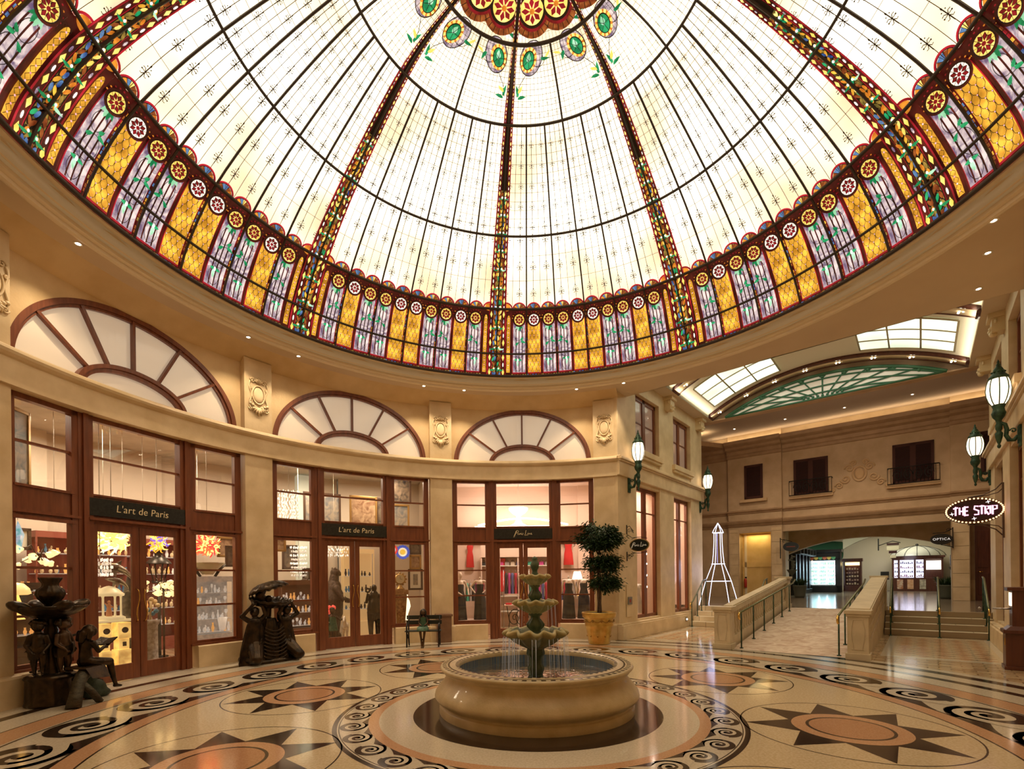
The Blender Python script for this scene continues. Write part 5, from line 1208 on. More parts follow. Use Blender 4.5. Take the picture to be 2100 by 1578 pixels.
b = MB(); b.lathe([(0.55, -1.0), (0.62, -0.5), (0.65, 0), (0.62, 0.5), (0.55, 1.0)], 12, M=Matrix.Translation((-0.2, 0.5, 2.75)) @ Matrix.Rotation(pi / 2, 4, 'Y'), a0=-90, a1=90); b.build('green_awning', mat('green_awning', (0.12, 0.34, 0.22), 0.6), t)
t = thing('side_cabinet', 'tall black side cabinet with lit vertical slots facing the passage', 'shop kiosk', HM(22.8, -1.7, ZF) @ Matrix.Diagonal((1, 1, .82, 1)))
b = MB(); b.box(-0.6, 0.65, 0, 4.6, 0, 0.3); b.box(-0.6, 0.5, 0, 4.6, 0.3, 2.5); b.box(-0.65, 0.85, -0.1, 4.7, 2.5, 2.95)
for k in range(5): b.box(0.5, 0.62, 0.1 + k * 0.95, 0.35 + k * 0.95, 0.3, 2.5)
for k in range(5): b.box(0.85, 0.95, 0.2 + k * 0.9, 0.32 + k * 0.9, 2.55, 2.85)
b.build('casing', blackm, t, bevel=0.01)
for k in range(5): b = MB(); b.box(0.505, 0.515, 0.45 + k * 0.95, 0.72 + k * 0.95, 0.5, 2.3); b.build('lit_slot', mat('slot_glow', (0.8, 0.7, 0.8), 0.3, emit=(0.75, 0.75, 1.0), es=1.0), t)
bul = mat('marquee_bulb', (1, 0.9, 0.7), 0.3, emit=(1.0, 0.58, 0.28), es=2.2)
for k in range(7): b = MB(); b.ball((0.66, 4.5, 1.0 + 0.2 * k), 0.035, seg=8, ring=5); b.build('bulb', bul, t)
t = thing('display_cabinet', 'dark framed glass display cabinet with warm light, right of the drinks coolers', 'display cabinet', HM(30.5, 0.55, ZF) @ Matrix.Diagonal((1, 1, .74, 1)))
b = MB(); b.box(-0.45, 0.45, 0.0, 0.5, 0, 0.5); b.box(-0.45, -0.36, 0, 0.5, 0, 2.5); b.box(0.36, 0.45, 0, 0.5, 0, 2.5); b.box(-0.5, 0.5, -0.03, 0.5, 2.4, 2.65); b.box(-0.45, 0.45, 0.45, 0.5, 0, 2.5); b.build('frame', woodd, t)
b = MB(); b.box(-0.36, 0.36, 0.2, 0.3, 2.1, 2.35); b.build('lamp_box', mat('warm_box', (1, .8, .4), .4, emit=(1, .72, .3), es=2.5), t); R_ = random.Random(9)
for i in range(5):
    b = MB()
    for j in range(5): b.box(-0.32 + 0.13 * j, -0.24 + 0.13 * j, 0.2, 0.3, 0.55 + 0.3 * i, 0.62 + 0.3 * i + R_.uniform(0, 0.12))
    b.build('goods_row', mat('goods_%d' % (i % 2), ((0.5, 0.35, 0.2), (0.25, 0.1, 0.08))[i % 2], 0.5, emit=(1, .7, .4), es=0.08), t)
# glowing kiosk with a domed roof
t = thing('domed_kiosk', 'mahogany kiosk with lit shelves under a ribbed grey dome roof', 'shop kiosk', HM(31.8, 3.62, ZF) @ Matrix.Diagonal((1, 1, .80, 1)))
b = MB(); b.box(-1.25, 1.05, 0, 1.4, 0, 0.95); b.box(-1.25, 1.05, 0, 1.4, 2.28, 2.5); b.box(-1.32, 1.12, -0.08, 1.45, 2.42, 2.55)
for x in (-1.25, -0.98, -0.25, 0.18, 0.95): b.box(x, x + 0.09, 0, 0.1, 0.9, 2.4)
b.box(-1.25, 1.05, 1.3, 1.4, 0, 2.5); b.build('casing', woodd, t, bevel=0.01)
cb = mat('kiosk_shelf_light', (0.8, 0.8, 1), 0.4, emit=(0.80, 0.78, 1.0), es=1.2, evar=2.4, scale=5, lo=0.35, hi=0.65)
for x0, x1 in ((-1.16, -0.98), (-0.89, -0.25), (-0.16, 0.18)):
    b = MB(); b.box(x0, x1, 0.35, 0.4, 0.98, 2.27); b.build('lit_back', cb, t)
    for k in range(4):
        b = MB(); b.box(x0, x1, 0.1, 0.35, 1.02 + 0.32 * k, 1.035 + 0.32 * k); b.build('shelf', mat('shelf_grey', (.3, .3, .4), .3), t)
        b = MB(); x = x0 + 0.03
        while x < x1 - 0.05: b.box(x, x + 0.05, 0.15, 0.25, 1.035 + 0.32 * k, 1.09 + 0.32 * k + R_.uniform(0, .13)); x += 0.085
        b.build('goods_row', mat('kiosk_goods_%d' % (k % 2), ((0.35, 0.08, 0.2), (0.08, 0.08, 0.2))[k % 2], 0.4), t)
b = MB(); b.box(0.30, 0.95, 0.5, 0.55, 1.55, 2.2); b.build('bright_menu', mat('menu_glow', (1, .9, .7), .4, emit=(1, .88, .68), es=2.2), t)
for k, x in enumerate((-1.02, -0.55, 0.0)):
    b = MB(); b.box(x, x + 0.28, -0.012, 0, 0.15, 0.85); b.build('poster', mat('poster_%d' % k, ((0.70, 0.58, 0.42), (0.62, 0.28, 0.12), (0.66, 0.6, 0.45))[k], 0.5, base2=((0.45, 0.14, 0.05), (0.75, 0.5, 0.3), (0.3, 0.25, 0.18))[k], scale=7, detail=5), t)
b = MB(); b.lathe([(1.30, 2.55), (1.22, 2.75), (1.0, 2.98), (0.7, 3.15), (0.35, 3.26), (0.05, 3.32)], 24, M=Matrix.Translation((-0.1, 0.7, 0))); b.build('dome_roof', mat('grey_canopy', (0.40, 0.40, 0.33), 0.6), t)
for k in range(14):
    a = 2 * pi * k / 14; b = MB(); b.tube([(-0.1 + r * sin(a), 0.7 + r * cos(a), z + 0.01) for r, z in [(1.30, 2.55), (1.22, 2.75), (1.0, 2.98), (0.7, 3.15), (0.35, 3.26), (0.05, 3.32)]], 0.016, 5); b.build('roof_rib', blackm, t)
b = MB(); b.ball((-0.1, 0.7, 3.38), (0.07, 0.07, 0.10)); b.build('finial', blackm, t)
light('POINT', 'kiosk_lamp', H(31.2, 3.2, 2.6), 12, (0.8, 0.8, 1.0), 0.3)
light('POINT', 'cooler_lamp', H(27.3, -0.4, 2.0), 14, (0.6, 0.85, 1.0), 0.3)
# ================================================================== WALL LANTERNS
opal = mat('lantern_opal', (1, 0.9, 0.75), 0.3, emit=(1.0, 0.80, 0.58), es=1.7)
opalc = mat('lantern_core', (1, 1, 1), 0.3, emit=(1, 0.92, 0.8), es=10)
def lantern(u, wall, sg, lb):
    off = 0.28
    t = thing('lantern', lb, 'wall lantern', HM(u, wall + sg * 0.0, 0) if sg > 0 else (HM(u, wall, 0) @ Matrix.Rotation(pi, 4, 'Z')))
    b = MB(); b.box(0.0, 0.035, -0.06, 0.06, 3.82, 4.25); b.box(0.03, 0.05, -0.04, 0.04, 3.88, 4.18); b.build('wall_plate', verd, t, bevel=0.008)
    b = MB(); pts = [(0.04, 0, 4.02), (0.09, 0, 3.95), (0.15, 0, 3.96), (0.19, 0, 4.05), (0.18, 0, 4.16), (0.20, 0, 4.25), (0.26, 0, 4.29), (off, 0, 4.30)]
    b.tube(pts, [0.03, 0.034, 0.036, 0.032, 0.032, 0.03, 0.028, 0.025], 8); b.tube([(0.10 + 0.045 * (1 - i / 18) * cos(i * .5), 0, 4.12 + 0.045 * (1 - i / 18) * sin(i * .5)) for i in range(16)], 0.013, 6); b.build('scroll_arm', verd, t)
    T = Matrix.Translation((off, 0, 0))
    b = MB(); b.lathe([(0.0005, 3.83), (0.022, 3.85), (0.028, 3.88), (0.015, 3.91), (0.03, 3.95), (0.05, 4.04), (0.055, 4.10), (0.03, 4.14), (0.045, 4.18), (0.05, 4.24), (0.035, 4.29), (0.045, 4.34), (0.085, 4.40), (0.10, 4.46), (0.085, 4.50), (0.075, 4.55), (0.095, 4.60), (0.085, 4.62)], 20, M=T); b.build('stem', verd, t)
    gp = [(0.085, 4.61), (0.125, 4.68), (0.155, 4.78), (0.165, 4.88), (0.155, 4.98), (0.135, 5.05), (0.12, 5.08)]
    b = MB(); b.lathe(gp, 32, M=T); b.build('opal_globe', opal, t)
    b = MB()
    for k in range(8):
        a = 2 * pi * k / 8; b.tube([(off + (r + 0.004) * cos(a), (r + 0.004) * sin(a), z) for r, z in gp], 0.0085, 6)
    b.tube([(off + 0.128 * cos(2 * pi * i / 24), 0.128 * sin(2 * pi * i / 24), 5.08) for i in range(24)], 0.012, 6, closed=True); b.build('cage_ribs', verd, t)
    b = MB(); b.lathe([(0.135, 5.08), (0.145, 5.10), (0.12, 5.13), (0.085, 5.18), (0.065, 5.22), (0.07, 5.24), (0.05, 5.28), (0.03, 5.31), (0.035, 5.33), (0.015, 5.36), (0.02, 5.38), (0.0005, 5.43)], 20, M=T)
    for k in range(8):
        a = 2 * pi * k / 8; b.ball((off + 0.085 * cos(a), 0.085 * sin(a), 5.20), 0.018, seg=6, ring=5)
    b.build('crown', verd, t)
    light('POINT', 'lantern_lamp', (HM(u, wall, 0) @ (Matrix.Identity(4) if sg > 0 else Matrix.Rotation(pi, 4, 'Z'))) @ Vector((off, 0, 4.85)), 16, (1.0, 0.78, 0.52), 0.12)
lantern(7.0, -2.2, 1, 'verdigris wall lantern with opal globe on the corner pier by the dress shop')
lantern(12.4, -2.2, 1, 'verdigris wall lantern with opal globe at the far end of the left hall wall')
lantern(7.5, 5.05, -1, 'large verdigris wall lantern with opal globe, nearest the right edge')
lantern(12.4, 5.05, -1, 'verdigris wall lantern with opal globe above the oval neon sign')
for o in list(COL.objects):
    if o.name.startswith('opal_globe'): o.visible_shadow = True
# ================================================================== HANGING SIGNS
sgold = mat('sign_gold_rim', (0.45, 0.30, 0.10), 0.35, metal=0.5)
def oval(b, rx, rz, y0, y1, mi=0, n=40): b.slab([(rx * cos(2 * pi * i / n), rz * sin(2 * pi * i / n)) for i in range(n)], y0, y1, mi)
t = thing('oval_sign', 'black oval hanging sign with handwritten Paris Line on scrolled iron brackets', 'hanging sign', HM(6.86, -1.85, 2.42))
b = MB(); oval(b, 0.27, 0.165, -0.018, 0.018); b.build('gold_rim', sgold, t); b = MB(); oval(b, 0.25, 0.145, -0.024, 0.024); b.build('board', signblk, t)
b = MB(); paris_script(b, 0.85, 0.006); b.build('lettering', mat('sign_cream', (0.7, 0.66, 0.55), 0.5, emit=(.8, .75, .6), es=0.12), t, Matrix.Translation((0, -0.026, 0)))
for z, s_ in ((0.42, -1), (-0.28, 1)):
    b = MB(); b.box(-0.36, -0.34, -0.02, 0.02, z - 0.12, z + 0.12)
    b.tube([(-0.34, 0, z + 0.06), (-0.27, 0, z + 0.10 * s_ * -1 * 0.3 + 0.06), (-0.20, 0, z), (-0.16, 0, z - 0.10 if s_ < 0 else z + 0.02)], 0.008, 6)
    for (cx, cz_, R) in ((-0.27, z - 0.03, 0.06), (-0.19, z - 0.05 * s_ * -1, 0.035)): b.tube([(cx + R * (1 - i / 20) * cos(i * .5), 0, cz_ + R * (1 - i / 20) * sin(i * .5)) for i in range(18)], 0.006, 6)
    b.build('scroll_bracket', ironm, t)
b = MB()
for s_ in (1, -1): b.tube([(0.24 * sin(q), 0, s_ * (0.16 + 0.045 * cos(q * 1.4))) for q in [-1.1 + 2.2 * i / 14 for i in range(15)]], 0.007, 6)
b.tube([(-0.34, 0, 0.30), (-0.2, 0, 0.20), (0.0, 0, 0.2)], 0.007, 6); b.tube([(-0.34, 0, -0.28), (-0.2, 0, -0.2), (0.0, 0, -0.2)], 0.007, 6); b.build('hanger_frame', ironm, t)
# THE STRIP
neon = mat('pink_neon', (1, 0.55, 0.75), 0.3, emit=(1.0, 0.50, 0.72), es=1.6)
t = thing('oval_sign', 'oval marquee sign reading THE STRIP in pink neon, ringed with bulbs', 'hanging sign', HM(9.9, 4.58, 2.97))
b = MB(); oval(b, 0.485, 0.285, -0.05, 0.05); b.build('rim_case', mat('bronze_case', (0.10, 0.05, 0.03), 0.4, metal=0.5), t)
b = MB(); oval(b, 0.43, 0.235, -0.056, 0.056); b.build('dark_face', mat('maroon_face', (0.035, 0.008, 0.010), 0.35), t)
for k in range(44):
    for y_ in (-0.06, 0.06): q = 2 * pi * k / 44; b = MB(); b.ball((0.458 * cos(q), y_, 0.26 * sin(q)), 0.017, seg=8, ring=5); b.build('bulb', bul, t)
b = MB(); S_ = []
def L_(x, *ps): S_.append([(x + p[0], p[1]) for p in ps])
z0, z1 = -0.09, 0.085
L_(-.33, (-.01, z1 - .02), (.07, z1)); L_(-.33, (.03, z1 + .02), (.03, z0)); L_(-.235, (0, z1), (0, z0 + .02)); L_(-.235, (.06, z1), (.06, z0)); L_(-.235, (0, 0), (.06, 0)); L_(-.15, (0, z1 + .02), (0, z0 - .02)); L_(-.15, (0, z1), (.06, z1)); L_(-.15, (0, 0), (.05, 0)); L_(-.15, (0, z0), (.06, z0))
L_(.0, (.07, z1), (.01, z1 + .01), (0, .03), (.07, -.01), (.07, z0), (0, z0)); L_(.09, (-.01, z1), (.07, z1)); L_(.12, (0, z1 + .02), (0, z0)); L_(.175, (0, z0), (0, z1), (.05, z1 - .01), (.05, .02), (0, .0), (.055, z0 - .02)); L_(.255, (0, z1), (0, z0)); L_(.29, (0, z0 - .02), (0, z1), (.065, z1 - .01), (.065, .01), (0, -.005))
for p_ in S_: b.tube([(x, -0.066, z) for x, z in p_], 0.0165, 6); 
b.build('neon_lettering', neon, t)
b = MB()
for p_ in S_: b.tube([(-x, 0.066, z) for x, z in p_], 0.0145, 6)
b.build('neon_lettering', neon, t)
for (x, z) in ((-0.36, -0.05), (0.0, -0.175), (0.22, 0.17)):
    b = MB(); 
    for q in range(4): b.tube([(x, -0.064, z), (x + 0.04 * cos(q * pi / 2 + .2), -0.064, z + 0.04 * sin(q * pi / 2 + .2))], [0.008, 0.002], 5)
    b.build('neon_star', mat('white_neon', (1, 1, 1), 0.3, emit=(1, 0.95, 0.95), es=2.0), t)
b = MB(); b.box(0.44, 0.47, -0.04, 0.04, -0.62, 0.56)
for s_ in (1, -1):
    b.tube([(-0.10, 0, s_ * 0.30), (0.15, 0, s_ * 0.33), (0.34, 0, s_ * 0.43), (0.44, 0, s_ * 0.56)], 0.013, 6); b.tube([(-0.05, 0, s_ * 0.30), (0.2, 0, s_ * 0.31), (0.38, 0, s_ * 0.36), (0.45, 0, s_ * 0.44)], 0.010, 6)
b.build('curved_bracket', mat('bracket_brown', (0.10, 0.05, 0.03), 0.45), t)
# OPTICA + small signs
t = thing('oval_sign', 'small black oval sign reading OPTICA on an iron bracket by the right pier', 'hanging sign', HM(19.2, 4.27, 2.87))
b = MB(); oval(b, 0.32, 0.20, -0.03, 0.03); b.build('board', signblk, t); text_part('OPTICA', 0.125, mat('sign_white', (0.85, 0.85, 0.85), 0.4, emit=(1, 1, 1), es=0.5), 'lettering', t, Matrix.Translation((0, -0.034, 0)), spacing=1.15)
b = MB(); b.box(0.30, 0.33, -0.02, 0.02, -0.35, 0.42); b.tube([(0.31, 0, 0.38), (0.1, 0, 0.25), (-0.25, 0, 0.23)], 0.014, 6); b.tube([(0.31, 0, -0.30), (0.12, 0, -0.24), (-0.02, 0, -0.20)], 0.014, 6); b.tube([(0.2 + 0.08 * (1 - i / 18) * cos(i * .5), 0, 0.33 + 0.07 * (1 - i / 18) * sin(i * .5)) for i in range(16)], 0.010, 6); b.build('scroll_bracket', ironm, t)
t = thing('oval_sign', 'small dark green oval hanging sign beside the lit niche, left of the passage', 'hanging sign', HM(19.1, -0.62, 2.84))
b = MB(); oval(b, 0.30, 0.20, -0.03, 0.03); b.build('board', mat('sign_teal', (0.02, 0.03, 0.03), 0.4), t); b = MB(); b.box(-0.17, 0.17, -0.034, -0.03, -0.02, 0.02); b.build('red_band', mat('faded_red', (0.22, 0.06, 0.04), 0.5), t)
b = MB(); b.box(-0.42, -0.39, -0.02, 0.02, -0.5, 0.4); b.tube([(-0.4, 0, 0.34), (-0.2, 0, 0.30), (0.05, 0, 0.21)], 0.014, 6); b.tube([(-0.28 + 0.07 * (1 - i / 18) * cos(i * .5), 0, 0.24 + 0.07 * (1 - i / 18) * sin(i * .5)) for i in range(16)], 0.010, 6); b.build('scroll_bracket', ironm, t)
t = thing('stacked_sign', 'small red and cream stacked hanging sign left of the domed kiosk', 'hanging sign', HM(26.0, 2.62, 2.8))
for i, (zz, hh, m_) in enumerate(((0.30, 0.10, mat('maroon_face', (0, 0, 0))), (0.10, 0.2, mat('cream_board', (0.6, 0.5, 0.35), 0.5)), (-0.10, 0.12, mat('maroon_face', (0, 0, 0))), (-0.32, 0.14, mat('cream_board', (0, 0, 0))))):
    b = MB(); b.box(-0.24 + 0.04 * i * (i > 1), 0.24 - 0.04 * i * (i > 1), -0.03, 0.03, zz - hh / 2, zz + hh / 2); b.build('board', m_, t)
b = MB(); b.tube([(-0.55, 0, 0.25), (-0.3, 0, 0.35), (0, 0, 0.45), (0.3, 0, 0.35)], 0.02, 6); b.box(-0.6, -0.55, -0.03, 0.03, 0.0, 0.6); b.build('bracket', ironm, t)

# ================================================================== MECHANICAL CABINET AT THE RIGHT
t = thing('coin_machine', 'dark mahogany coin machine with a lit panel, cut off by the right edge', 'coin machine', HM(6.53, 4.74, 0.0))
b = MB(); b.box(0.0, 0.30, 0.05, 0.42, 0.001, 0.62); b.box(-0.03, 0.30, 0.0, 0.44, 0.60, 0.66); b.box(-0.02, 0.30, 0.02, 0.43, 0.001, 0.06); b.build('lower_cabinet', woodd, t, bevel=0.006)
b = MB(); b.add([(0.0, 0.02, 0.66), (0.30, 0.02, 0.66), (0.30, 0.05, 0.72), (0.06, 0.05, 0.72), (0.0, 0.4, 0.66), (0.30, 0.4, 0.66), (0.30, 0.4, 0.72), (0.06, 0.4, 0.72)], [(0, 1, 2, 3), (0, 3, 7, 4), (4, 7, 6, 5), (3, 2, 6, 7)]); b.box(0.08, 0.30, 0.06, 0.40, 0.70, 1.33); b.box(0.02, 0.30, 0.02, 0.42, 1.30, 1.36); b.build('upper_cabinet', woodd, t, bevel=0.004)
b = MB(); b.box(0.07, 0.08, 0.10, 0.36, 1.05, 1.27); b.build('lit_panel', mat('machine_glow', (1, .8, .6), .3, emit=(1, .72, .5), es=2.2), t)
b = MB(); b.tube([(0.08, 0.2, 1.0), (-0.14, 0.2, 1.0)], 0.014, 8); b.ball((-0.30, 0.2, 1.0), 0.022); b.build('crank_handle', mat('steel', (0.4, 0.38, 0.36), 0.3, metal=0.9), t)
b = MB(); b.box(-0.008, 0.0, 0.10, 0.16, 0.40, 0.52); b.build('lock_plate', brass, t)

# ================================================================== LED TOWER
led = mat('white_led_rope', (0.9, 0.9, 1), 0.3, emit=(0.72, 0.76, 1.0), es=2.2)
t = thing('light_up_tower', 'tall outline tower of white led rope light on the left landing', 'light sculpture', HM(12.72, -1.70, ZF + 0.002) @ Matrix.Rotation(rad(0), 4, 'Z'))
def leg_r(z): 
    tb = [(0, 0.50), (0.35, 0.43), (0.82, 0.33), (1.42, 0.15), (2.0, 0.105), (2.5, 0.10), (2.62, 0.14), (2.70, 0.10), (2.84, 0.0)]
    for i in range(len(tb) - 1):
        if tb[i + 1][0] >= z: return lerp(tb[i][1], tb[i + 1][1], (z - tb[i][0]) / (tb[i + 1][0] - tb[i][0]))
    return 0
zs = [0.0, 0.2, 0.4, 0.6, 0.82, 1.1, 1.42, 1.8, 2.2, 2.5]
for sx, sy in ((1, 1), (-1, 1), (-1, -1), (1, -1)):
    b = MB(); b.tube([(sx * leg_r(z), sy * leg_r(z), z) for z in zs], 0.0105, 6); b.tube([(sx * 0.14, sy * 0.14, 2.5), (sx * 0.10, sy * 0.10, 2.62), (0, 0, 2.84)], 0.0105, 6); b.build('leg', led, t)
for z, r in ((0.82, 0.33), (1.42, 0.17), (2.5, 0.14)):
    b = MB(); b.tube([(r, r, z), (-r, r, z), (-r, -r, z), (r, -r, z)], 0.0105, 6, closed=True); b.build('ring', led, t)
b = MB(); b.tube([(0.0, -0.09, z) for z in (1.45, 2.5)], 0.008, 6); b.build('inner_string', mat('blue_led', (.4, .4, 1), .3, emit=(.4, .42, 1), es=0.9), t)
light('POINT', 'tower_glow', H(12.72, -1.70, 1.8), 9, (0.62, 0.62, 1.0), 0.4)

# ================================================================== POTTED TREE
leafm = mat('ficus_leaf', (0.012, 0.035, 0.010), 0.4, base2=(0.035, 0.075, 0.018), scale=14)
bark = mat('ficus_bark', (0.07, 0.04, 0.022), 0.8, base2=(0.13, 0.08, 0.045), scale=12)
soilm = mat('moss_and_soil', (0.06, 0.055, 0.02), 0.9, base2=(0.16, 0.13, 0.05), scale=25, bump=0.6)
PT = Vector((1.81, 5.72, 0.002))
t = thing('plant_pot', 'large gilded plant pot with garland relief at the foot of the corner pier', 'plant pot', Matrix.Translation(PT))
b = MB(); b.lathe([(0.0005, 0.0), (0.25, 0.0), (0.262, 0.02), (0.255, 0.045), (0.265, 0.06), (0.30, 0.28), (0.325, 0.42), (0.345, 0.44), (0.34, 0.465), (0.35, 0.60), (0.375, 0.63), (0.40, 0.65), (0.405, 0.68), (0.415, 0.72), (0.42, 0.745), (0.41, 0.765), (0.37, 0.765), (0.36, 0.72), (0.0005, 0.72)], 56); b.build('pot_body', gold, t)
b = MB()
for k in range(10):
    a = 2 * pi * k / 10
    b.tube([((0.352 + 0.004) * cos(a + q * 0.3), 0.356 * sin(a + q * 0.3), 0.585 - 0.055 * (1 - q * q)) for q in [-1 + 2 * i / 8 for i in range(9)]], 0.009, 5)
    b.ball((0.35 * cos(a + 0.31), 0.35 * sin(a + 0.31), 0.55), 0.024, seg=8, ring=6); b.ball((0.285 * cos(a), 0.285 * sin(a), 0.20), 0.022, seg=8, ring=6)
b.build('garland_relief', mat('tarnished_gold', (0.36, 0.19, 0.035), 0.4, metal=0.5), t)
b = MB(); b.lathe([(0.0005, 0.75), (0.2, 0.745), (0.365, 0.725)], 24); b.build('soil', soilm, t)
t = thing('ficus_tree', 'three-tiered dark green ficus with twisted trunks growing in the gilded pot', 'tree', Matrix.Translation(PT + Vector((0, 0, 0.75))))
b = MB()
for k in range(4):
    a0 = k * pi / 2; pts = [(0.035 * cos(a0 + z * 3.1) + 0.01, 0.035 * sin(a0 + z * 3.1), -0.03 + z * 1.35) for z in [i / 14 for i in range(15)]]
    b.tube(pts, [0.026 - 0.0008 * i for i in range(15)], 7)
R_ = random.Random(21)
tiers = [((0.12, 0.0, 0.72), (0.30, 0.30, 0.17), 300), ((0.10, 0.0, 1.17), (0.36, 0.34, 0.20), 430), ((0.0, 0.0, 1.82), (0.46, 0.42, 0.36), 900)]
for (c, r, n) in tiers:
    for k in range(7):
        a = R_.uniform(0, 2 * pi); b.tube([(0, 0, c[2] - r[2] * 1.2), (c[0] * .6 + r[0] * .35 * cos(a), r[1] * .35 * sin(a), c[2] - 0.3 * r[2]), (c[0] + r[0] * .75 * cos(a), r[1] * .75 * sin(a), c[2] + R_.uniform(-.5, .5) * r[2])], [0.018, 0.010, 0.004], 5)
b.build('trunk', bark, t)
for ti, (c, r, n) in enumerate(tiers):
    b = MB()
    clumps = [(R_.uniform(0, 2 * pi), R_.uniform(-0.9, 0.9), R_.uniform(0.55, 1.0)) for _ in range(26 + 12 * ti)]
    for i in range(int(n * 4.6)):
        ca, cz_, cr_ = R_.choice(clumps); cc = sqrt(max(0, 1 - cz_ * cz_))
        p = Vector((c[0] + r[0] * cr_ * cc * cos(ca) + R_.gauss(0, 0.085), c[1] + r[1] * cr_ * cc * sin(ca) + R_.gauss(0, 0.085), c[2] + r[2] * cr_ * cz_ + R_.gauss(0, 0.065)))
        d = (p - Vector((c[0], c[1], c[2] + 0.1))); d.z = -abs(d.z) * 0.4 - 0.25 * r[0]; d = d.normalized() if d.length > 0 else Vector((0, 0, -1)); d = (d + Vector((R_.uniform(-.5, .5), R_.uniform(-.5, .5), R_.uniform(-.4, .4)))).normalized()
        s_ = d.cross(Vector((R_.uniform(-.3, .3), R_.uniform(-.3, .3), 1))).normalized(); l = R_.uniform(0.065, 0.10); w_ = l * 0.24; nn = d.cross(s_) * 0.008
        b.add([p, p + d * l * .45 + s_ * w_ - nn, p + d * l, p + d * l * .45 - s_ * w_ - nn, p + d * l * .5 + nn], [(0, 1, 4), (1, 2, 4), (2, 3, 4), (3, 0, 4)])
    b.build('foliage_tier', leafm, t)

# ================================================================== BENCH, GIRL STATUE, WASTE BOX
benchm = mat('painted_black_green', (0.012, 0.016, 0.010), 0.4)
t = thing('garden_bench', 'black slatted bench with cast iron legs before the art shop window', 'bench', at(-2.40, 5.52, 0.002, 4))
for (y, z, rot) in ((0.16, 0.52, 0), (0.19, 0.64, 0)):
    b = MB(); b.box(-0.42, 0.42, y, y + 0.025, z, z + 0.095); b.build('back_slat', benchm, t, bevel=0.004)
for y in (-0.16, -0.08, 0.0, 0.08): b = MB(); b.box(-0.42, 0.42, y, y + 0.06, 0.37, 0.395); b.build('seat_slat', benchm, t, bevel=0.004)
for s_ in (-1, 1):
    b = MB(); x = s_ * 0.37
    b.tube([(x, -0.19, 0.012), (x, -0.15, 0.2), (x, -0.17, 0.37), (x, -0.19, 0.50), (x, -0.12, 0.55), (x, 0.10, 0.53)], 0.018, 7); b.tube([(x, 0.22, 0.012), (x, 0.15, 0.2), (x, 0.14, 0.38), (x, 0.20, 0.72)], 0.018, 7); b.tube([(x, -0.17, 0.36), (x, 0.14, 0.36)], 0.016, 7)
    b.tube([(x, 0.07 * (1 - i / 18) * cos(i * .5), 0.24 + 0.07 * (1 - i / 18) * sin(i * .5)) for i in range(16)], 0.010, 6); b.build('cast_leg', ironm, t)
t = thing('girl_statue', 'small bronze statue of a long-haired child in a green dress sitting on the bench', 'statue', at(-2.38, 5.40, 0.395, 4))
bodyc = [((0, 0.02, 0.05), 0.075, (0, 0.02, 0.22), 0.065), ((0, 0.02, 0.22), 0.065, (0, 0.0, 0.31), 0.055), ((-0.05, 0.0, 0.045), 0.045, (-0.055, -0.22, 0.05), 0.036), ((0.05, 0.0, 0.045), 0.045, (0.055, -0.22, 0.05), 0.036),
         ((-0.055, -0.22, 0.05), 0.034, (-0.03, -0.22, -0.17), 0.024), ((0.055, -0.22, 0.05), 0.034, (0.03, -0.22, -0.17), 0.024), ((-0.03, -0.22, -0.17), 0.024, (-0.02, -0.235, -0.31), 0.019), ((0.03, -0.22, -0.17), 0.024, (0.02, -0.235, -0.31), 0.019), ((-0.02, -0.22, -0.345), 0.022, (-0.02, -0.29, -0.36), 0.017), ((0.02, -0.22, -0.345), 0.022, (0.02, -0.29, -0.36), 0.017),
         ((-0.075, 0, 0.30), 0.026, (-0.10, -0.04, 0.19), 0.021), ((-0.10, -0.04, 0.19), 0.021, (-0.04, -0.12, 0.13), 0.016), ((0.075, 0, 0.30), 0.026, (0.10, -0.04, 0.19), 0.021), ((0.10, -0.04, 0.19), 0.021, (0.04, -0.12, 0.13), 0.016), ((0, 0, 0.33), 0.024, (0, -0.01, 0.38), 0.024),
         ((0, -0.015, 0.43), (0.055, 0.062, 0.068)), ((0, -0.075, 0.425), (0.010, 0.014, 0.014))]
def _dup_feet(): pass
organic('figure', bodyc, bronzeb, t, vox=0.010)
organic('hair', [((0, 0.015, 0.455), (0.068, 0.066, 0.062)), ((-0.05, 0.0, 0.45), 0.028, (-0.065, -0.01, 0.27), 0.022), ((0.05, 0.0, 0.45), 0.028, (0.065, -0.01, 0.27), 0.022), ((0, 0.04, 0.45), 0.05, (0, 0.055, 0.26), 0.04)], mat('dark_hair_bronze', (0.02, 0.014, 0.010), 0.5, metal=0.4), t, vox=0.010)
b = MB(); b.lathe([(0.065, 0.30), (0.075, 0.2), (0.085, 0.12), (0.11, 0.06), (0.13, 0.03)], 24, M=Matrix.Translation((0, -0.01, 0.02)), wob=lambda a, j, r, z: (r * (1 + 0.05 * cos(9 * a)), z))
b.add([(-0.10, 0.0, 0.11), (0.10, 0.0, 0.11), (0.12, -0.24, 0.10), (-0.12, -0.24, 0.10), (0.12, -0.265, 0.02), (-0.12, -0.265, 0.02), (0.13, 0, 0.03), (-0.13, 0, 0.03)], [(0, 1, 2, 3), (3, 2, 4, 5), (1, 6, 4, 2), (0, 3, 5, 7)], smooth=True)
b.build('green_dress', mat('green_patina', (0.03, 0.075, 0.035), 0.5, metal=0.3, base2=(0.06, 0.12, 0.06), scale=18), t)
t = thing('waste_box', 'brown wooden box stand beside the bench, against the pilaster', 'box stand', at(-2.03, 6.33, 0.002, 17))
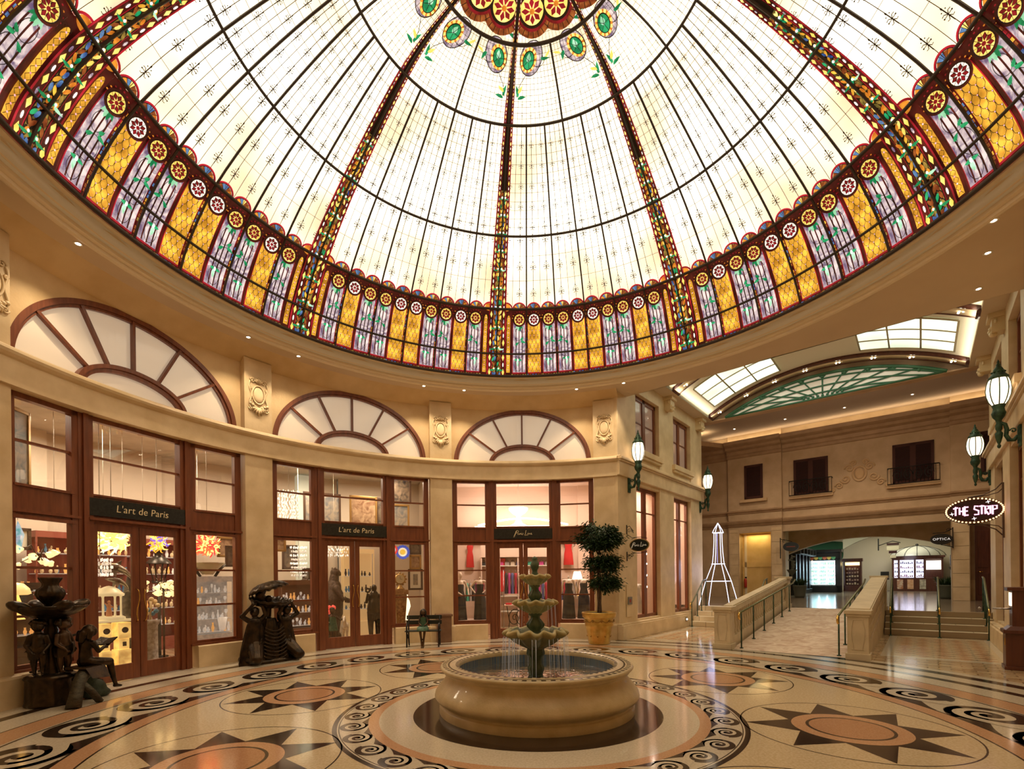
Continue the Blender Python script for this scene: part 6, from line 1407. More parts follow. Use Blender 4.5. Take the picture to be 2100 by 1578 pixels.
b = MB(); b.box(-0.18, 0.18, -0.12, 0.12, 0.0, 0.66); b.build('body', mat('brown_laminate', (0.17, 0.085, 0.045), 0.5, base2=(0.22, 0.115, 0.06), scale=6), t, bevel=0.004); b = MB(); b.box(-0.21, 0.21, -0.15, 0.15, 0.66, 0.715); b.build('top', mat('brown_laminate', (0, 0, 0)), t, bevel=0.006)

# ================================================================== SHELL BEARERS STATUE
t = thing('shell_bearers_statue', 'dark bronze statue of draped kneeling women holding up two large open shells', 'statue', at(-5.12, 3.66, 0.002, 54.5) @ Matrix.Diagonal((1.16, 1.0, 1.0, 1.0)))
def woman(x, y, face, k=1.0):
    f = face; c = []
    q = lambda a, b_, z: (x + (a * cos(f) - b_ * sin(f)) * k, y + (a * sin(f) + b_ * cos(f)) * k, z * 0.92)
    c += [(q(0, 0, 0.30), 0.16, q(0, 0, 0.52), 0.125), (q(0, 0, 0.52), 0.12, q(0, 0, 0.68), 0.095), (q(0, 0, 0.68), 0.095, q(0, 0, 0.88), 0.115), (q(0, 0, 0.90), 0.10, q(0, 0, 0.96), 0.05), (q(0, 0, 0.96), 0.045, q(0, -0.02, 1.05), 0.045),
          (q(0, -0.03, 1.10), (0.075, 0.085, 0.10)), (q(0, -0.115, 1.10), (0.014, 0.022, 0.02)), (q(0, 0.06, 1.12), (0.07, 0.07, 0.07))]
    return c, q
caps = []
hands = []
for (x, y, f, ax) in ((-0.27, -0.03, -0.5, -1), (0.26, -0.03, 0.5, 1)):
    c, q = woman(x, y, f); caps += c
    # outer arm raised to the shell, bent at the elbow, inner arm raised
    e = (x + ax * 0.22, y - 0.02, 1.06); h_ = (x + ax * 0.06, y - 0.10, 1.16); s0 = (x + ax * 0.10, y, 0.84)
    caps += [(s0, 0.05, (e[0], e[1], 0.93), 0.042), ((e[0], e[1], 0.93), 0.04, h_, 0.028)]
    hands.append((h_, ax)); e2 = (x - ax * 0.15, y - 0.08, 0.95); h2 = (x - ax * 0.08, y - 0.10, 1.12)
    caps += [((x - ax * 0.10, y, 0.84), 0.048, e2, 0.04), (e2, 0.038, h2, 0.027)]; hands.append((h2, -ax))
    # kneeling thighs and folded lower legs under drapery
    caps += [((x, y - 0.02, 0.34), 0.15, (x + ax * 0.10, y - 0.30, 0.12), 0.10), ((x + ax * 0.10, y - 0.30, 0.10), 0.085, (x + ax * 0.14, y + 0.16, 0.09), 0.075), ((x, y + 0.05, 0.34), 0.16, (x + ax * 0.16, y + 0.05, 0.09), 0.085)]
caps += [((0, 0.10, 0.2), 0.2, (0, 0.05, 0.8), 0.09), ((-0.3, 0.05, 0.05), 0.06, (0.3, 0.05, 0.05), 0.06), ((0, 0.12, 0.8), 0.07, (0, 0.04, 1.26), 0.06)]
for h_, ax in hands:
    for i, dx in enumerate((-0.026, -0.010, 0.006, 0.022)): caps.append(((h_[0] + dx, h_[1], h_[2]), 0.011, (h_[0] + dx * 1.3, h_[1] + 0.012, h_[2] + 0.06 - 0.006 * abs(i - 1.5)), 0.009))
    caps.append(((h_[0] - ax * 0.03, h_[1], h_[2] - 0.01), 0.012, (h_[0] - ax * 0.055, h_[1] - 0.01, h_[2] + 0.03), 0.009))
organic('figures', caps, bronze, t, vox=0.013)
b = MB()
def drape(cx, cy, z0, z1, r0, r1, a0, a1, nf):
    n = 60; vs = []; m_ = 14
    for j in range(m_ + 1):
        z = lerp(z0, z1, j / m_); r = lerp(r0, r1, (j / m_) ** 0.8)
        for i in range(n + 1):
            a = rad(lerp(a0, a1, i / n)); rr = r * (1 + 0.06 * sin(nf * a + 4 * j / m_) + 0.03 * sin(2.3 * nf * a)); vs.append((cx + rr * sin(a), cy - rr * 0.85 * cos(a), z))
    b.add(vs, [(j * (n + 1) + i, j * (n + 1) + i + 1, (j + 1) * (n + 1) + i + 1, (j + 1) * (n + 1) + i) for j in range(m_) for i in range(n)], 0, None, True)
drape(-0.26, 0.0, 0.78, 0.0, 0.11, 0.25, 0, 360, 13); drape(0.25, 0.0, 0.78, 0.0, 0.11, 0.25, 0, 360, 13); drape(0.0, 0.02, 0.86, 0.0, 0.10, 0.26, 0, 360, 15)
b.build('drapery', bronze, t)
b = MB()     # swagged folds across the front
for i in range(9):
    z = 0.70 - 0.068 * i; b.tube([(0.16 * q * (1 + i * 0.05), -0.17 - 0.006 * i - 0.03 * (1 - q * q), z - 0.085 * (1 - q * q)) for q in [-1 + 2 * j / 10 for j in range(11)]], 0.013, 6)
for s_ in (-1, 1):
    for i in range(6): b.tube([(s_ * (0.24 + 0.12 * q + 0.01 * i), -0.22 + 0.05 * q, 0.50 - 0.42 * q - 0.055 * i * (1 - q)) for q in [j / 8 for j in range(9)]], 0.010, 6)
b.build('drapery_folds', bronze, t)
def shell(M_, nm):
    b = MB(); b.lathe([(0.004, -0.13), (0.13, -0.125), (0.24, -0.085), (0.32, -0.03), (0.36, 0.02), (0.35, 0.03), (0.30, -0.01), (0.2, -0.07), (0.004, -0.10)], 90, M=M_, wob=lambda a, j, r, z: (r * (1 + 0.05 * abs(cos(9 * a)) * (j > 0)), z + (0.012 * cos(18 * a) if 1 < j < 7 else 0))); b.build(nm, bronze, t)
shell(Matrix.Translation((0.03, 0.0, 1.21)) @ Matrix.Rotation(rad(12), 4, 'X') @ Matrix.Rotation(rad(3), 4, 'Y') @ Matrix.Diagonal((1.0, 0.8, 1.1, 1)), 'lower_shell')
shell(Matrix.Translation((-0.02, 0.0, 1.45)) @ Matrix.Rotation(rad(-17), 4, 'Y') @ Matrix.Rotation(rad(-12), 4, 'X') @ Matrix.Diagonal((0.92, 0.8, -1.0, 1)), 'upper_shell')
b = MB(); b.tube([(-0.12, 0.05, 1.12), (-0.15, 0.05, 1.30), (-0.10, 0.04, 1.50)], [0.09, 0.07, 0.09], 10); b.build('shell_support', bronze, t)
b = MB(); b.lathe([(0.46, 0.0), (0.47, 0.03), (0.44, 0.07), (0.0005, 0.08)], 40, wob=lambda a, j, r, z: (r * (1 + 0.03 * cos(5 * a)), z)); 
b.build('base', bronze, t, Matrix.Scale(0.62, 4, (0, 1, 0)))

# ================================================================== CHERUB FOUNTAIN
t = thing('cherub_fountain', 'dark bronze fountain of standing cherubs under a shell-rimmed bowl, left of the doors', 'statue', at(-6.42, 0.42, 0.002, 88))
b = MB(); b.lathe([(0.0005, 0), (0.26, 0.0), (0.27, 0.02), (0.255, 0.05), (0.25, 0.33), (0.27, 0.36), (0.255, 0.39), (0.22, 0.41), (0.0005, 0.42)], 48, wob=lambda a, j, r, z: (r * (1 + 0.035 * cos(8 * a)), z)); b.build('fluted_base', bronze, t)
b = MB(); b.lathe([(0.09, 0.41), (0.06, 0.55), (0.05, 0.8), (0.07, 0.98), (0.05, 1.05), (0.055, 1.12), (0.10, 1.18)], 20, wob=lambda a, j, r, z: (r * (1 + 0.06 * cos(6 * a)), z)); b.build('stem', bronze, t)
b = MB(); b.lathe([(0.05, 1.13), (0.16, 1.15), (0.27, 1.20), (0.35, 1.26), (0.375, 1.285), (0.375, 1.31), (0.30, 1.285), (0.0005, 1.27)], 60, wob=lambda a, j, r, z: (r * (1 + 0.012 * cos(40 * a)), z))
for k in range(4):
    a = pi / 4 + k * pi / 2 + 0.4
    b.ball((0, 0, 0), (0.14, 0.11, 0.07), M=Matrix.Translation((0.31 * cos(a), 0.31 * sin(a), 1.30)) @ Matrix.Rotation(a, 4, 'Z') @ Matrix.Rotation(rad(-25), 4, 'Y'), seg=14, ring=8)
    for j in range(0): b.tube([(0.30 * cos(a + (j - 2) * .06), 0.30 * sin(a + (j - 2) * .06), 1.33), (0.48 * cos(a + (j - 2) * .11), 0.48 * sin(a + (j - 2) * .11), 1.32), (0.47 * cos(a + (j - 2) * .11), 0.47 * sin(a + (j - 2) * .11), 1.25)], [0.012, 0.018, 0.008], 6)
b.build('shell_bowl', bronze, t)
b = MB(); b.lathe([(0.05, 1.28), (0.07, 1.33), (0.13, 1.40), (0.155, 1.46), (0.14, 1.52), (0.09, 1.56), (0.085, 1.60), (0.12, 1.66), (0.125, 1.68), (0.0005, 1.65)], 40, wob=lambda a, j, r, z: (r * (1 + 0.05 * cos(12 * a)), z)); b.build('urn', bronze, t)
def cherub(x, y, rot, sc_=1.0, arm='down'):
    T = Matrix.Translation((x, y, 0.42)) @ Matrix.Rotation(rad(rot), 4, 'Z') @ Matrix.Scale(sc_, 4)
    v = lambda *p: tuple(T @ Vector(p)); s_ = sc_
    c = [(v(-0.04, 0, 0.03), 0.022 * s_, v(-0.045, 0, 0.16), 0.038 * s_), (v(-0.045, 0, 0.16), 0.036 * s_, v(-0.04, 0, 0.30), 0.054 * s_), (v(0.045, -0.02, 0.03), 0.022 * s_, v(0.055, -0.03, 0.16), 0.038 * s_), (v(0.055, -0.03, 0.16), 0.036 * s_, v(0.042, 0, 0.30), 0.054 * s_),
         (v(-0.04, 0.01, 0.015), 0.02 * s_, v(-0.045, -0.06, 0.012), 0.016 * s_), (v(0.045, -0.01, 0.015), 0.02 * s_, v(0.05, -0.08, 0.012), 0.016 * s_),
         (v(0, 0, 0.33), 0.085 * s_, v(0, -0.015, 0.43), 0.082 * s_), (v(0, -0.01, 0.43), 0.08 * s_, v(0, 0, 0.53), 0.075 * s_), (v(0, 0, 0.56), 0.04 * s_, v(0, 0, 0.62), 0.034 * s_),
         (v(0, -0.012, 0.68), 0.074 * s_, v(0, 0.0, 0.70), 0.076 * s_), (v(0, -0.085, 0.675), 0.012 * s_, v(0, -0.09, 0.67), 0.012 * s_), (v(-0.03, -0.06, 0.655), 0.022 * s_, v(-0.03, -0.061, 0.655), 0.022 * s_), (v(0.03, -0.06, 0.655), 0.022 * s_, v(0.03, -0.061, 0.655), 0.022 * s_)]
    for q in (-1, 1):
        if arm == 'down' or q < 0: c += [(v(q * 0.085, 0, 0.54), 0.034 * s_, v(q * 0.125, -0.02, 0.42), 0.028 * s_), (v(q * 0.125, -0.02, 0.42), 0.027 * s_, v(q * 0.06, -0.10, 0.33), 0.020 * s_)]; hp = (q * 0.05, -0.115, 0.315); d = (-q * 0.3, -0.3, -0.6)
        else: c += [(v(q * 0.085, 0, 0.54), 0.034 * s_, v(q * 0.14, -0.06, 0.47), 0.028 * s_), (v(q * 0.14, -0.06, 0.47), 0.027 * s_, v(q * 0.15, -0.17, 0.50), 0.020 * s_)]; hp = (q * 0.15, -0.18, 0.50); d = (0, -1, 0.1)
        for i in range(4): c.append((v(hp[0] + 0.012 * (i - 1.5), hp[1], hp[2]), 0.009 * s_, v(hp[0] + 0.014 * (i - 1.5) + d[0] * .04, hp[1] + d[1] * .04, hp[2] + d[2] * .04), 0.007 * s_))
        c.append((v(hp[0] + 0.025, hp[1], hp[2]), 0.009 * s_, v(hp[0] + 0.035, hp[1] - 0.01, hp[2] - 0.02), 0.007 * s_))
    return c, v
for i, (x, y, r_, ar) in enumerate(((0.02, -0.15, 0, 'down'), (-0.17, 0.0, -50, 'down'), (0.17, -0.02, 60, 'out'), (0.0, 0.17, 180, 'down'))):
    c, v = cherub(x, y, r_, 0.92, ar); organic('cherub', c, bronzeb if i == 0 else bronze, t, vox=0.0095)
    hc = []
    R_ = random.Random(i)
    for k in range(26):
        a = R_.uniform(0, 2 * pi); z = R_.uniform(-0.2, 1.0); rr = 0.078 * sqrt(max(0, 1 - z * z * .8))
        if sin(a) < -0.5 and z < 0.45: continue
        hc.append((v(rr * cos(a), rr * sin(a), 0.705 + 0.066 * z), (0.024, 0.024, 0.024)))
    hc.append((v(0, 0.015, 0.71), (0.072, 0.068, 0.066))); organic('curly_hair', hc, bronze, t, vox=0.009)
    b = MB(); T = Matrix.Translation((x, y, 0.42)) @ Matrix.Rotation(rad(r_), 4, 'Z'); b.lathe([(0.092, 0.36), (0.098, 0.33), (0.095, 0.27), (0.085, 0.23)], 24, M=T, wob=lambda a, j, r, z: (r * (1 + 0.06 * cos(7 * a)), z + 0.03 * sin(a))); b.build('loincloth', bronze, t)
# ================================================================== READING CHILD
t = thing('reading_child_statue', 'dark bronze child reading a book astride a forked log, beside the cherub fountain', 'statue', at(-6.02, 0.50, 0.002, 90))
# local: x to the viewer's right along the wall, y away from the viewer
logm = mat('bronze_bark', (0.035, 0.03, 0.016), 0.5, metal=0.5, base2=(0.07, 0.055, 0.03), scale=12, bump=0.5, bscale=30, stretch=(1, 1, 3))
b = MB()
b.tube([(-0.34, -0.12, 0.0), (-0.28, -0.10, 0.14), (-0.20, -0.06, 0.27), (-0.10, -0.02, 0.36), (0.05, 0.05, 0.40), (0.22, 0.12, 0.41)], [0.085, 0.075, 0.07, 0.075, 0.085, 0.08], 12)
b.tube([(-0.16, -0.05, 0.30), (-0.07, -0.12, 0.16), (0.0, -0.18, 0.0)], [0.05, 0.045, 0.042], 10); b.build('forked_log', logm, t)
organic('rock_base', [((0.28, 0.16, 0.12), (0.17, 0.14, 0.14)), ((0.20, 0.2, 0.26), (0.13, 0.12, 0.13)), ((0.34, 0.14, 0.05), (0.16, 0.14, 0.07)), ((0.24, 0.14, 0.08), (0.15, 0.13, 0.085))], mat('mossy_bronze', (0.018, 0.03, 0.014), 0.6, metal=0.3, base2=(0.035, 0.05, 0.025), scale=14, bump=0.4), t, vox=0.02)
ch_ = [((0.06, 0.06, 0.54), 0.085, (0.05, 0.06, 0.68), 0.07), ((0.05, 0.06, 0.68), 0.07, (0.06, 0.05, 0.80), 0.065), ((0.06, 0.05, 0.82), 0.035, (0.08, 0.03, 0.88), 0.032), ((0.10, 0.02, 0.945), (0.072, 0.066, 0.078)), ((0.17, 0.0, 0.93), (0.012, 0.012, 0.014)),
       ((0.08, 0.0, 0.53), 0.07, (0.30, -0.06, 0.50), 0.052), ((0.30, -0.06, 0.50), 0.048, (0.36, -0.06, 0.27), 0.034), ((0.36, -0.06, 0.27), 0.032, (0.40, -0.06, 0.16), 0.026), ((0.39, -0.06, 0.14), 0.028, (0.48, -0.07, 0.12), 0.020),
       ((0.08, 0.12, 0.53), 0.07, (0.30, 0.16, 0.50), 0.05), ((0.30, 0.16, 0.50), 0.046, (0.32, 0.14, 0.26), 0.032), ((0.32, 0.14, 0.24), 0.028, (0.40, 0.13, 0.21), 0.02),
       ((0.07, -0.03, 0.79), 0.036, (0.10, -0.08, 0.67), 0.030), ((0.10, -0.08, 0.67), 0.028, (0.24, -0.05, 0.72), 0.021), ((0.07, 0.13, 0.79), 0.036, (0.12, 0.17, 0.67), 0.030), ((0.12, 0.17, 0.67), 0.028, (0.25, 0.10, 0.72), 0.021)]
for yy in (-0.05, 0.10):
    for i in range(4): ch_.append(((0.25, yy + 0.012 * (i - 1.5), 0.715), 0.010, (0.30, yy + 0.012 * (i - 1.5), 0.735), 0.008))
    ch_.append(((0.24, yy, 0.735), 0.010, (0.27, yy + 0.01, 0.765), 0.008))
organic('child_figure', ch_, bronze, t, vox=0.010)
organic('hair', [((0.085, 0.035, 0.965), (0.082, 0.078, 0.074)), ((0.02, 0.06, 0.93), 0.05, (-0.01, 0.06, 0.82), 0.035), ((0.05, -0.02, 0.94), 0.04, (0.02, -0.02, 0.86), 0.03), ((0.03, 0.11, 0.93), 0.04, (0.0, 0.11, 0.84), 0.03)], bronze, t, vox=0.010)
b = MB()
for s_ in (-1, 1): b.add([(0.26, 0.025, 0.74), (0.26, 0.025 + s_ * 0.12, 0.755), (0.40, 0.025 + s_ * 0.12, 0.835), (0.40, 0.025, 0.815), (0.265, 0.025, 0.725), (0.265, 0.025 + s_ * 0.12, 0.74), (0.405, 0.025 + s_ * 0.12, 0.82), (0.405, 0.025, 0.80)], [(0, 1, 2, 3), (4, 7, 6, 5), (0, 4, 5, 1), (1, 5, 6, 2), (2, 6, 7, 3)])
b.build('open_book', bronze, t)
b = MB(); b.box(-0.10, 0.16, -0.07, 0.20, 0.455, 0.485); b.add([(-0.10, -0.07, 0.47), (0.2, -0.08, 0.47), (0.22, -0.14, 0.30), (-0.06, -0.13, 0.33)], [(0, 1, 2, 3)]); b.build('saddle_cloth', bronze, t)

# planters at the passage mouth
def planter(u, w_, lb, h_=0.55, tall=True):
    t = thing('plant_pot', lb, 'plant pot', HM(u, w_, ZF + 0.002)); b = MB(); b.lathe([(0.0005, 0), (0.18, 0), (0.22, 0.1), (0.26, 0.5), (0.28, 0.52), (0.27, 0.55), (0.0005, 0.5)], 20); b.build('pot_body', mat('grey_green_pot', (0.10, 0.11, 0.08), 0.6), t)
    b = MB(); R_ = random.Random(int(u * 7))
    for i in range(160):
        a = R_.uniform(0, 2 * pi); l = R_.uniform(0.1, 0.32); p = Vector((0.12 * cos(a), 0.12 * sin(a), 0.52)); q = p + Vector((l * cos(a), l * sin(a), R_.uniform(0.05, 0.4))); s_ = (q - p).cross(Vector((0, 0, 1))).normalized() * 0.022
        b.add([p, (p + q) / 2 + s_ + Vector((0, 0, .03)), q, (p + q) / 2 - s_ + Vector((0, 0, .03))], [(0, 1, 2, 3)])
    b.build('leaves', leafm, t)
planter(20.9, 4.42, 'grey-green pot with a dark leafy plant, right side of the passage mouth'); planter(20.0, -0.45, 'grey-green pot with a dark leafy plant, left side of the passage mouth')
def wall_bowl(u, w_, lb):
    t = thing('hanging_planter', lb, 'planter', HM(u, w_, 1.75)); b = MB(); b.lathe([(0.03, -0.15), (0.12, -0.05), (0.20, 0.08), (0.22, 0.1), (0.18, 0.1), (0.02, 0.0)], 20); b.build('bowl', mat('grey_green_pot', (0, 0, 0)), t)
    b = MB(); R_ = random.Random(5); b.tube([(0, 0, -0.4), (0, 0, 0.75)], 0.025, 6)
    for i in range(9): b.ball((R_.uniform(-.08, .08), 0, 0.1 + 0.07 * i), (0.07, 0.06, 0.05), seg=8, ring=5)
    b.build('trellis_stem', mat('grey_green_pot', (0, 0, 0)), t)
wall_bowl(19.6, -0.68, 'grey-green wall bowl under the dark green oval sign'); wall_bowl(20.9, 4.72, 'grey-green wall bowl beneath the OPTICA sign')
b = MB(); t = thing('speaker', 'small black speaker box on the pier right of the domed kiosk', 'speaker', HM(22.2, 4.75, 2.15)); b.box(-0.14, 0.14, -0.1, 0.1, -0.22, 0.22); b.build('case', blackm, t, bevel=0.01); b = MB(); b.lathe([(0.0005, 0), (0.08, 0), (0.09, 0.01)], 16, M=Matrix.Translation((0, -0.105, -0.05)) @ Matrix.Rotation(pi / 2, 4, 'X')); b.build('cone', ironm, t)
t = thing('bar_stool', 'black bar stool on a chrome pole left of the domed kiosk', 'stool', HM(31.2, 2.05, ZF + 0.002)); b = MB(); b.lathe([(0.0005, 0.68), (0.2, 0.68), (0.22, 0.72), (0.2, 0.78), (0.0005, 0.79)], 16); b.box(-0.2, 0.2, 0.12, 0.18, 0.75, 1.15); b.build('seat', blackm, t); b = MB(); b.lathe([(0.0005, 0), (0.2, 0.0), (0.2, 0.02), (0.025, 0.05), (0.025, 0.68)], 16); b.build('pole', mat('steel', (0, 0, 0)), t)
# ================================================================== SHOP INTERIORS
creamw = mat('shop_cream_wall', (0.66, 0.55, 0.43), 0.7); pinkw = mat('shop_pink_wall', (0.74, 0.56, 0.45), 0.7)
ceilt = mat('shop_ceiling_tiles', (0.62, 0.55, 0.45), 0.7, base2=(0.52, 0.45, 0.36), scale=3)
b = MB()
def wallseg(mb, p, q, z0, z1, th=0.1):
    p = Vector(p); q = Vector(q); n = Vector((-(q - p).y, (q - p).x, 0)).normalized() * th
    mb.add([p, q, q + n, p + n, p + Vector((0, 0, z1)), q + Vector((0, 0, z1)), q + n + Vector((0, 0, z1)), p + n + Vector((0, 0, z1))], [(0, 1, 5, 4), (1, 2, 6, 5), (2, 3, 7, 6), (3, 0, 4, 7), (4, 5, 6, 7)])
for a, c, R in ((-104, -92, 10.6), (-92, -80, 10.6), (-80, -68, 10.6), (-68, -56, 10.8), (-56, -44, 10.9), (-44, -32, 10.8), (-32, -18.3, 10.6)): wallseg(b, P(a, R), P(c, R), 0, 4.8)
wallseg(b, P(-17.8, 7.1), P(-17.8, 10.7), 0, 4.8); wallseg(b, P(-104, 7.05), P(-104, 10.7), 0, 4.8)
struct(b.build('wall_left', creamw))
b = MB(); pts = [Vector((-3.4, 10.6, 0)), Vector((3.9, 10.6, 0))]; wallseg(b, pts[0], pts[1], 0, 4.8); wallseg(b, H(10.6, -3.75), H(12.35, -3.75), 0, 6.9); wallseg(b, H(10.6, -3.75), H(9.4, -5.3), 0, 6.9); wallseg(b, H(12.35, -3.9), H(12.35, -2.3), 0, 6.9)
struct(b.build('wall_hall', pinkw))
b = MB(); ring_ = [P(-104 + 4.3 * i, 7.05, 4.74) for i in range(21)]; ringo = [P(-104 + 4.3 * i, 11.0, 4.74) for i in range(21)]
for i in range(20): b.add([ring_[i], ring_[i + 1], ringo[i + 1], ringo[i]], [(0, 1, 2, 3)])
struct(b.build('ceiling', ceilt))
b = MB(); b.add([P(-17.6, 7.05, 4.74), P(-8, 7.05, 4.74), P(3, 7.05, 4.74), P(14, 7.05, 4.74), P(20.5, 7.2, 4.74), H(12.4, -2.4, 4.74), H(12.4, -4.2, 4.74), Vector((3.9, 10.7, 4.74)), Vector((-3.6, 10.7, 4.74))], [tuple(range(9))])
struct(b.build('ceiling', mat('shop_pink_ceiling', (0.78, 0.62, 0.52), 0.7)))
for (p, e) in ((P(-84, 8.4, 4.6), 70), (P(-70, 9.0, 4.6), 90), (P(-56, 8.8, 4.6), 80), (P(-40, 8.8, 4.6), 95), (P(-27, 8.7, 4.6), 80)): light('AREA', 'shop_ceiling_lamp', p, e, (1, 0.80, 0.60), 0.7)
for (p, e) in ((P(-6, 8.6, 4.6), 85), (P(9, 8.7, 4.6), 85), (H(8.4, -3.2, 4.6), 60), (H(10.9, -3.0, 4.6), 55)): light('AREA', 'shop_ceiling_lamp', p, e, (1, 0.78, 0.63), 0.7)
light('AREA', 'shop_wall_lamp', P(-2, 10.0, 3.3), 40, (1, 0.80, 0.66), 3.0, (rad(180), 0, 0), sy=0.15)
OUT = lambda v: deg(atan2(v[0], v[1]))
def face(p, z=0.0, turn=0.0):     # a thing standing at p with its front towards the rotunda
    a = OUT(p); return RM(a, hypot(p[0], p[1]), z) @ Matrix.Rotation(rad(turn), 4, 'Z')
gilt = mat('gilt_frame', (0.38, 0.22, 0.07), 0.35, metal=0.6); dkf = mat('dark_frame', (0.06, 0.03, 0.018), 0.4); matw = mat('picture_mount', (0.72, 0.68, 0.58), 0.6)
PICS = [((0.16, 0.07, 0.03), (0.42, 0.28, 0.16)), ((0.025, 0.02, 0.018), (0.20, 0.14, 0.09)), ((0.12, 0.13, 0.14), (0.36, 0.29, 0.21)), ((0.20, 0.05, 0.03), (0.06, 0.04, 0.03))]
def picture(p, z, w_, h_, pic, fr, lb, group=None, mount=0.0, turn=0.0, tilt=0.0):
    t = thing('framed_picture', lb, 'picture', face(p, z, turn) @ Matrix.Rotation(rad(tilt), 4, 'X'), group)
    b = MB(); f_ = 0.055
    for (x0, x1, z0_, z1_) in ((-w_ / 2, w_ / 2, h_ / 2 - f_, h_ / 2), (-w_ / 2, w_ / 2, -h_ / 2, -h_ / 2 + f_), (-w_ / 2, -w_ / 2 + f_, -h_ / 2, h_ / 2), (w_ / 2 - f_, w_ / 2, -h_ / 2, h_ / 2)): b.box(x0, x1, -0.035, 0.01, z0_, z1_)
    b.build('frame', fr, t, bevel=0.006)
    if mount: b = MB(); b.box(-w_ / 2 + f_, w_ / 2 - f_, -0.012, 0.0, -h_ / 2 + f_, h_ / 2 - f_); b.build('mount', matw, t)
    m_ = f_ + mount; a_, c_ = PICS[pic]; b = MB(); b.box(-w_ / 2 + m_, w_ / 2 - m_, -0.018, -0.012, -h_ / 2 + m_, h_ / 2 - m_)
    b.build('painted_image', mat('picture_%d' % pic, a_, 0.5, base2=c_, scale=4.5, detail=7, dist=1.5), t); return t
picture((-8.1, 1.62, 0), 3.72, 0.62, 1.35, 2, gilt, 'tall gilt-framed city painting in the leftmost upper shop window', turn=25)
picture((-9.2, 2.75, 0), 2.42, 0.36, 0.40, 1, dkf, 'small dark-framed print with wide mount in the leftmost lower window', mount=0.08)
picture((-3.55, 8.35, 0), 4.35, 0.62, 1.0, 1, dkf, 'dark-framed figure painting, upper one in the right transom window of the middle shop')
picture((-3.62, 8.30, 0), 3.45, 0.66, 0.75, 2, gilt, 'gilt-framed painting, lower one in the right transom window of the middle shop')
picture((-4.55, 8.0, 0), 3.55, 0.78, 0.95, 0, gilt, 'gilt-framed painting of a seated figure behind the middle shop transom, centre of three')
picture((-4.05, 8.45, 0), 3.6, 0.50, 0.90, 1, dkf, 'dark-framed painting behind the middle shop transom, rightmost of three')
picture((-5.5, 7.4, 0), 3.6, 1.0, 0.85, 2, dkf, 'wide dark-framed painting behind the middle shop transom, leftmost of three')
picture((-3.05, 7.9, 0), 2.48, 0.34, 0.32, 1, dkf, 'topmost dark picture at the right of the middle shop, beside the blue glass plate'); picture((-3.05, 7.9, 0), 2.10, 0.34, 0.42, 0, gilt, 'gilt picture under the topmost one, right of the middle shop'); picture((-3.05, 7.9, 0), 1.60, 0.42, 0.60, 2, dkf, 'black-framed drawing with wide mount beside the pedestal clock', mount=0.09)
picture((-6.3, 6.45, 0), 2.55, 0.42, 0.38, 0, gilt, 'small glowing amber picture in the top left of the middle shop window'); picture((-6.35, 7.25, 0), 2.25, 0.40, 0.66, 1, dkf, 'dark-framed picture behind the crystal chandelier in the middle shop left window')
picture((-6.22, 8.0, 0), 1.80, 0.22, 0.34, 2, dkf, 'small black-framed print on the white column, left window of the middle shop')
picture((-6.9, 5.5, 0), 2.2, 0.34, 0.50, 1, dkf, 'dark picture beside the red glass chandelier'); picture((-7.3, 5.9, 0), 2.45, 0.4, 0.5, 0, gilt, 'gilt picture right of the red glass chandelier')
# lamps, chandeliers
tul = mat('tulip_shade', (1, 0.8, 0.45), 0.3, emit=(1.0, 0.60, 0.20), es=0.95); tulw = mat('tulip_shade_white', (1, 0.9, 0.7), 0.3, emit=(1.0, 0.70, 0.32), es=1.0)
def tulip_lamp(p, z, n, R, s_, m_, lb, stand=0.0, seed=1):
    t = thing('tulip_lamp', lb, 'lamp', face(p, z)); R_ = random.Random(seed); b = MB(); br = MB()
    for k in range(n):
        a = 2 * pi * k / n * 2.4; rr = R * (0.35 + 0.65 * ((k % 3) / 2)); zz = 0.22 * R * ((k * 7) % 5 - 2); c = Vector((rr * cos(a), rr * sin(a), zz)); tl = Matrix.Translation(c) @ Matrix.Rotation(a, 4, 'Z') @ Matrix.Rotation(rad(140 if k % 2 else 100), 4, 'Y')
        s2 = MB(); s2.lathe([(0.012 * s_, 0), (0.03 * s_, 0.02 * s_), (0.045 * s_, 0.06 * s_), (0.05 * s_, 0.085 * s_), (0.065 * s_, 0.10 * s_)], 12, M=tl, wob=lambda q, j, r, z_: (r * (1 + (0.12 * cos(5 * q) if j == 4 else 0)), z_)); s2.build('glass_shade', m_, t)
        br.tube([(0, 0, -0.3 * R), (rr * .5 * cos(a), rr * .5 * sin(a), zz + .3 * R), tuple(c)], 0.006, 5)
    if stand: br.tube([(0, 0, -0.3 * R), (0, 0, -stand)], 0.018, 8); br.lathe([(0.0005, -stand + 0.04), (0.14, -stand + 0.02), (0.15, -stand)], 16)
    br.build('bronze_branches', bronzeb, t); return t
tulip_lamp((-7.96, 1.85, 0), 2.05, 9, 0.24, 0.95, tulw, 'cluster of glowing tulip-shaded lamps in the leftmost lower window')
tulip_lamp((-7.05, 3.40, 0), 1.5, 14, 0.25, 0.95, tulw, 'tulip lamp tree on a dark pole seen through the right leaf of the left doors', stand=1.48, seed=3)
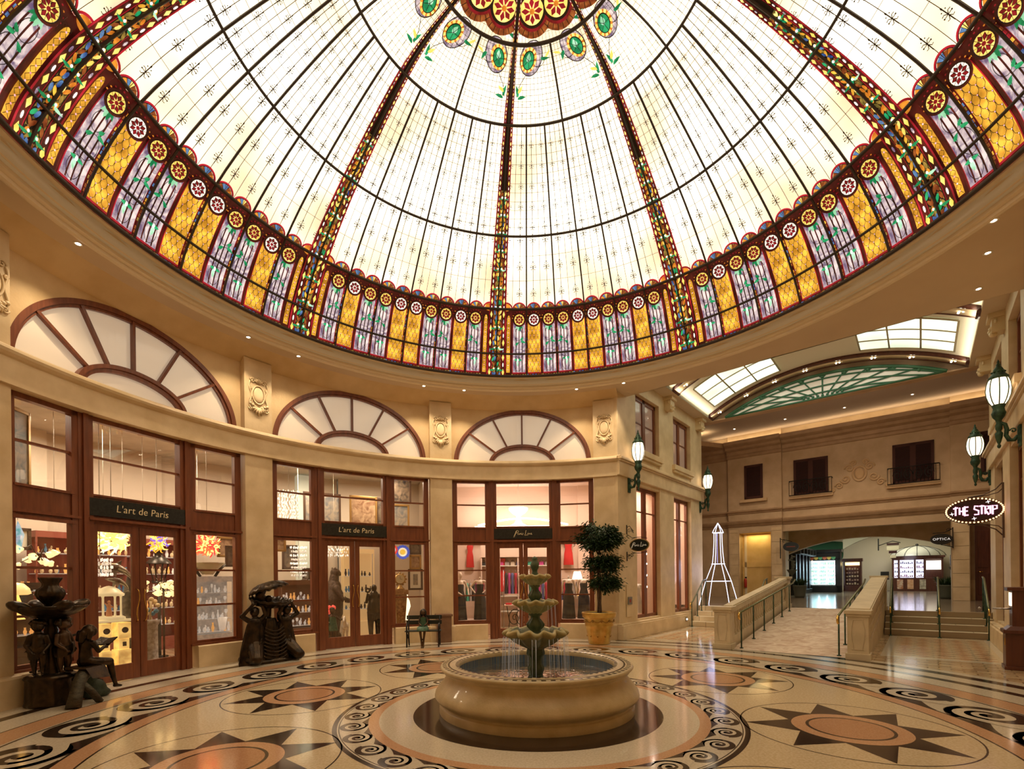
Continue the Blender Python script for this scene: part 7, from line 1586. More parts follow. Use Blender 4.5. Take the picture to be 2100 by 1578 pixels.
def blown(p, z, R, cols, n, lb, seed=2, es=1.4, flat=1.0, cord=True):
    t = thing('glass_chandelier', lb, 'chandelier', face(p, z)); R_ = random.Random(seed); bs = [MB() for _ in cols]
    for k in range(n):
        th = R_.uniform(0, 2 * pi); ph = R_.uniform(-1.3, 1.2); d = Vector((cos(th) * cos(ph), sin(th) * cos(ph), sin(ph) * flat)); l = R * R_.uniform(0.55, 1.0); x = d.orthogonal().normalized(); y_ = d.cross(x); q0 = R_.uniform(0, 6.3)
        pts = [d * l * q + (x * cos(q0 + q * 7) + y_ * sin(q0 + q * 7)) * 0.16 * R * q for q in (0.3, 0.45, 0.6, 0.72, 0.84, 0.93, 1.0)]; bs[k % len(cols)].tube(pts, [0.04 * R, 0.06 * R, 0.06 * R, 0.055 * R, 0.05 * R, 0.035 * R, 0.015 * R], 6)
    for i, c in enumerate(cols): bs[i].build('blown_glass_arms', mat('blown_%s' % c[0], c[1], 0.15, emit=c[1], es=es * c[2]), t)
    if cord: b = MB(); b.tube([(0, 0, 0), (0, 0, 4.7 - z)], 0.006, 5); b.lathe([(0.08, 4.7 - z), (0.085, 4.68 - z), (0.01, 4.66 - z)], 16); b.build('cord_and_canopy', mat('cord_grey', (0.4, 0.33, 0.25), 0.5), t)
    return t
blown((-6.92, 4.56, 0), 2.40, 0.30, [('red', (0.75, 0.03, 0.03), 1.0), ('scarlet', (0.9, 0.12, 0.04), 1.0), ('gold', (1.0, 0.6, 0.15), 1.6)], 120, 'red blown glass chandelier in the right window of the left art shop')
blown((-7.68, 2.95, 0), 2.42, 0.36, [('yellow', (1.0, 0.68, 0.12), 1.3), ('gold', (1, .6, .15), 1.6), ('glow', (1, .85, .5), 1.2)], 90, 'yellow blown glass chandelier behind the left leaf of the left doors', seed=5)
blown((-7.38, 3.70, 0), 2.40, 0.24, [('orange', (1.0, 0.35, 0.03), 1.0), ('yellow', (1, .7, .1), 1.3), ('violet', (.15, .1, .5), 1.0)], 60, 'orange and violet blown glass chandelier behind the right leaf of the left doors', seed=6)
crys = mat('crystal_drop', (1, 0.97, 0.92), 0.1, emit=(1, 0.88, 0.74), es=0.75); crysd = mat('crystal_dim', (0.8, 0.75, 0.7), 0.1, emit=(1, 0.85, 0.7), es=0.35)
def crystal(p, z, R, h, tiers_, lb, seed=3, dim=False):
    t = thing('crystal_chandelier', lb, 'chandelier', face(p, z)); R_ = random.Random(seed)
    for i in range(tiers_):
        b = MB(); zz = -h * i / tiers_; rr = R * (1.0 - 0.12 * (i % 2)); n = 13
        for k in range(n):
            a = 2 * pi * k / n + i * .2; b.ball((rr * cos(a), rr * sin(a), zz - 0.012), (0.014, 0.014, 0.03), seg=5, ring=4)
            b.ball((rr * .62 * cos(a), rr * .62 * sin(a), zz - 0.02), (0.012, 0.012, 0.03), seg=5, ring=4)
        b.build('crystal_tier', crysd if (dim and i % 2) else crys, t)
    b = MB(); b.tube([(0, 0, -h), (0, 0, 4.7 - z)], 0.006, 5); b.build('rod', mat('cord_grey', (0, 0, 0)), t); return t
crystal((-5.81, 6.05, 0), 3.82, 0.24, 0.78, 9, 'tall tiered crystal chandelier in the upper left window of the middle shop')
crystal((-5.15, 7.3, 0), 2.62, 0.36, 0.40, 5, 'wide crystal chandelier behind the left leaf of the middle doors', seed=4, dim=True)
crystal((-5.95, 6.9, 0), 2.50, 0.20, 0.85, 8, 'slender crystal chandelier in the lower left window of the middle shop', seed=8, dim=True)
crystal((-7.49, 2.47, 0), 2.02, 0.17, 0.32, 5, 'small crystal chandelier behind the left leaf of the left doors', seed=9, dim=True)
t = thing('bowl_chandelier', 'white glass bowl chandelier glowing behind the dress shop transom', 'chandelier', face((-0.07, 8.6, 0), 3.50))
b = MB(); b.lathe([(0.28, 0.22), (0.27, 0.15), (0.18, 0.05), (0.07, -0.02), (0.06, -0.12), (0.12, -0.24), (0.24, -0.30), (0.02, -0.32)], 32, wob=lambda a, j, r, z: (r * (1 + 0.04 * cos(12 * a)), z)); b.build('glass_bowl', mat('milk_glass_lit', (1, .95, .9), .2, emit=(1, .92, .82), es=2.4), t); b = MB(); b.tube([(0, 0, 0.1), (0, 0, 1.22)], 0.008, 5); b.build('rod', mat('cord_grey', (0, 0, 0)), t)
for i, (x, y) in enumerate(((-8.4, 2.6), (-8.3, 3.05), (-8.2, 3.4), (-8.1, 3.75), (-8.0, 4.15), (-7.6, 5.3))):
    t = thing('pendant_cord', 'thin pendant cord with round ceiling canopy in the left art shop, %s' % ('first from the left', 'second from the left', 'third from the left', 'fourth from the left', 'fifth from the left', 'last on right')[i], 'pendant cord', face((x, y, 0), 0), 'pendant cords in the left art shop'); b = MB(); b.tube([(0, 0.0, 2.75), (0, 0.0, 4.66)], 0.0045, 5); b.build('cord', mat('cord_grey', (0, 0, 0)), t); b = MB(); b.lathe([(0.0005, 4.67), (0.075, 4.68), (0.08, 4.72)], 16); b.build('canopy', mat('canopy_peach', (0.6, 0.42, 0.3), 0.5), t)
t = thing('glass_ornament', 'faceted blue and teal glass ornament hanging at the left edge of the window', 'glass ornament', face((-8.0, 1.56, 0), 2.33)); b = MB(); b.add([(0, 0, .27), (.09, 0, .05), (0, -.05, 0.02), (-.06, 0, .0), (0.03, 0, -.24), (0, .05, 0)], [(0, 1, 2), (0, 2, 3), (1, 4, 2), (2, 4, 3), (0, 5, 1), (0, 3, 5), (1, 5, 4), (3, 4, 5)]); b.build('facets', mat('teal_crystal', (0.1, 0.4, 0.5), 0.05, base2=(0.5, 0.6, 0.8), scale=12, emit='base', es=0.6), t); b = MB(); b.tube([(0, 0, .27), (0, 0, .6)], 0.003, 5); b.build('thread', ironm, t)
t = thing('table_lamp', 'glowing amber mushroom lamp at the left edge of the lower window', 'lamp', face((-8.0, 1.5, 0), 1.05)); b = MB(); b.lathe([(0.0005, 0.58), (0.10, 0.56), (0.17, 0.48), (0.19, 0.40), (0.15, 0.38)], 24); b.build('shade', tul, t); b = MB(); b.lathe([(0.12, 0), (0.10, 0.03), (0.07, 0.12), (0.09, 0.22), (0.05, 0.36), (0.04, 0.4)], 20); b.build('base', mat('amber_base', (1, .6, .15), .2, emit=(1, .6, .15), es=1.2), t)
# dolphins
silv = mat('silvered_bronze', (0.42, 0.38, 0.33), 0.22, metal=0.9, base2=(0.25, 0.22, 0.19), scale=3)
def dolphin(p, z, k, rot, lb):
    t = thing('dolphin_sculpture', lb, 'sculpture', face(p, z) @ Matrix.Rotation(rad(rot), 4, 'Y') @ Matrix.Scale(k, 4))
    body = [((-0.33, 0, 0.0), 0.018, (-0.24, 0, 0.01), 0.035), ((-0.24, 0, 0.01), 0.05, (-0.14, 0, 0.03), 0.078), ((-0.14, 0, 0.03), 0.08, (0.02, 0, 0.035), 0.09), ((0.02, 0, 0.035), 0.09, (0.17, 0, 0.0), 0.065), ((0.17, 0, 0.0), 0.063, (0.29, 0, -0.08), 0.035), ((0.29, 0, -0.08), 0.033, (0.35, 0, -0.16), 0.018)]
    organic('body', body, silv, t, vox=0.012)
    b = MB()
    for pts in ([(0.0, 0, 0.11), (0.10, 0, 0.19), (0.10, 0, 0.08)], [(-0.10, -0.05, -0.02), (-0.02, -0.13, -0.17), (0.03, -0.06, -0.03)], [(-0.10, 0.05, -0.02), (-0.02, 0.13, -0.17), (0.03, 0.06, -0.03)], [(0.34, 0, -0.14), (0.33, -0.13, -0.24), (0.38, 0, -0.19)], [(0.34, 0, -0.14), (0.33, 0.13, -0.24), (0.38, 0, -0.19)]):
        b.add([Vector(q) + Vector((0, .009, 0)) for q in pts] + [Vector(q) - Vector((0, .009, 0)) for q in pts], [(0, 1, 2), (5, 4, 3), (0, 3, 4, 1), (1, 4, 5, 2), (2, 5, 3, 0)])
    b.build('fins', silv, t); return t
dolphin((-7.66, 2.98, 0), 1.86, 0.95, 10, 'large silver dolphin sculpture behind the left door, the upper one'); dolphin((-7.60, 2.98, 0), 1.62, 0.62, 16, 'smaller silver dolphin sculpture just below the larger dolphin')
t = thing('dolphin_stand', 'dark rugged column carrying the two silver dolphins', 'stand', face((-7.62, 3.28, 0), 0.002)); b = MB(); b.lathe([(0.15, 0), (0.14, 0.3), (0.10, 0.8), (0.12, 1.2), (0.07, 1.55), (0.03, 1.72)], 16, wob=lambda a, j, r, z: (r * (1 + 0.15 * cos(5 * a + j * 2)), z)); b.build('column', mat('rock_grey', (0.06, 0.05, 0.045), 0.5, base2=(0.2, 0.17, 0.14), scale=10), t)
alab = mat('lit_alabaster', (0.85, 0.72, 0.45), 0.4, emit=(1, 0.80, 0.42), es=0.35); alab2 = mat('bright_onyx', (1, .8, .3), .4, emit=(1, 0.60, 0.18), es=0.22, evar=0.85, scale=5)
t = thing('gazebo_ornament', 'pale lit alabaster gazebo with a little figure inside, behind the left door', 'ornament', face((-7.68, 2.88, 0), 0.93))
b = MB(); b.lathe([(0.0005, 0), (0.24, 0), (0.24, 0.04), (0.21, 0.06), (0.0005, 0.06)], 20); b.build('base', alab, t); b = MB()
for k in range(6): a = pi / 6 + k * pi / 3; b.lathe([(0.022, 0.06), (0.016, 0.1), (0.016, 0.40), (0.024, 0.43)], 10, M=Matrix.Translation((0.17 * cos(a), 0.17 * sin(a), 0)))
b.build('columns', alab, t); b = MB(); b.lathe([(0.22, 0.43), (0.23, 0.47), (0.19, 0.50), (0.14, 0.56), (0.07, 0.60), (0.0005, 0.62)], 24); b.build('roof', alab, t)
organic('little_figure', [((0, 0, 0.08), 0.05, (0, 0, 0.2), 0.035), ((0, 0, 0.2), 0.035, (0, 0, 0.27), 0.028), ((0, 0, 0.32), (0.026, 0.026, 0.032)), ((0.03, 0, 0.25), 0.014, (0.08, -0.02, 0.2), 0.010), ((-0.03, 0, 0.25), 0.014, (-0.07, -0.02, 0.3), 0.010)], mat('rose_ceramic', (0.6, 0.28, 0.18), 0.4), t, vox=0.007)
for i, (p, h_, w_, lb) in enumerate((((-7.72, 2.80), 0.86, 0.085, 'left of two glowing onyx pedestals under the gazebo'), ((-7.62, 3.08), 0.86, 0.11, 'right of two glowing onyx pedestals under the gazebo'))):
    t = thing('onyx_pedestal', 'tall blocky ' + lb, 'pedestal', face(p, 0.002)); b = MB(); b.box(-w_, w_, -w_, w_, 0, 0.36); b.box(-w_ * .8, w_ * .8, -w_ * .8, w_ * .8, 0.36, 0.56); b.box(-w_, w_, -w_, w_, 0.56, h_); b.build('lit_blocks', alab2, t, bevel=0.01); b = MB(); b.lathe([(0.0005, 0), (0.055, 0), (0.055, 0.01)], 16, M=Matrix.Translation((0, -w_ - 0.001, 0.72)) @ Matrix.Rotation(pi / 2, 4, 'X')); b.box(-.03, .03, -w_ * .8 - 0.012, -w_ * .8, 0.42, 0.5); b.build('dark_inlay', dkf, t)
t = thing('glass_top_table', 'pale table with white legs under the gazebo ornament', 'table', face((-7.75, 3.0, 0), 0.002)); b = MB(); b.box(-0.42, 0.42, -0.30, 0.30, 0.885, 0.925); b.build('top', alab, t, bevel=0.006)
for sx in (-1, 1):
    for sy in (-1, 1): b = MB(); b.box(sx * 0.38 - 0.02, sx * 0.38 + 0.02, sy * 0.27 - 0.02, sy * 0.27 + 0.02, 0, 0.885); b.build('leg', matw, t)
lanm = mat('dark_lantern_metal', (0.06, 0.05, 0.04), 0.35, metal=0.7)
for i, (x, y, s_) in enumerate(((-7.86, 4.40, 1.06), (-7.84, 5.28, 0.9))):
    t = thing('standing_lantern', ('large dark metal lantern with pagoda top behind the right leaf of the left doors', 'smaller dark metal lantern behind the right edge of the left doors')[i], 'lantern', face((x, y, 0), 1.62) @ Matrix.Scale(s_, 4)); b = MB(); b.lathe([(0.10, 0), (0.17, 0.36), (0.19, 0.38)], 8); b.build('glass_body', pane, t); b = MB()
    for k in range(8): a = 2 * pi * k / 8; b.tube([(0.10 * cos(a), 0.10 * sin(a), 0), (0.17 * cos(a), 0.17 * sin(a), 0.37)], 0.009, 5)
    b.lathe([(0.22, 0.36), (0.20, 0.40), (0.12, 0.48), (0.07, 0.52), (0.08, 0.60), (0.12, 0.62), (0.06, 0.68), (0.015, 0.73), (0.0005, 0.78)], 16); b.lathe([(0.12, -0.03), (0.12, 0.01), (0.0005, 0.01)], 16); b.build('metalwork', lanm, t); b = MB(); b.tube([(0, 0, -0.03), (0, 0, -1.6)], 0.03, 8); b.lathe([(0.15, -1.6 / s_ * 1.0 + 0.0), (0.14, -1.56), (0.03, -1.5)], 16); b.build('pole', lanm, t)
t = thing('crystal_pedestal', 'carved grey crystal column pedestal behind the right leaf of the left doors', 'pedestal', face((-7.45, 3.58, 0), 0.002)); b = MB(); b.lathe([(0.0005, 0), (0.17, 0.0), (0.17, 0.06), (0.13, 0.1), (0.125, 0.75), (0.16, 0.8), (0.17, 0.86), (0.0005, 0.86)], 24, wob=lambda a, j, r, z: (r * (1 + 0.03 * cos(16 * a)), z)); b.build('column', mat('carved_crystal', (0.30, 0.24, 0.20), 0.15, base2=(0.55, 0.48, 0.42), scale=16, bump=0.6), t)
t = thing('flower_ornament', 'cream and blue ceramic flower ornament on the crystal pedestal', 'ornament', face((-7.45, 3.58, 0), 0.865)); R_ = random.Random(4); b = MB(); b2 = MB()
for k in range(12): (b if k % 3 else b2).ball((R_.uniform(-.14, .14), R_.uniform(-.08, .08), 0.05 + R_.uniform(0, .38)), (0.05, 0.03, 0.045), seg=8, ring=6)
b.tube([(0, 0, 0), (0.02, 0, 0.4)], 0.02, 6); b.build('cream_petals', mat('cream_ceramic', (0.72, 0.55, 0.32), 0.35), t); b2.build('blue_petals', mat('blue_ceramic', (0.08, 0.25, 0.42), 0.3), t)
def vase(p, z, h, r, m_, lb, group=None, shape=0):
    t = thing('vase', lb, 'vase', face(p, z), group); pr = [[(0.5, 0), (0.95, 0.3), (1, 0.45), (0.45, 0.75), (0.35, 0.85), (0.5, 1)], [(0.6, 0), (0.75, 0.4), (1, 1)], [(0.35, 0), (0.3, 0.2), (0.9, 0.5), (0.7, 0.7), (0.25, 0.85), (0.4, 1)]][shape]
    b = MB(); b.lathe([(0.0005, 0.0)] + [(a * r, c * h) for a, c in pr] + [(pr[-1][0] * r * .9, h), (pr[-1][0] * r * .8, h * .9)], 20); b.build('vase_body', m_, t); return t
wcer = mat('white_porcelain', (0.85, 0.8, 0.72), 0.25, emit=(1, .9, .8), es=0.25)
vase((-6.76, 4.82, 0), 0.53, 0.28, 0.10, wcer, 'bright white ribbed vase on the lowest shelf, right window of the left art shop', shape=1)
vase((-3.30, 7.82, 0), 0.45, 0.78, 0.13, mat('glow_vase', (1, .9, .7), .3, emit=(1, .85, .55), es=1.6), 'tall glowing white vase beside the pedestal clock', shape=2)
t = thing('urn_bowl', 'wide pale green marble bowl in a dark cradle under the red chandelier', 'urn', face((-6.95, 4.62, 0), 1.72)); b = MB(); b.lathe([(0.10, 0.04), (0.16, 0.12), (0.28, 0.24), (0.34, 0.30), (0.32, 0.30), (0.1, 0.08)], 28); b.build('bowl', mat('celadon_marble', (0.52, 0.48, 0.32), 0.3, base2=(0.62, 0.52, 0.38), scale=5), t); b = MB()
for s_ in (-1, 1): b.tube([(s_ * 0.38, 0, 0.27), (s_ * 0.25, 0, 0.16), (s_ * 0.15, 0, 0.0)], [0.02, 0.035, 0.03], 8)
b.build('cradle', lanm, t)
# glassware cabinets
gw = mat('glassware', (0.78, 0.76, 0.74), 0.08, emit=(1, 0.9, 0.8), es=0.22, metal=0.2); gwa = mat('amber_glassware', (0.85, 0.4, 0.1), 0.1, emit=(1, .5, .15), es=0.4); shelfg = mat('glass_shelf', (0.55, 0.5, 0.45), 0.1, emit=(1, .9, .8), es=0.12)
def cabinet(p, w_, d_, zb, zt, shelves, lb, back, items, seed, group, where, turn=0.0):
    M_ = face(p, 0.002, turn); t = thing('display_cabinet', lb, 'display cabinet', M_); b = MB(); b.box(-w_ / 2, w_ / 2, d_ - 0.03, d_, 0, zt); b.box(-w_ / 2, w_ / 2, 0, d_, 0, zb); b.box(-w_ / 2, w_ / 2, 0, d_, zt, zt + 0.12)
    for x in (-w_ / 2, w_ / 2 - 0.025): b.box(x, x + 0.025, 0, 0.025, zb, zt)
    b.build('case', back, t); 
    for z in shelves: b = MB(); b.box(-w_ / 2 + 0.02, w_ / 2 - 0.02, 0.02, d_ - 0.03, z - 0.012, z); b.build('shelf', shelfg, t)
    R_ = random.Random(seed)
    k = 0
    for si, z in enumerate(shelves):
        x = -w_ / 2 + 0.08
        while x < w_ / 2 - 0.06:
            kind = R_.choice(items); h_ = R_.uniform(0.10, 0.20); r = R_.uniform(0.022, 0.035); y = R_.uniform(0.06, d_ * 0.6)
            o = thing(kind[0], '%s on the %s shelf of %s' % (kind[1], ('lowest', 'second', 'third', 'fourth', 'top')[min(si, 4)], where), kind[2], M_ @ Matrix.Translation((x, y, z)), '%s, %s shelf' % (group, ('lowest', 'second', 'third', 'fourth', 'top')[min(si, 4)]) )
            b = MB()
            if kind[0] == 'wine_glass': b.lathe([(0.0005, 0), (r, 0.002), (0.004, 0.01), (0.004, h_ * .5), (r * .9, h_ * .68), (r, h_ * .85), (r * .8, h_)], 10)
            elif kind[0] == 'vase': b.lathe([(0.0005, 0), (r * .6, 0), (r * 1.1, h_ * .4), (r * .5, h_ * .8), (r * .7, h_)], 10)
            else: b.ball((0, 0, h_ * .35), (r * 1.3, r, h_ * .35), seg=8, ring=6); b.ball((r * .6, 0, h_ * .8), (r * .6, r * .5, h_ * .2), seg=6, ring=5)
            b.build('glass_body', kind[3], o); x += r * 2 + R_.uniform(0.02, 0.06); k += 1
    return t
gl_i = [('wine_glass', 'clear stemmed wine glass', 'glass', gw), ('vase', 'small clear glass vase', 'vase', gw)]; gl_m = gl_i + [('figurine', 'small crystal figurine', 'figurine', gw), ('vase', 'little amber glass vase', 'vase', gwa)]
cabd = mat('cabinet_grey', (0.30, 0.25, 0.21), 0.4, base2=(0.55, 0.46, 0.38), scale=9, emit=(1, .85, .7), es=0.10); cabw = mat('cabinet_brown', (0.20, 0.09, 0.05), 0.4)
cabinet((-6.93, 4.62, 0), 1.05, 0.32, 0.45, 1.60, [0.49, 0.78, 1.08, 1.36], 'tall glass-fronted display cabinet filled with glassware, right of the left doors', cabd, gl_m, 12, 'glassware in the left art shop cabinet', 'the cabinet right of the left doors')
cabinet((-5.65, 6.35, 0), 0.95, 0.35, 0.40, 1.50, [0.46, 0.80, 1.12], 'low brown display cabinet of crystal in the lower left window of the middle shop', cabw, gl_m, 13, 'crystal in the middle shop cabinet', 'the brown cabinet in the middle shop')
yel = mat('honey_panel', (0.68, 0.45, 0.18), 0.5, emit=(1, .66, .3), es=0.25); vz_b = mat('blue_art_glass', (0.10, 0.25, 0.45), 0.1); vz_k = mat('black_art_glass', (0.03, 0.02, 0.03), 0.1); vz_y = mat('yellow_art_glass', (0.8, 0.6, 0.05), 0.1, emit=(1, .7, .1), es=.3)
cabinet((-4.55, 7.55, 0), 0.85, 0.30, 0.45, 2.35, [0.80, 1.28, 1.72], 'honey-backed wall shelves with vases behind the right leaf of the middle doors', yel, [('vase', 'blue art glass vase', 'vase', vz_b), ('vase', 'black art glass vase', 'vase', vz_k), ('vase', 'yellow art glass vase', 'vase', vz_y)], 15, 'art glass vases on the honey shelves', 'the honey-backed shelves')
cabinet((-9.0, 4.0, 0), 1.7, 0.35, 0.3, 2.5, [0.6, 1.0, 1.4, 1.8, 2.2], 'red-brown shelving with bright ornaments at the back of the left art shop', mat('red_brown_shelving', (0.28, 0.07, 0.045), 0.5), [('figurine', 'bright ceramic figurine', 'figurine', mat('cream_ceramic', (0, 0, 0))), ('vase', 'amber glass vase', 'vase', gwa), ('vase', 'blue art glass vase', 'vase', vz_b)], 17, 'ornaments on the red-brown shelving', 'the red-brown shelving')
cabinet((-8.6, 5.55, 0), 1.3, 0.35, 0.3, 2.5, [0.6, 1.0, 1.4, 1.8, 2.2], 'red-brown shelving with bright ornaments behind the right leaf of the left doors', mat('red_brown_shelving', (0, 0, 0)), [('figurine', 'bright ceramic figurine', 'figurine', mat('cream_ceramic', (0, 0, 0))), ('vase', 'amber glass vase', 'vase', gwa), ('vase', 'little white vase', 'vase', wcer)], 23, 'ornaments on the shelving behind the lantern', 'the shelving behind the metal lantern')
cabinet((-8.35, 1.75, 0), 1.1, 0.35, 0.55, 1.5, [0.75, 1.1, 1.48], 'dark ornament shelves behind the cherub fountain, leftmost window', mat('dark_shelving', (0.06, 0.03, 0.02), 0.5), gl_m + [('figurine', 'red and white figurine', 'figurine', mat('red_ceramic', (0.5, 0.06, 0.04), 0.3))], 19, 'ornaments on the dark shelves', 'the dark shelves in the leftmost window')
# middle shop statues
bearm = mat('bear_bronze', (0.055, 0.03, 0.018), 0.5, metal=0.5, base2=(0.11, 0.065, 0.04), scale=22, bump=0.7, bscale=60)
def bear(p, lb, k=1.0, turn=0):
    t = thing('bear_statue', lb, 'statue', face(p, 0.002, turn) @ Matrix.Scale(k, 4))
    organic('body', [((-.12, 0, .06), 0.10, (-.13, 0, .5), 0.15), ((.12, 0, .06), 0.10, (.13, 0, .5), 0.15), ((-.12, -.1, .05), 0.08, (-.12, -.02, .06), 0.09), ((.12, -.1, .05), 0.08, (.12, -.02, .06), 0.09), ((0, 0, .6), 0.26, (0, 0, 1.0), 0.27), ((0, 0, 1.0), 0.26, (0, -.03, 1.32), 0.20), ((0, -.03, 1.4), 0.14, (0, -.05, 1.6), 0.11), ((0, -.08, 1.68), (0.12, 0.13, 0.12)), ((0, -.2, 1.65), 0.055, (0, -.26, 1.64), 0.04), ((-.08, -.04, 1.79), (0.035, 0.025, 0.04)), ((.08, -.04, 1.79), (0.035, 0.025, 0.04)),
        ((-.22, 0, 1.28), 0.10, (-.34, -.12, 1.0), 0.08), ((-.34, -.12, 1.0), 0.075, (-.28, -.3, 0.95), 0.065), ((.22, 0, 1.28), 0.10, (.34, -.12, 1.0), 0.08), ((.34, -.12, 1.0), 0.075, (.28, -.3, 0.95), 0.065)], bearm, t, vox=0.022); return t
bear((-5.30, 7.55), 'tall dark standing bear statue behind the left leaf of the middle doors', 1.08, 100); bear((-5.83, 7.08), 'dark standing bear statue at the right edge of the middle shop left window', 0.92, -60)
def figure_statue(p, m_, lb, k=1.0, dress=None, turn=0, name='child_statue'):
    t = thing(name, lb, 'statue', face(p, 0.002, turn) @ Matrix.Scale(k, 4))
    organic('figure', [((-.07, 0, .04), 0.035, (-.07, 0, .28), 0.05), ((-.07, 0, .28), 0.05, (-.06, 0, .5), 0.07), ((.07, 0, .04), 0.035, (.07, 0, .28), 0.05), ((.07, 0, .28), 0.05, (.06, 0, .5), 0.07), ((-.07, 0, .03), 0.035, (-.07, -.08, .03), 0.028), ((.07, 0, .03), 0.035, (.07, -.08, .03), 0.028), ((0, 0, .55), 0.11, (0, 0, .78), 0.10), ((0, 0, .84), 0.045, (0, 0, .9), 0.045), ((0, -.01, .98), (0.08, 0.09, 0.10)), ((0, -.10, .97), 0.014, (0, -.105, .965), 0.012),
        ((-.12, 0, .78), 0.04, (-.2, -.05, .62), 0.034), ((-.2, -.05, .62), 0.032, (-.16, -.18, .62), 0.026), ((.12, 0, .78), 0.04, (.24, -.04, .68), 0.034), ((.24, -.04, .68), 0.032, (.34, -.1, .74), 0.026)] + [((sx * 0.0 + (-.16 if sx < 0 else .34), (-.19 if sx < 0 else -.11), (.62 if sx < 0 else .75)), 0.011, ((-.16 if sx < 0 else .34) + .012 * (i - 1.5), (-.24 if sx < 0 else -.15), (.62 if sx < 0 else .77)), 0.009) for sx in (-1, 1) for i in range(4)], m_, t, vox=0.012)
    b = MB(); b.ball((0, 0.01, 1.03), (0.088, 0.095, 0.075)); b.build('hair', bronze, t)
    if dress: b = MB(); b.lathe([(0.105, .80), (0.12, .65), (0.14, .5), (0.17, .36)], 20, wob=lambda a, j, r, z: (r * (1 + .06 * cos(8 * a)), z)); b.build('dress', dress, t)
    return t
figure_statue((-4.97, 6.62), bronzeb, 'bronze child statue in a green dress behind the left leaf of the middle doors', 0.82, mat('green_patina', (0, 0, 0)))
t = thing('flower_bunch', 'bunch of red and coral blown glass flowers beside the green-dressed child statue', 'ornament', face((-5.15, 6.75), 0.55)); b = MB(); R_ = random.Random(8)
for k in range(14): b.ball((R_.uniform(-.17, .17), R_.uniform(-.06, .06), 0.28 + R_.uniform(-.08, .12)), (0.045, 0.03, 0.06), seg=7, ring=5)
b.build('red_blooms', mat('red_bloom', (0.8, 0.06, 0.04), 0.3, emit=(1, .12, .08), es=.5), t); b = MB(); b.lathe([(0.05, -0.1), (0.07, 0.1), (0.05, 0.22)], 12); b.tube([(0, 0, -0.55), (0, 0, -0.1)], 0.03, 6); b.lathe([(0.1, -0.548), (0.02, -0.5)], 12); b.build('blue_holder', vz_b, t)
def horse(p, k, lb, turn):
    t = thing('horse_statue', lb, 'statue', face(p, 0.002, turn) @ Matrix.Scale(k, 4)); L = []
    for sx, sy in ((-.22, -.06), (-.22, .06), (.22, -.06), (.22, .06)): L += [((sx, sy, 0.03), 0.028, (sx + (.03 if sx > 0 else 0), sy, .22), 0.024), ((sx + (.03 if sx > 0 else 0), sy, .22), 0.026, (sx, sy, .45), 0.055)]
    organic('body', L + [((-.22, 0, .52), 0.12, (.22, 0, .53), 0.12), ((-.25, 0, .58), 0.08, (-.38, 0, .82), 0.055), ((-.38, 0, .83), 0.055, (-.5, 0, .72), 0.032), ((-.36, .02, .88), 0.015, (-.355, .02, .93), 0.008), ((-.36, -.02, .88), 0.015, (-.355, -.02, .93), 0.008), ((.3, 0, .58), 0.03, (.42, 0, .4), 0.02)], mat('pale_horse', (0.55, 0.46, 0.36), 0.35, metal=0.3), t, vox=0.016); return t
horse((-4.72, 6.85), 0.75, 'pale rearing horse statue right of the child statue, behind the middle doors', 70); horse((-5.2, 6.55), 0.62, 'pale horse statue left of the child statue, behind the middle doors', -75)
t = thing('bronze_nude', 'dark rounded bronze figure holding a flower, behind the right leaf of the middle doors', 'statue', face((-4.07, 7.30), 0.002))
organic('figure', [((-.09, 0, .05), 0.055, (-.10, 0, .4), 0.08), ((-.10, 0, .4), 0.08, (-.08, 0, .72), 0.12), ((.09, 0, .05), 0.055, (.10, 0, .4), 0.08), ((.10, 0, .4), 0.08, (.08, 0, .72), 0.12), ((0, 0, .8), 0.20, (0, 0, 1.0), 0.16), ((0, 0, 1.0), 0.14, (0, 0, 1.2), 0.12), ((0, 0, 1.24), 0.05, (0, 0, 1.3), 0.05), ((0, -.01, 1.38), (0.075, 0.085, 0.10)), ((0, -.095, 1.37), 0.013, (0, -.1, 1.365), 0.011), ((-.15, 0, 1.18), 0.05, (-.22, -.06, 1.0), 0.04), ((-.22, -.06, 1.0), 0.04, (-.2, -.12, 1.22), 0.03), ((.15, 0, 1.18), 0.05, (.2, -.05, .95), 0.04), ((.2, -.05, .95), 0.038, (.14, -.16, .85), 0.03)], bronze, t, vox=0.014)
b = MB(); 
for k in range(7): b.ball((-.2 + .05 * cos(k * .9), -.14, 1.32 + .05 * sin(k * .9)), (0.03, 0.02, 0.03), seg=7, ring=5)
b.build('flower', bronze, t)
for nm, col, p, z, R, lb in (('blue', (0.05, 0.10, 0.55), (-3.36, 7.70, 0), 2.38, 0.20, 'large blue and yellow ruffled glass plate hung in the right window of the middle shop'), ('red', (0.75, 0.06, 0.05), (-3.62, 7.56, 0), 2.44, 0.15, 'red ruffled glass plate left of the blue one')):
    t = thing('art_glass_plate', lb, 'glass plate', face(p, z)); 
    for (r0, r1, c_, y) in ((R * .62, R, col, 0), (R * .38, R * .62, (.85, .8, .7), -.01), (0.0005, R * .38, (.9, .6, .08) if nm == 'blue' else col, -.02)):
        b = MB(); b.lathe([(r0, -.03), (r1, 0.0)], 40, M=Matrix.Translation((0, y, 0)) @ Matrix.Rotation(pi / 2, 4, 'X'), wob=lambda a, j, r, z_: (r * (1 + .05 * cos(14 * a) * j), z_)); b.build('glass_ring', mat('plate_%s_%d' % (nm, int(r0 * 100)), c_, .15, emit=c_, es=.55), t)
    b = MB(); b.tube([(0, 0, R), (0, 0, R + .3)], 0.004, 5); b.build('wire', ironm, t)
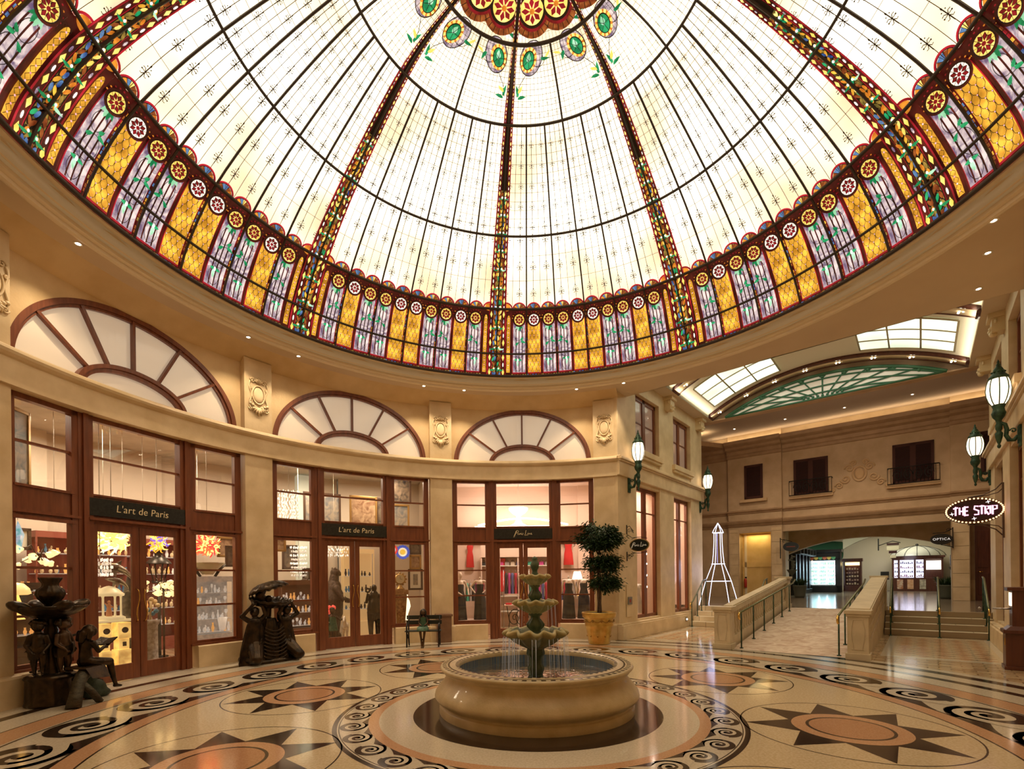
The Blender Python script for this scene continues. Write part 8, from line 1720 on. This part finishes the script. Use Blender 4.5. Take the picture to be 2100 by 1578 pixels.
t = thing('mantel_clock', 'ornate gilt clock with a round dial on the tall pedestal', 'clock', face((-3.43, 7.62, 0), 1.325)); b = MB(); b.lathe([(0.0005, 0), (0.13, 0), (0.12, .03), (0.07, .07), (0.05, .14)], 20); b.lathe([(0.10, 0), (0.155, .01), (0.155, .07), (0.10, .08)], 28, M=Matrix.Translation((0, .04, .29)) @ Matrix.Rotation(pi / 2, 4, 'X'))
for k in range(12): b.ball((.17 * cos(k * pi / 6), 0, .29 + .17 * sin(k * pi / 6)), (.03, .025, .03), seg=6, ring=5)
b.build('gilt_case', gilt, t); b = MB(); b.lathe([(0.0005, 0), (0.12, 0)], 28, M=Matrix.Translation((0, -.045, .29)) @ Matrix.Rotation(pi / 2, 4, 'X')); b.build('dial', mat('clock_dial', (0.55, 0.46, 0.28), .4), t); b = MB(); b.box(-.004, .004, -.052, -.046, .29, .37); b.box(0, .06, -.052, -.046, .286, .294); b.build('hands', blackm, t)
t = thing('clock_pedestal', 'tapering marquetry pedestal under the gilt clock', 'pedestal', face((-3.43, 7.62, 0), 0.002)); b = MB(); b.add([(x, y, z) for z, w_ in ((0.35, .10), (1.18, .17)) for x, y in ((-w_, -.1), (w_, -.1), (w_, .1), (-w_, .1))], [(0, 1, 2, 3), (4, 7, 6, 5), (0, 4, 5, 1), (1, 5, 6, 2), (2, 6, 7, 3), (3, 7, 4, 0)]); b.box(-.21, .21, -.14, .14, 1.18, 1.32); b.box(-.15, .15, -.13, .13, 0, .35); b.build('body', mat('marquetry', (0.20, 0.08, 0.03), .3, base2=(0.42, 0.24, 0.09), scale=18), t, bevel=0.008); b = MB()
for s_ in (-1, 1): b.tube([(s_ * .10, -.105, .36), (s_ * .165, -.105, 1.16)], .012, 6)
b.tube([(q * .16, -.11, 1.08 + .03 * cos(q * 6)) for q in [-1 + 2 * i / 12 for i in range(13)]], .01, 6); b.build('gilt_mounts', gilt, t)
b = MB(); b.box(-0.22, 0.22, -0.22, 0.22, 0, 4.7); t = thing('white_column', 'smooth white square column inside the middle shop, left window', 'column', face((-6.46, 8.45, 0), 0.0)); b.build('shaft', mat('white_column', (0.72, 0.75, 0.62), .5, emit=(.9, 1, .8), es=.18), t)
# dress shop: mannequins, dresses, lamp, rack, table
skin_m = mat('mannequin_cream', (0.72, 0.58, 0.44), 0.4); skin_w = mat('mannequin_white', (0.85, 0.78, 0.70), 0.35); blkd = mat('black_velvet', (0.012, 0.011, 0.012), 0.7); redd = mat('red_satin', (0.55, 0.015, 0.02), 0.4); navy = mat('charcoal_cloth', (0.03, 0.028, 0.035), 0.7)
def mannequin(p, lb, m_, dm, arm=0, turn=0, head=True, long=True, z=0.42, k=0.92):
    t = thing('mannequin', lb, 'mannequin', face(p, z, turn) @ Matrix.Scale(k, 4))
    c = [((0, 0, 0.80), 0.125, (0, 0, 0.92), 0.10), ((0, 0, 0.92), 0.095, (0, 0, 1.14), 0.115), ((-.13, 0, 1.20), 0.045, (.13, 0, 1.20), 0.045), ((0, 0, 1.22), 0.04, (0, -.01, 1.31), 0.036)]
    if head: c += [((0, -.02, 1.40), (0.068, 0.082, 0.10)), ((0, -.10, 1.39), 0.012, (0, -.105, 1.385), 0.01)]
    for s_ in (-1, 1):
        if arm == 1: el, ha = (s_ * .30, -.02, 1.02), (s_ * .16, -.16, .88)
        elif arm == 2: el, ha = (s_ * .21, .0, .95), (s_ * .25, -.06, .68)
        else: el, ha = (s_ * .24, -.04, .96), (s_ * .12 + .1, -.20, .80)
        c += [((s_ * .16, 0, 1.19), 0.042, el, 0.032), (el, 0.031, ha, 0.021)]
        d = (Vector(ha) - Vector(el)).normalized()
        for i in range(4): q = Vector(ha) + Vector((.011 * (i - 1.5), 0, 0)); c.append((tuple(q), 0.010, tuple(q + d * (.075 - .006 * abs(i - 1.5)) + Vector((.004 * (i - 1.5), 0, 0))), 0.0075))
        c.append((ha, 0.011, tuple(Vector(ha) + d * .035 + Vector((-s_ * .03, 0, 0))), 0.008))
    organic('figure', c, m_, t, vox=0.011)
    b = MB(); b.lathe([(0.10, 1.13), (0.125, 1.08), (0.105, 0.93), (0.14, 0.80), (0.17, 0.65), (0.18, 0.40), (0.21, 0.0 if long else 0.3)], 32, wob=lambda a, j, r, z_: (r * (1 + (.05 * cos(9 * a) if j > 3 else 0)), z_)); b.tube([(-.09, -.05, 1.12), (0, 0, 1.25), (.09, -.05, 1.12)], .014, 6); b.build('dress', dm, t); return t
mannequin((-1.79, 8.05), 'cream mannequin in a black halter gown, left one in the left dress shop window', skin_m, blkd, 0, 10); mannequin((-1.22, 8.15), 'headless cream mannequin in a long black gown with arms held out, left dress shop window', skin_m, blkd, 1, -15, head=False)
mannequin((1.36, 8.12), 'white mannequin with arms down in a black strapless gown, right dress shop window', skin_w, blkd, 2, 5, head=False); mannequin((1.80, 8.12), 'mannequin in a dark suit jacket at the right edge of the dress shop window', skin_w, navy, 2, 0, head=False)
mannequin(tuple(H(8.0, -3.0)[:2]), 'mannequin in a red top seen through the near hall window', skin_w, redd, 2, 40, head=False, long=False, z=0.25); mannequin(tuple(H(8.75, -2.85)[:2]), 'mannequin in a cream jacket seen through the near hall window', skin_w, mat('cream_cloth', (.6, .52, .42), .7), 2, 40, head=False, long=False, z=0.25)
b = MB(); b.box(-1.0, 1.0, -0.3, 0.3, 0, 0.42); 
for p_, lb in (((-1.5, 8.1), 'low pale display plinth under the left window mannequins'), ((1.57, 8.1), 'low pale display plinth under the right window mannequins')):
    t = thing('display_plinth', lb, 'display plinth', face(p_, 0.002)); b = MB(); b.box(-0.55, 0.55, -0.3, 0.3, 0, 0.415); b.build('plinth_body', pinkw, t, bevel=0.006)
def hung_dress(p, z, h, w_, m_, lb, group=None):
    t = thing('dress', lb, 'dress', face(p, z), group); b = MB(); b.lathe([(w_ * .42, 0), (w_ * .5, -.06), (w_ * .36, -h * .28), (w_ * .5, -h * .5), (w_ * .62, -h)], 20, wob=lambda a, j, r, z_: (r * (1 + .06 * cos(7 * a)), z_)); b.build('garment', m_, t, Matrix.Scale(.5, 4, (0, 1, 0))); b = MB(); b.tube([(-w_ * .4, 0, -.01), (0, 0, .05), (w_ * .4, 0, -.01)], .006, 5); b.tube([(0, 0, .05), (0, 0, .12), (.03, 0, .14)], .005, 5); b.build('hanger', mat('steel', (0, 0, 0)), t); return t
hung_dress((-1.70, 10.48), 2.74, 0.75, 0.22, redd, 'red dress hung high on the wall, left window of the dress shop'); hung_dress((1.64, 10.48), 2.84, 0.80, 0.28, redd, 'red short-sleeved dress hung high on the wall, right window of the dress shop'); hung_dress((-0.61, 10.05), 2.27, 1.1, 0.24, redd, 'long red dress hung beside the shelves behind the left dress shop door leaf')
R_ = random.Random(31); rackm = mat('steel', (0, 0, 0)); cols = [(0.02, 0.02, 0.025), (0.05, 0.35, 0.25), (0.45, 0.02, 0.05), (0.5, 0.05, 0.25), (0.35, 0.32, 0.3), (0.6, 0.5, 0.4), (0.1, 0.12, 0.3)]
cn = ['black', 'teal', 'red', 'magenta', 'grey', 'cream', 'navy']
for ri, (p, n, z, h, lb) in enumerate((((-0.15, 9.1), 7, 1.75, 0.62, 'behind the left leaf of the dress shop doors'), ((0.55, 9.2), 6, 1.45, 0.7, 'behind the right leaf of the dress shop doors'), ((-1.5, 9.5), 9, 1.45, 0.55, 'behind the left window mannequins'), ((1.5, 9.4), 7, 1.45, 0.55, 'behind the right window mannequins'))):
    t = thing('clothes_rack', 'steel clothes rack %s' % lb, 'clothes rack', face(p, 0.002)); b = MB(); wd = n * .05 + .05; b.tube([(-wd, 0, 0.01), (-wd, 0, z + .12), (wd, 0, z + .12), (wd, 0, 0.01)], .014, 6); b.build('rack_frame', rackm, t)
    for k in range(n):
        ci = (k * 3 + ri) % 7; g = thing('garment', '%s garment on the rack %s' % (cn[ci], lb), 'clothing', face(p, z) @ Matrix.Translation((-wd + .08 + .1 * k, 0, 0)), 'clothes on the rack ' + lb); b = MB(); b.lathe([(.10, 0.02), (.15, -.05), (.13, -h * .4), (.18, -h)], 12, wob=lambda a, j, r, z_: (r * (1 + .08 * cos(5 * a)), z_)); b.build('cloth', mat('cloth_%s' % cn[ci], cols[ci], .7), g, Matrix.Scale(.32, 4, (1, 0, 0))); b = MB(); b.tube([(0, 0, 0), (0, 0, .12)], .005, 5); b.build('hanger_hook', rackm, g)
t = thing('shelving_unit', 'pink-cream wall bays with shelves behind the dress shop doors', 'shelving', face((-0.4, 9.9), 0.002)); b = MB(); b.box(-0.9, 1.5, 0.3, 0.36, 0, 2.6)
for x in (-0.9, -0.3, 0.3, 0.9, 1.46): b.box(x, x + .04, 0, .3, 0, 2.6)
b.box(-.9, 1.5, -.02, .36, 2.3, 2.7); b.build('carcass', pinkw, t)
for z in (0.5, 1.0, 2.0): b = MB(); b.box(-.88, 1.48, .02, .3, z, z + .03); b.build('shelf', matw, t)
for k in range(12):
    g = thing('handbag', 'small patterned handbag on the high shelves behind the dress shop doors', 'handbag', face((-0.4, 9.9), 2.033) @ Matrix.Translation((-.8 + .19 * k, .1, 0)), 'handbags on the high shelf'); b = MB(); b.box(-.07, .07, 0, .06, 0, .12); b.build('bag_body', mat('cloth_%s' % cn[k % 7], (0, 0, 0)), g, bevel=.01); b = MB(); b.tube([(.05 * cos(q), .03, .12 + .05 * sin(q)) for q in [pi * i / 8 for i in range(9)]], .006, 5); b.build('strap', blackm, g)
t = thing('table_lamp', 'white-shaded table lamp glowing beside the right window mannequin', 'lamp', face((1.70, 8.75), 1.05)); b = MB(); b.lathe([(.16, .5), (.10, .74)], 24); b.build('shade', mat('lit_shade', (1, .9, .8), .5, emit=(1, .86, .68), es=2.2), t); b = MB(); b.lathe([(.08, 0), (.03, .05), (.05, .2), (.02, .35), (.02, .52)], 14); b.build('base', gilt, t); b = MB(); b.box(-.25, .25, -.2, .2, -1.04, 0); b.build('side_table', pinkw, t)
t = thing('scroll_table', 'display table with black iron scroll legs and folded red clothes, behind the dress shop doors', 'table', face((-0.12, 8.6), 0.002)); b = MB(); b.box(-.4, .35, -.22, .22, .78, .81); b.build('top', pinkw, t, bevel=.005); b = MB()
for s_ in (-1, 1): b.tube([(s_ * .1 + .22 * (1 - i / 30) * cos(i * .42), -.18, .42 + .3 * (1 - i / 30) * sin(i * .42)) for i in range(28)], .014, 6); b.tube([(s_ * .3, -.18, .0), (s_ * .25, -.18, .3), (s_ * .33, -.18, .78)], .014, 6)
b.build('scroll_legs', ironm, t)
for k in range(3): g = thing('folded_clothes', ('folded red clothes, left pile on the scroll-leg table', 'folded red clothes, middle pile on the scroll-leg table', 'folded red clothes, right pile on the scroll-leg table')[k], 'clothing', face((-0.12, 8.6), .812) @ Matrix.Translation((-.27 + .24 * k, 0, 0)), 'folded clothes on the scroll-leg table'); b = MB(); b.box(-.09, .09, -.1, .1, 0, .05 + .02 * k); b.build('cloth_stack', redd, g, bevel=.012)
# dressing bulbs inside the hall windows
dbulb = mat('dressing_bulb', (1, 1, 1), .3, emit=(1, .85, .65), es=22)
for wi, (u, w_, zs_) in enumerate(((9.15, -2.75, (1.3, 1.65, 2.0, 2.3)), (11.3, -2.8, (0.95, 1.75, 2.3, 2.8)))):
    t = thing('bulb_mirror', 'tall mirror post with round bare bulbs inside the %s hall window' % ('nearer', 'farther')[wi], 'lighted mirror', HM(u, w_, 0.0)); b = MB(); b.box(-.03, 0, -.12, .12, .5, 3.0); b.build('mirror_post', mat('maroon_panel', (.28, .05, .04), .5), t)
    for z in zs_: b = MB(); b.ball((.035, -.02, z), .035, seg=10, ring=7); b.build('bulb', dbulb, t)
b = MB(); b.box(-1.6, 1.6, 0.0, 0.35, 3.15, 3.35); t = thing('cove_shelf', 'long glowing light cove across the back of the dress shop', 'light cove', face((0.1, 10.1), 0)); b.build('cove_ledge', pinkw, t); b = MB(); b.tube([(-1.5 + 3 * i / 20, .1, 3.38 + .22 * sin(i / 20 * pi)) for i in range(21)], .03, 6); b.build('light_strip', mat('cove_strip', (1, .9, .8), .3, emit=(1, .88, .75), es=5), t)
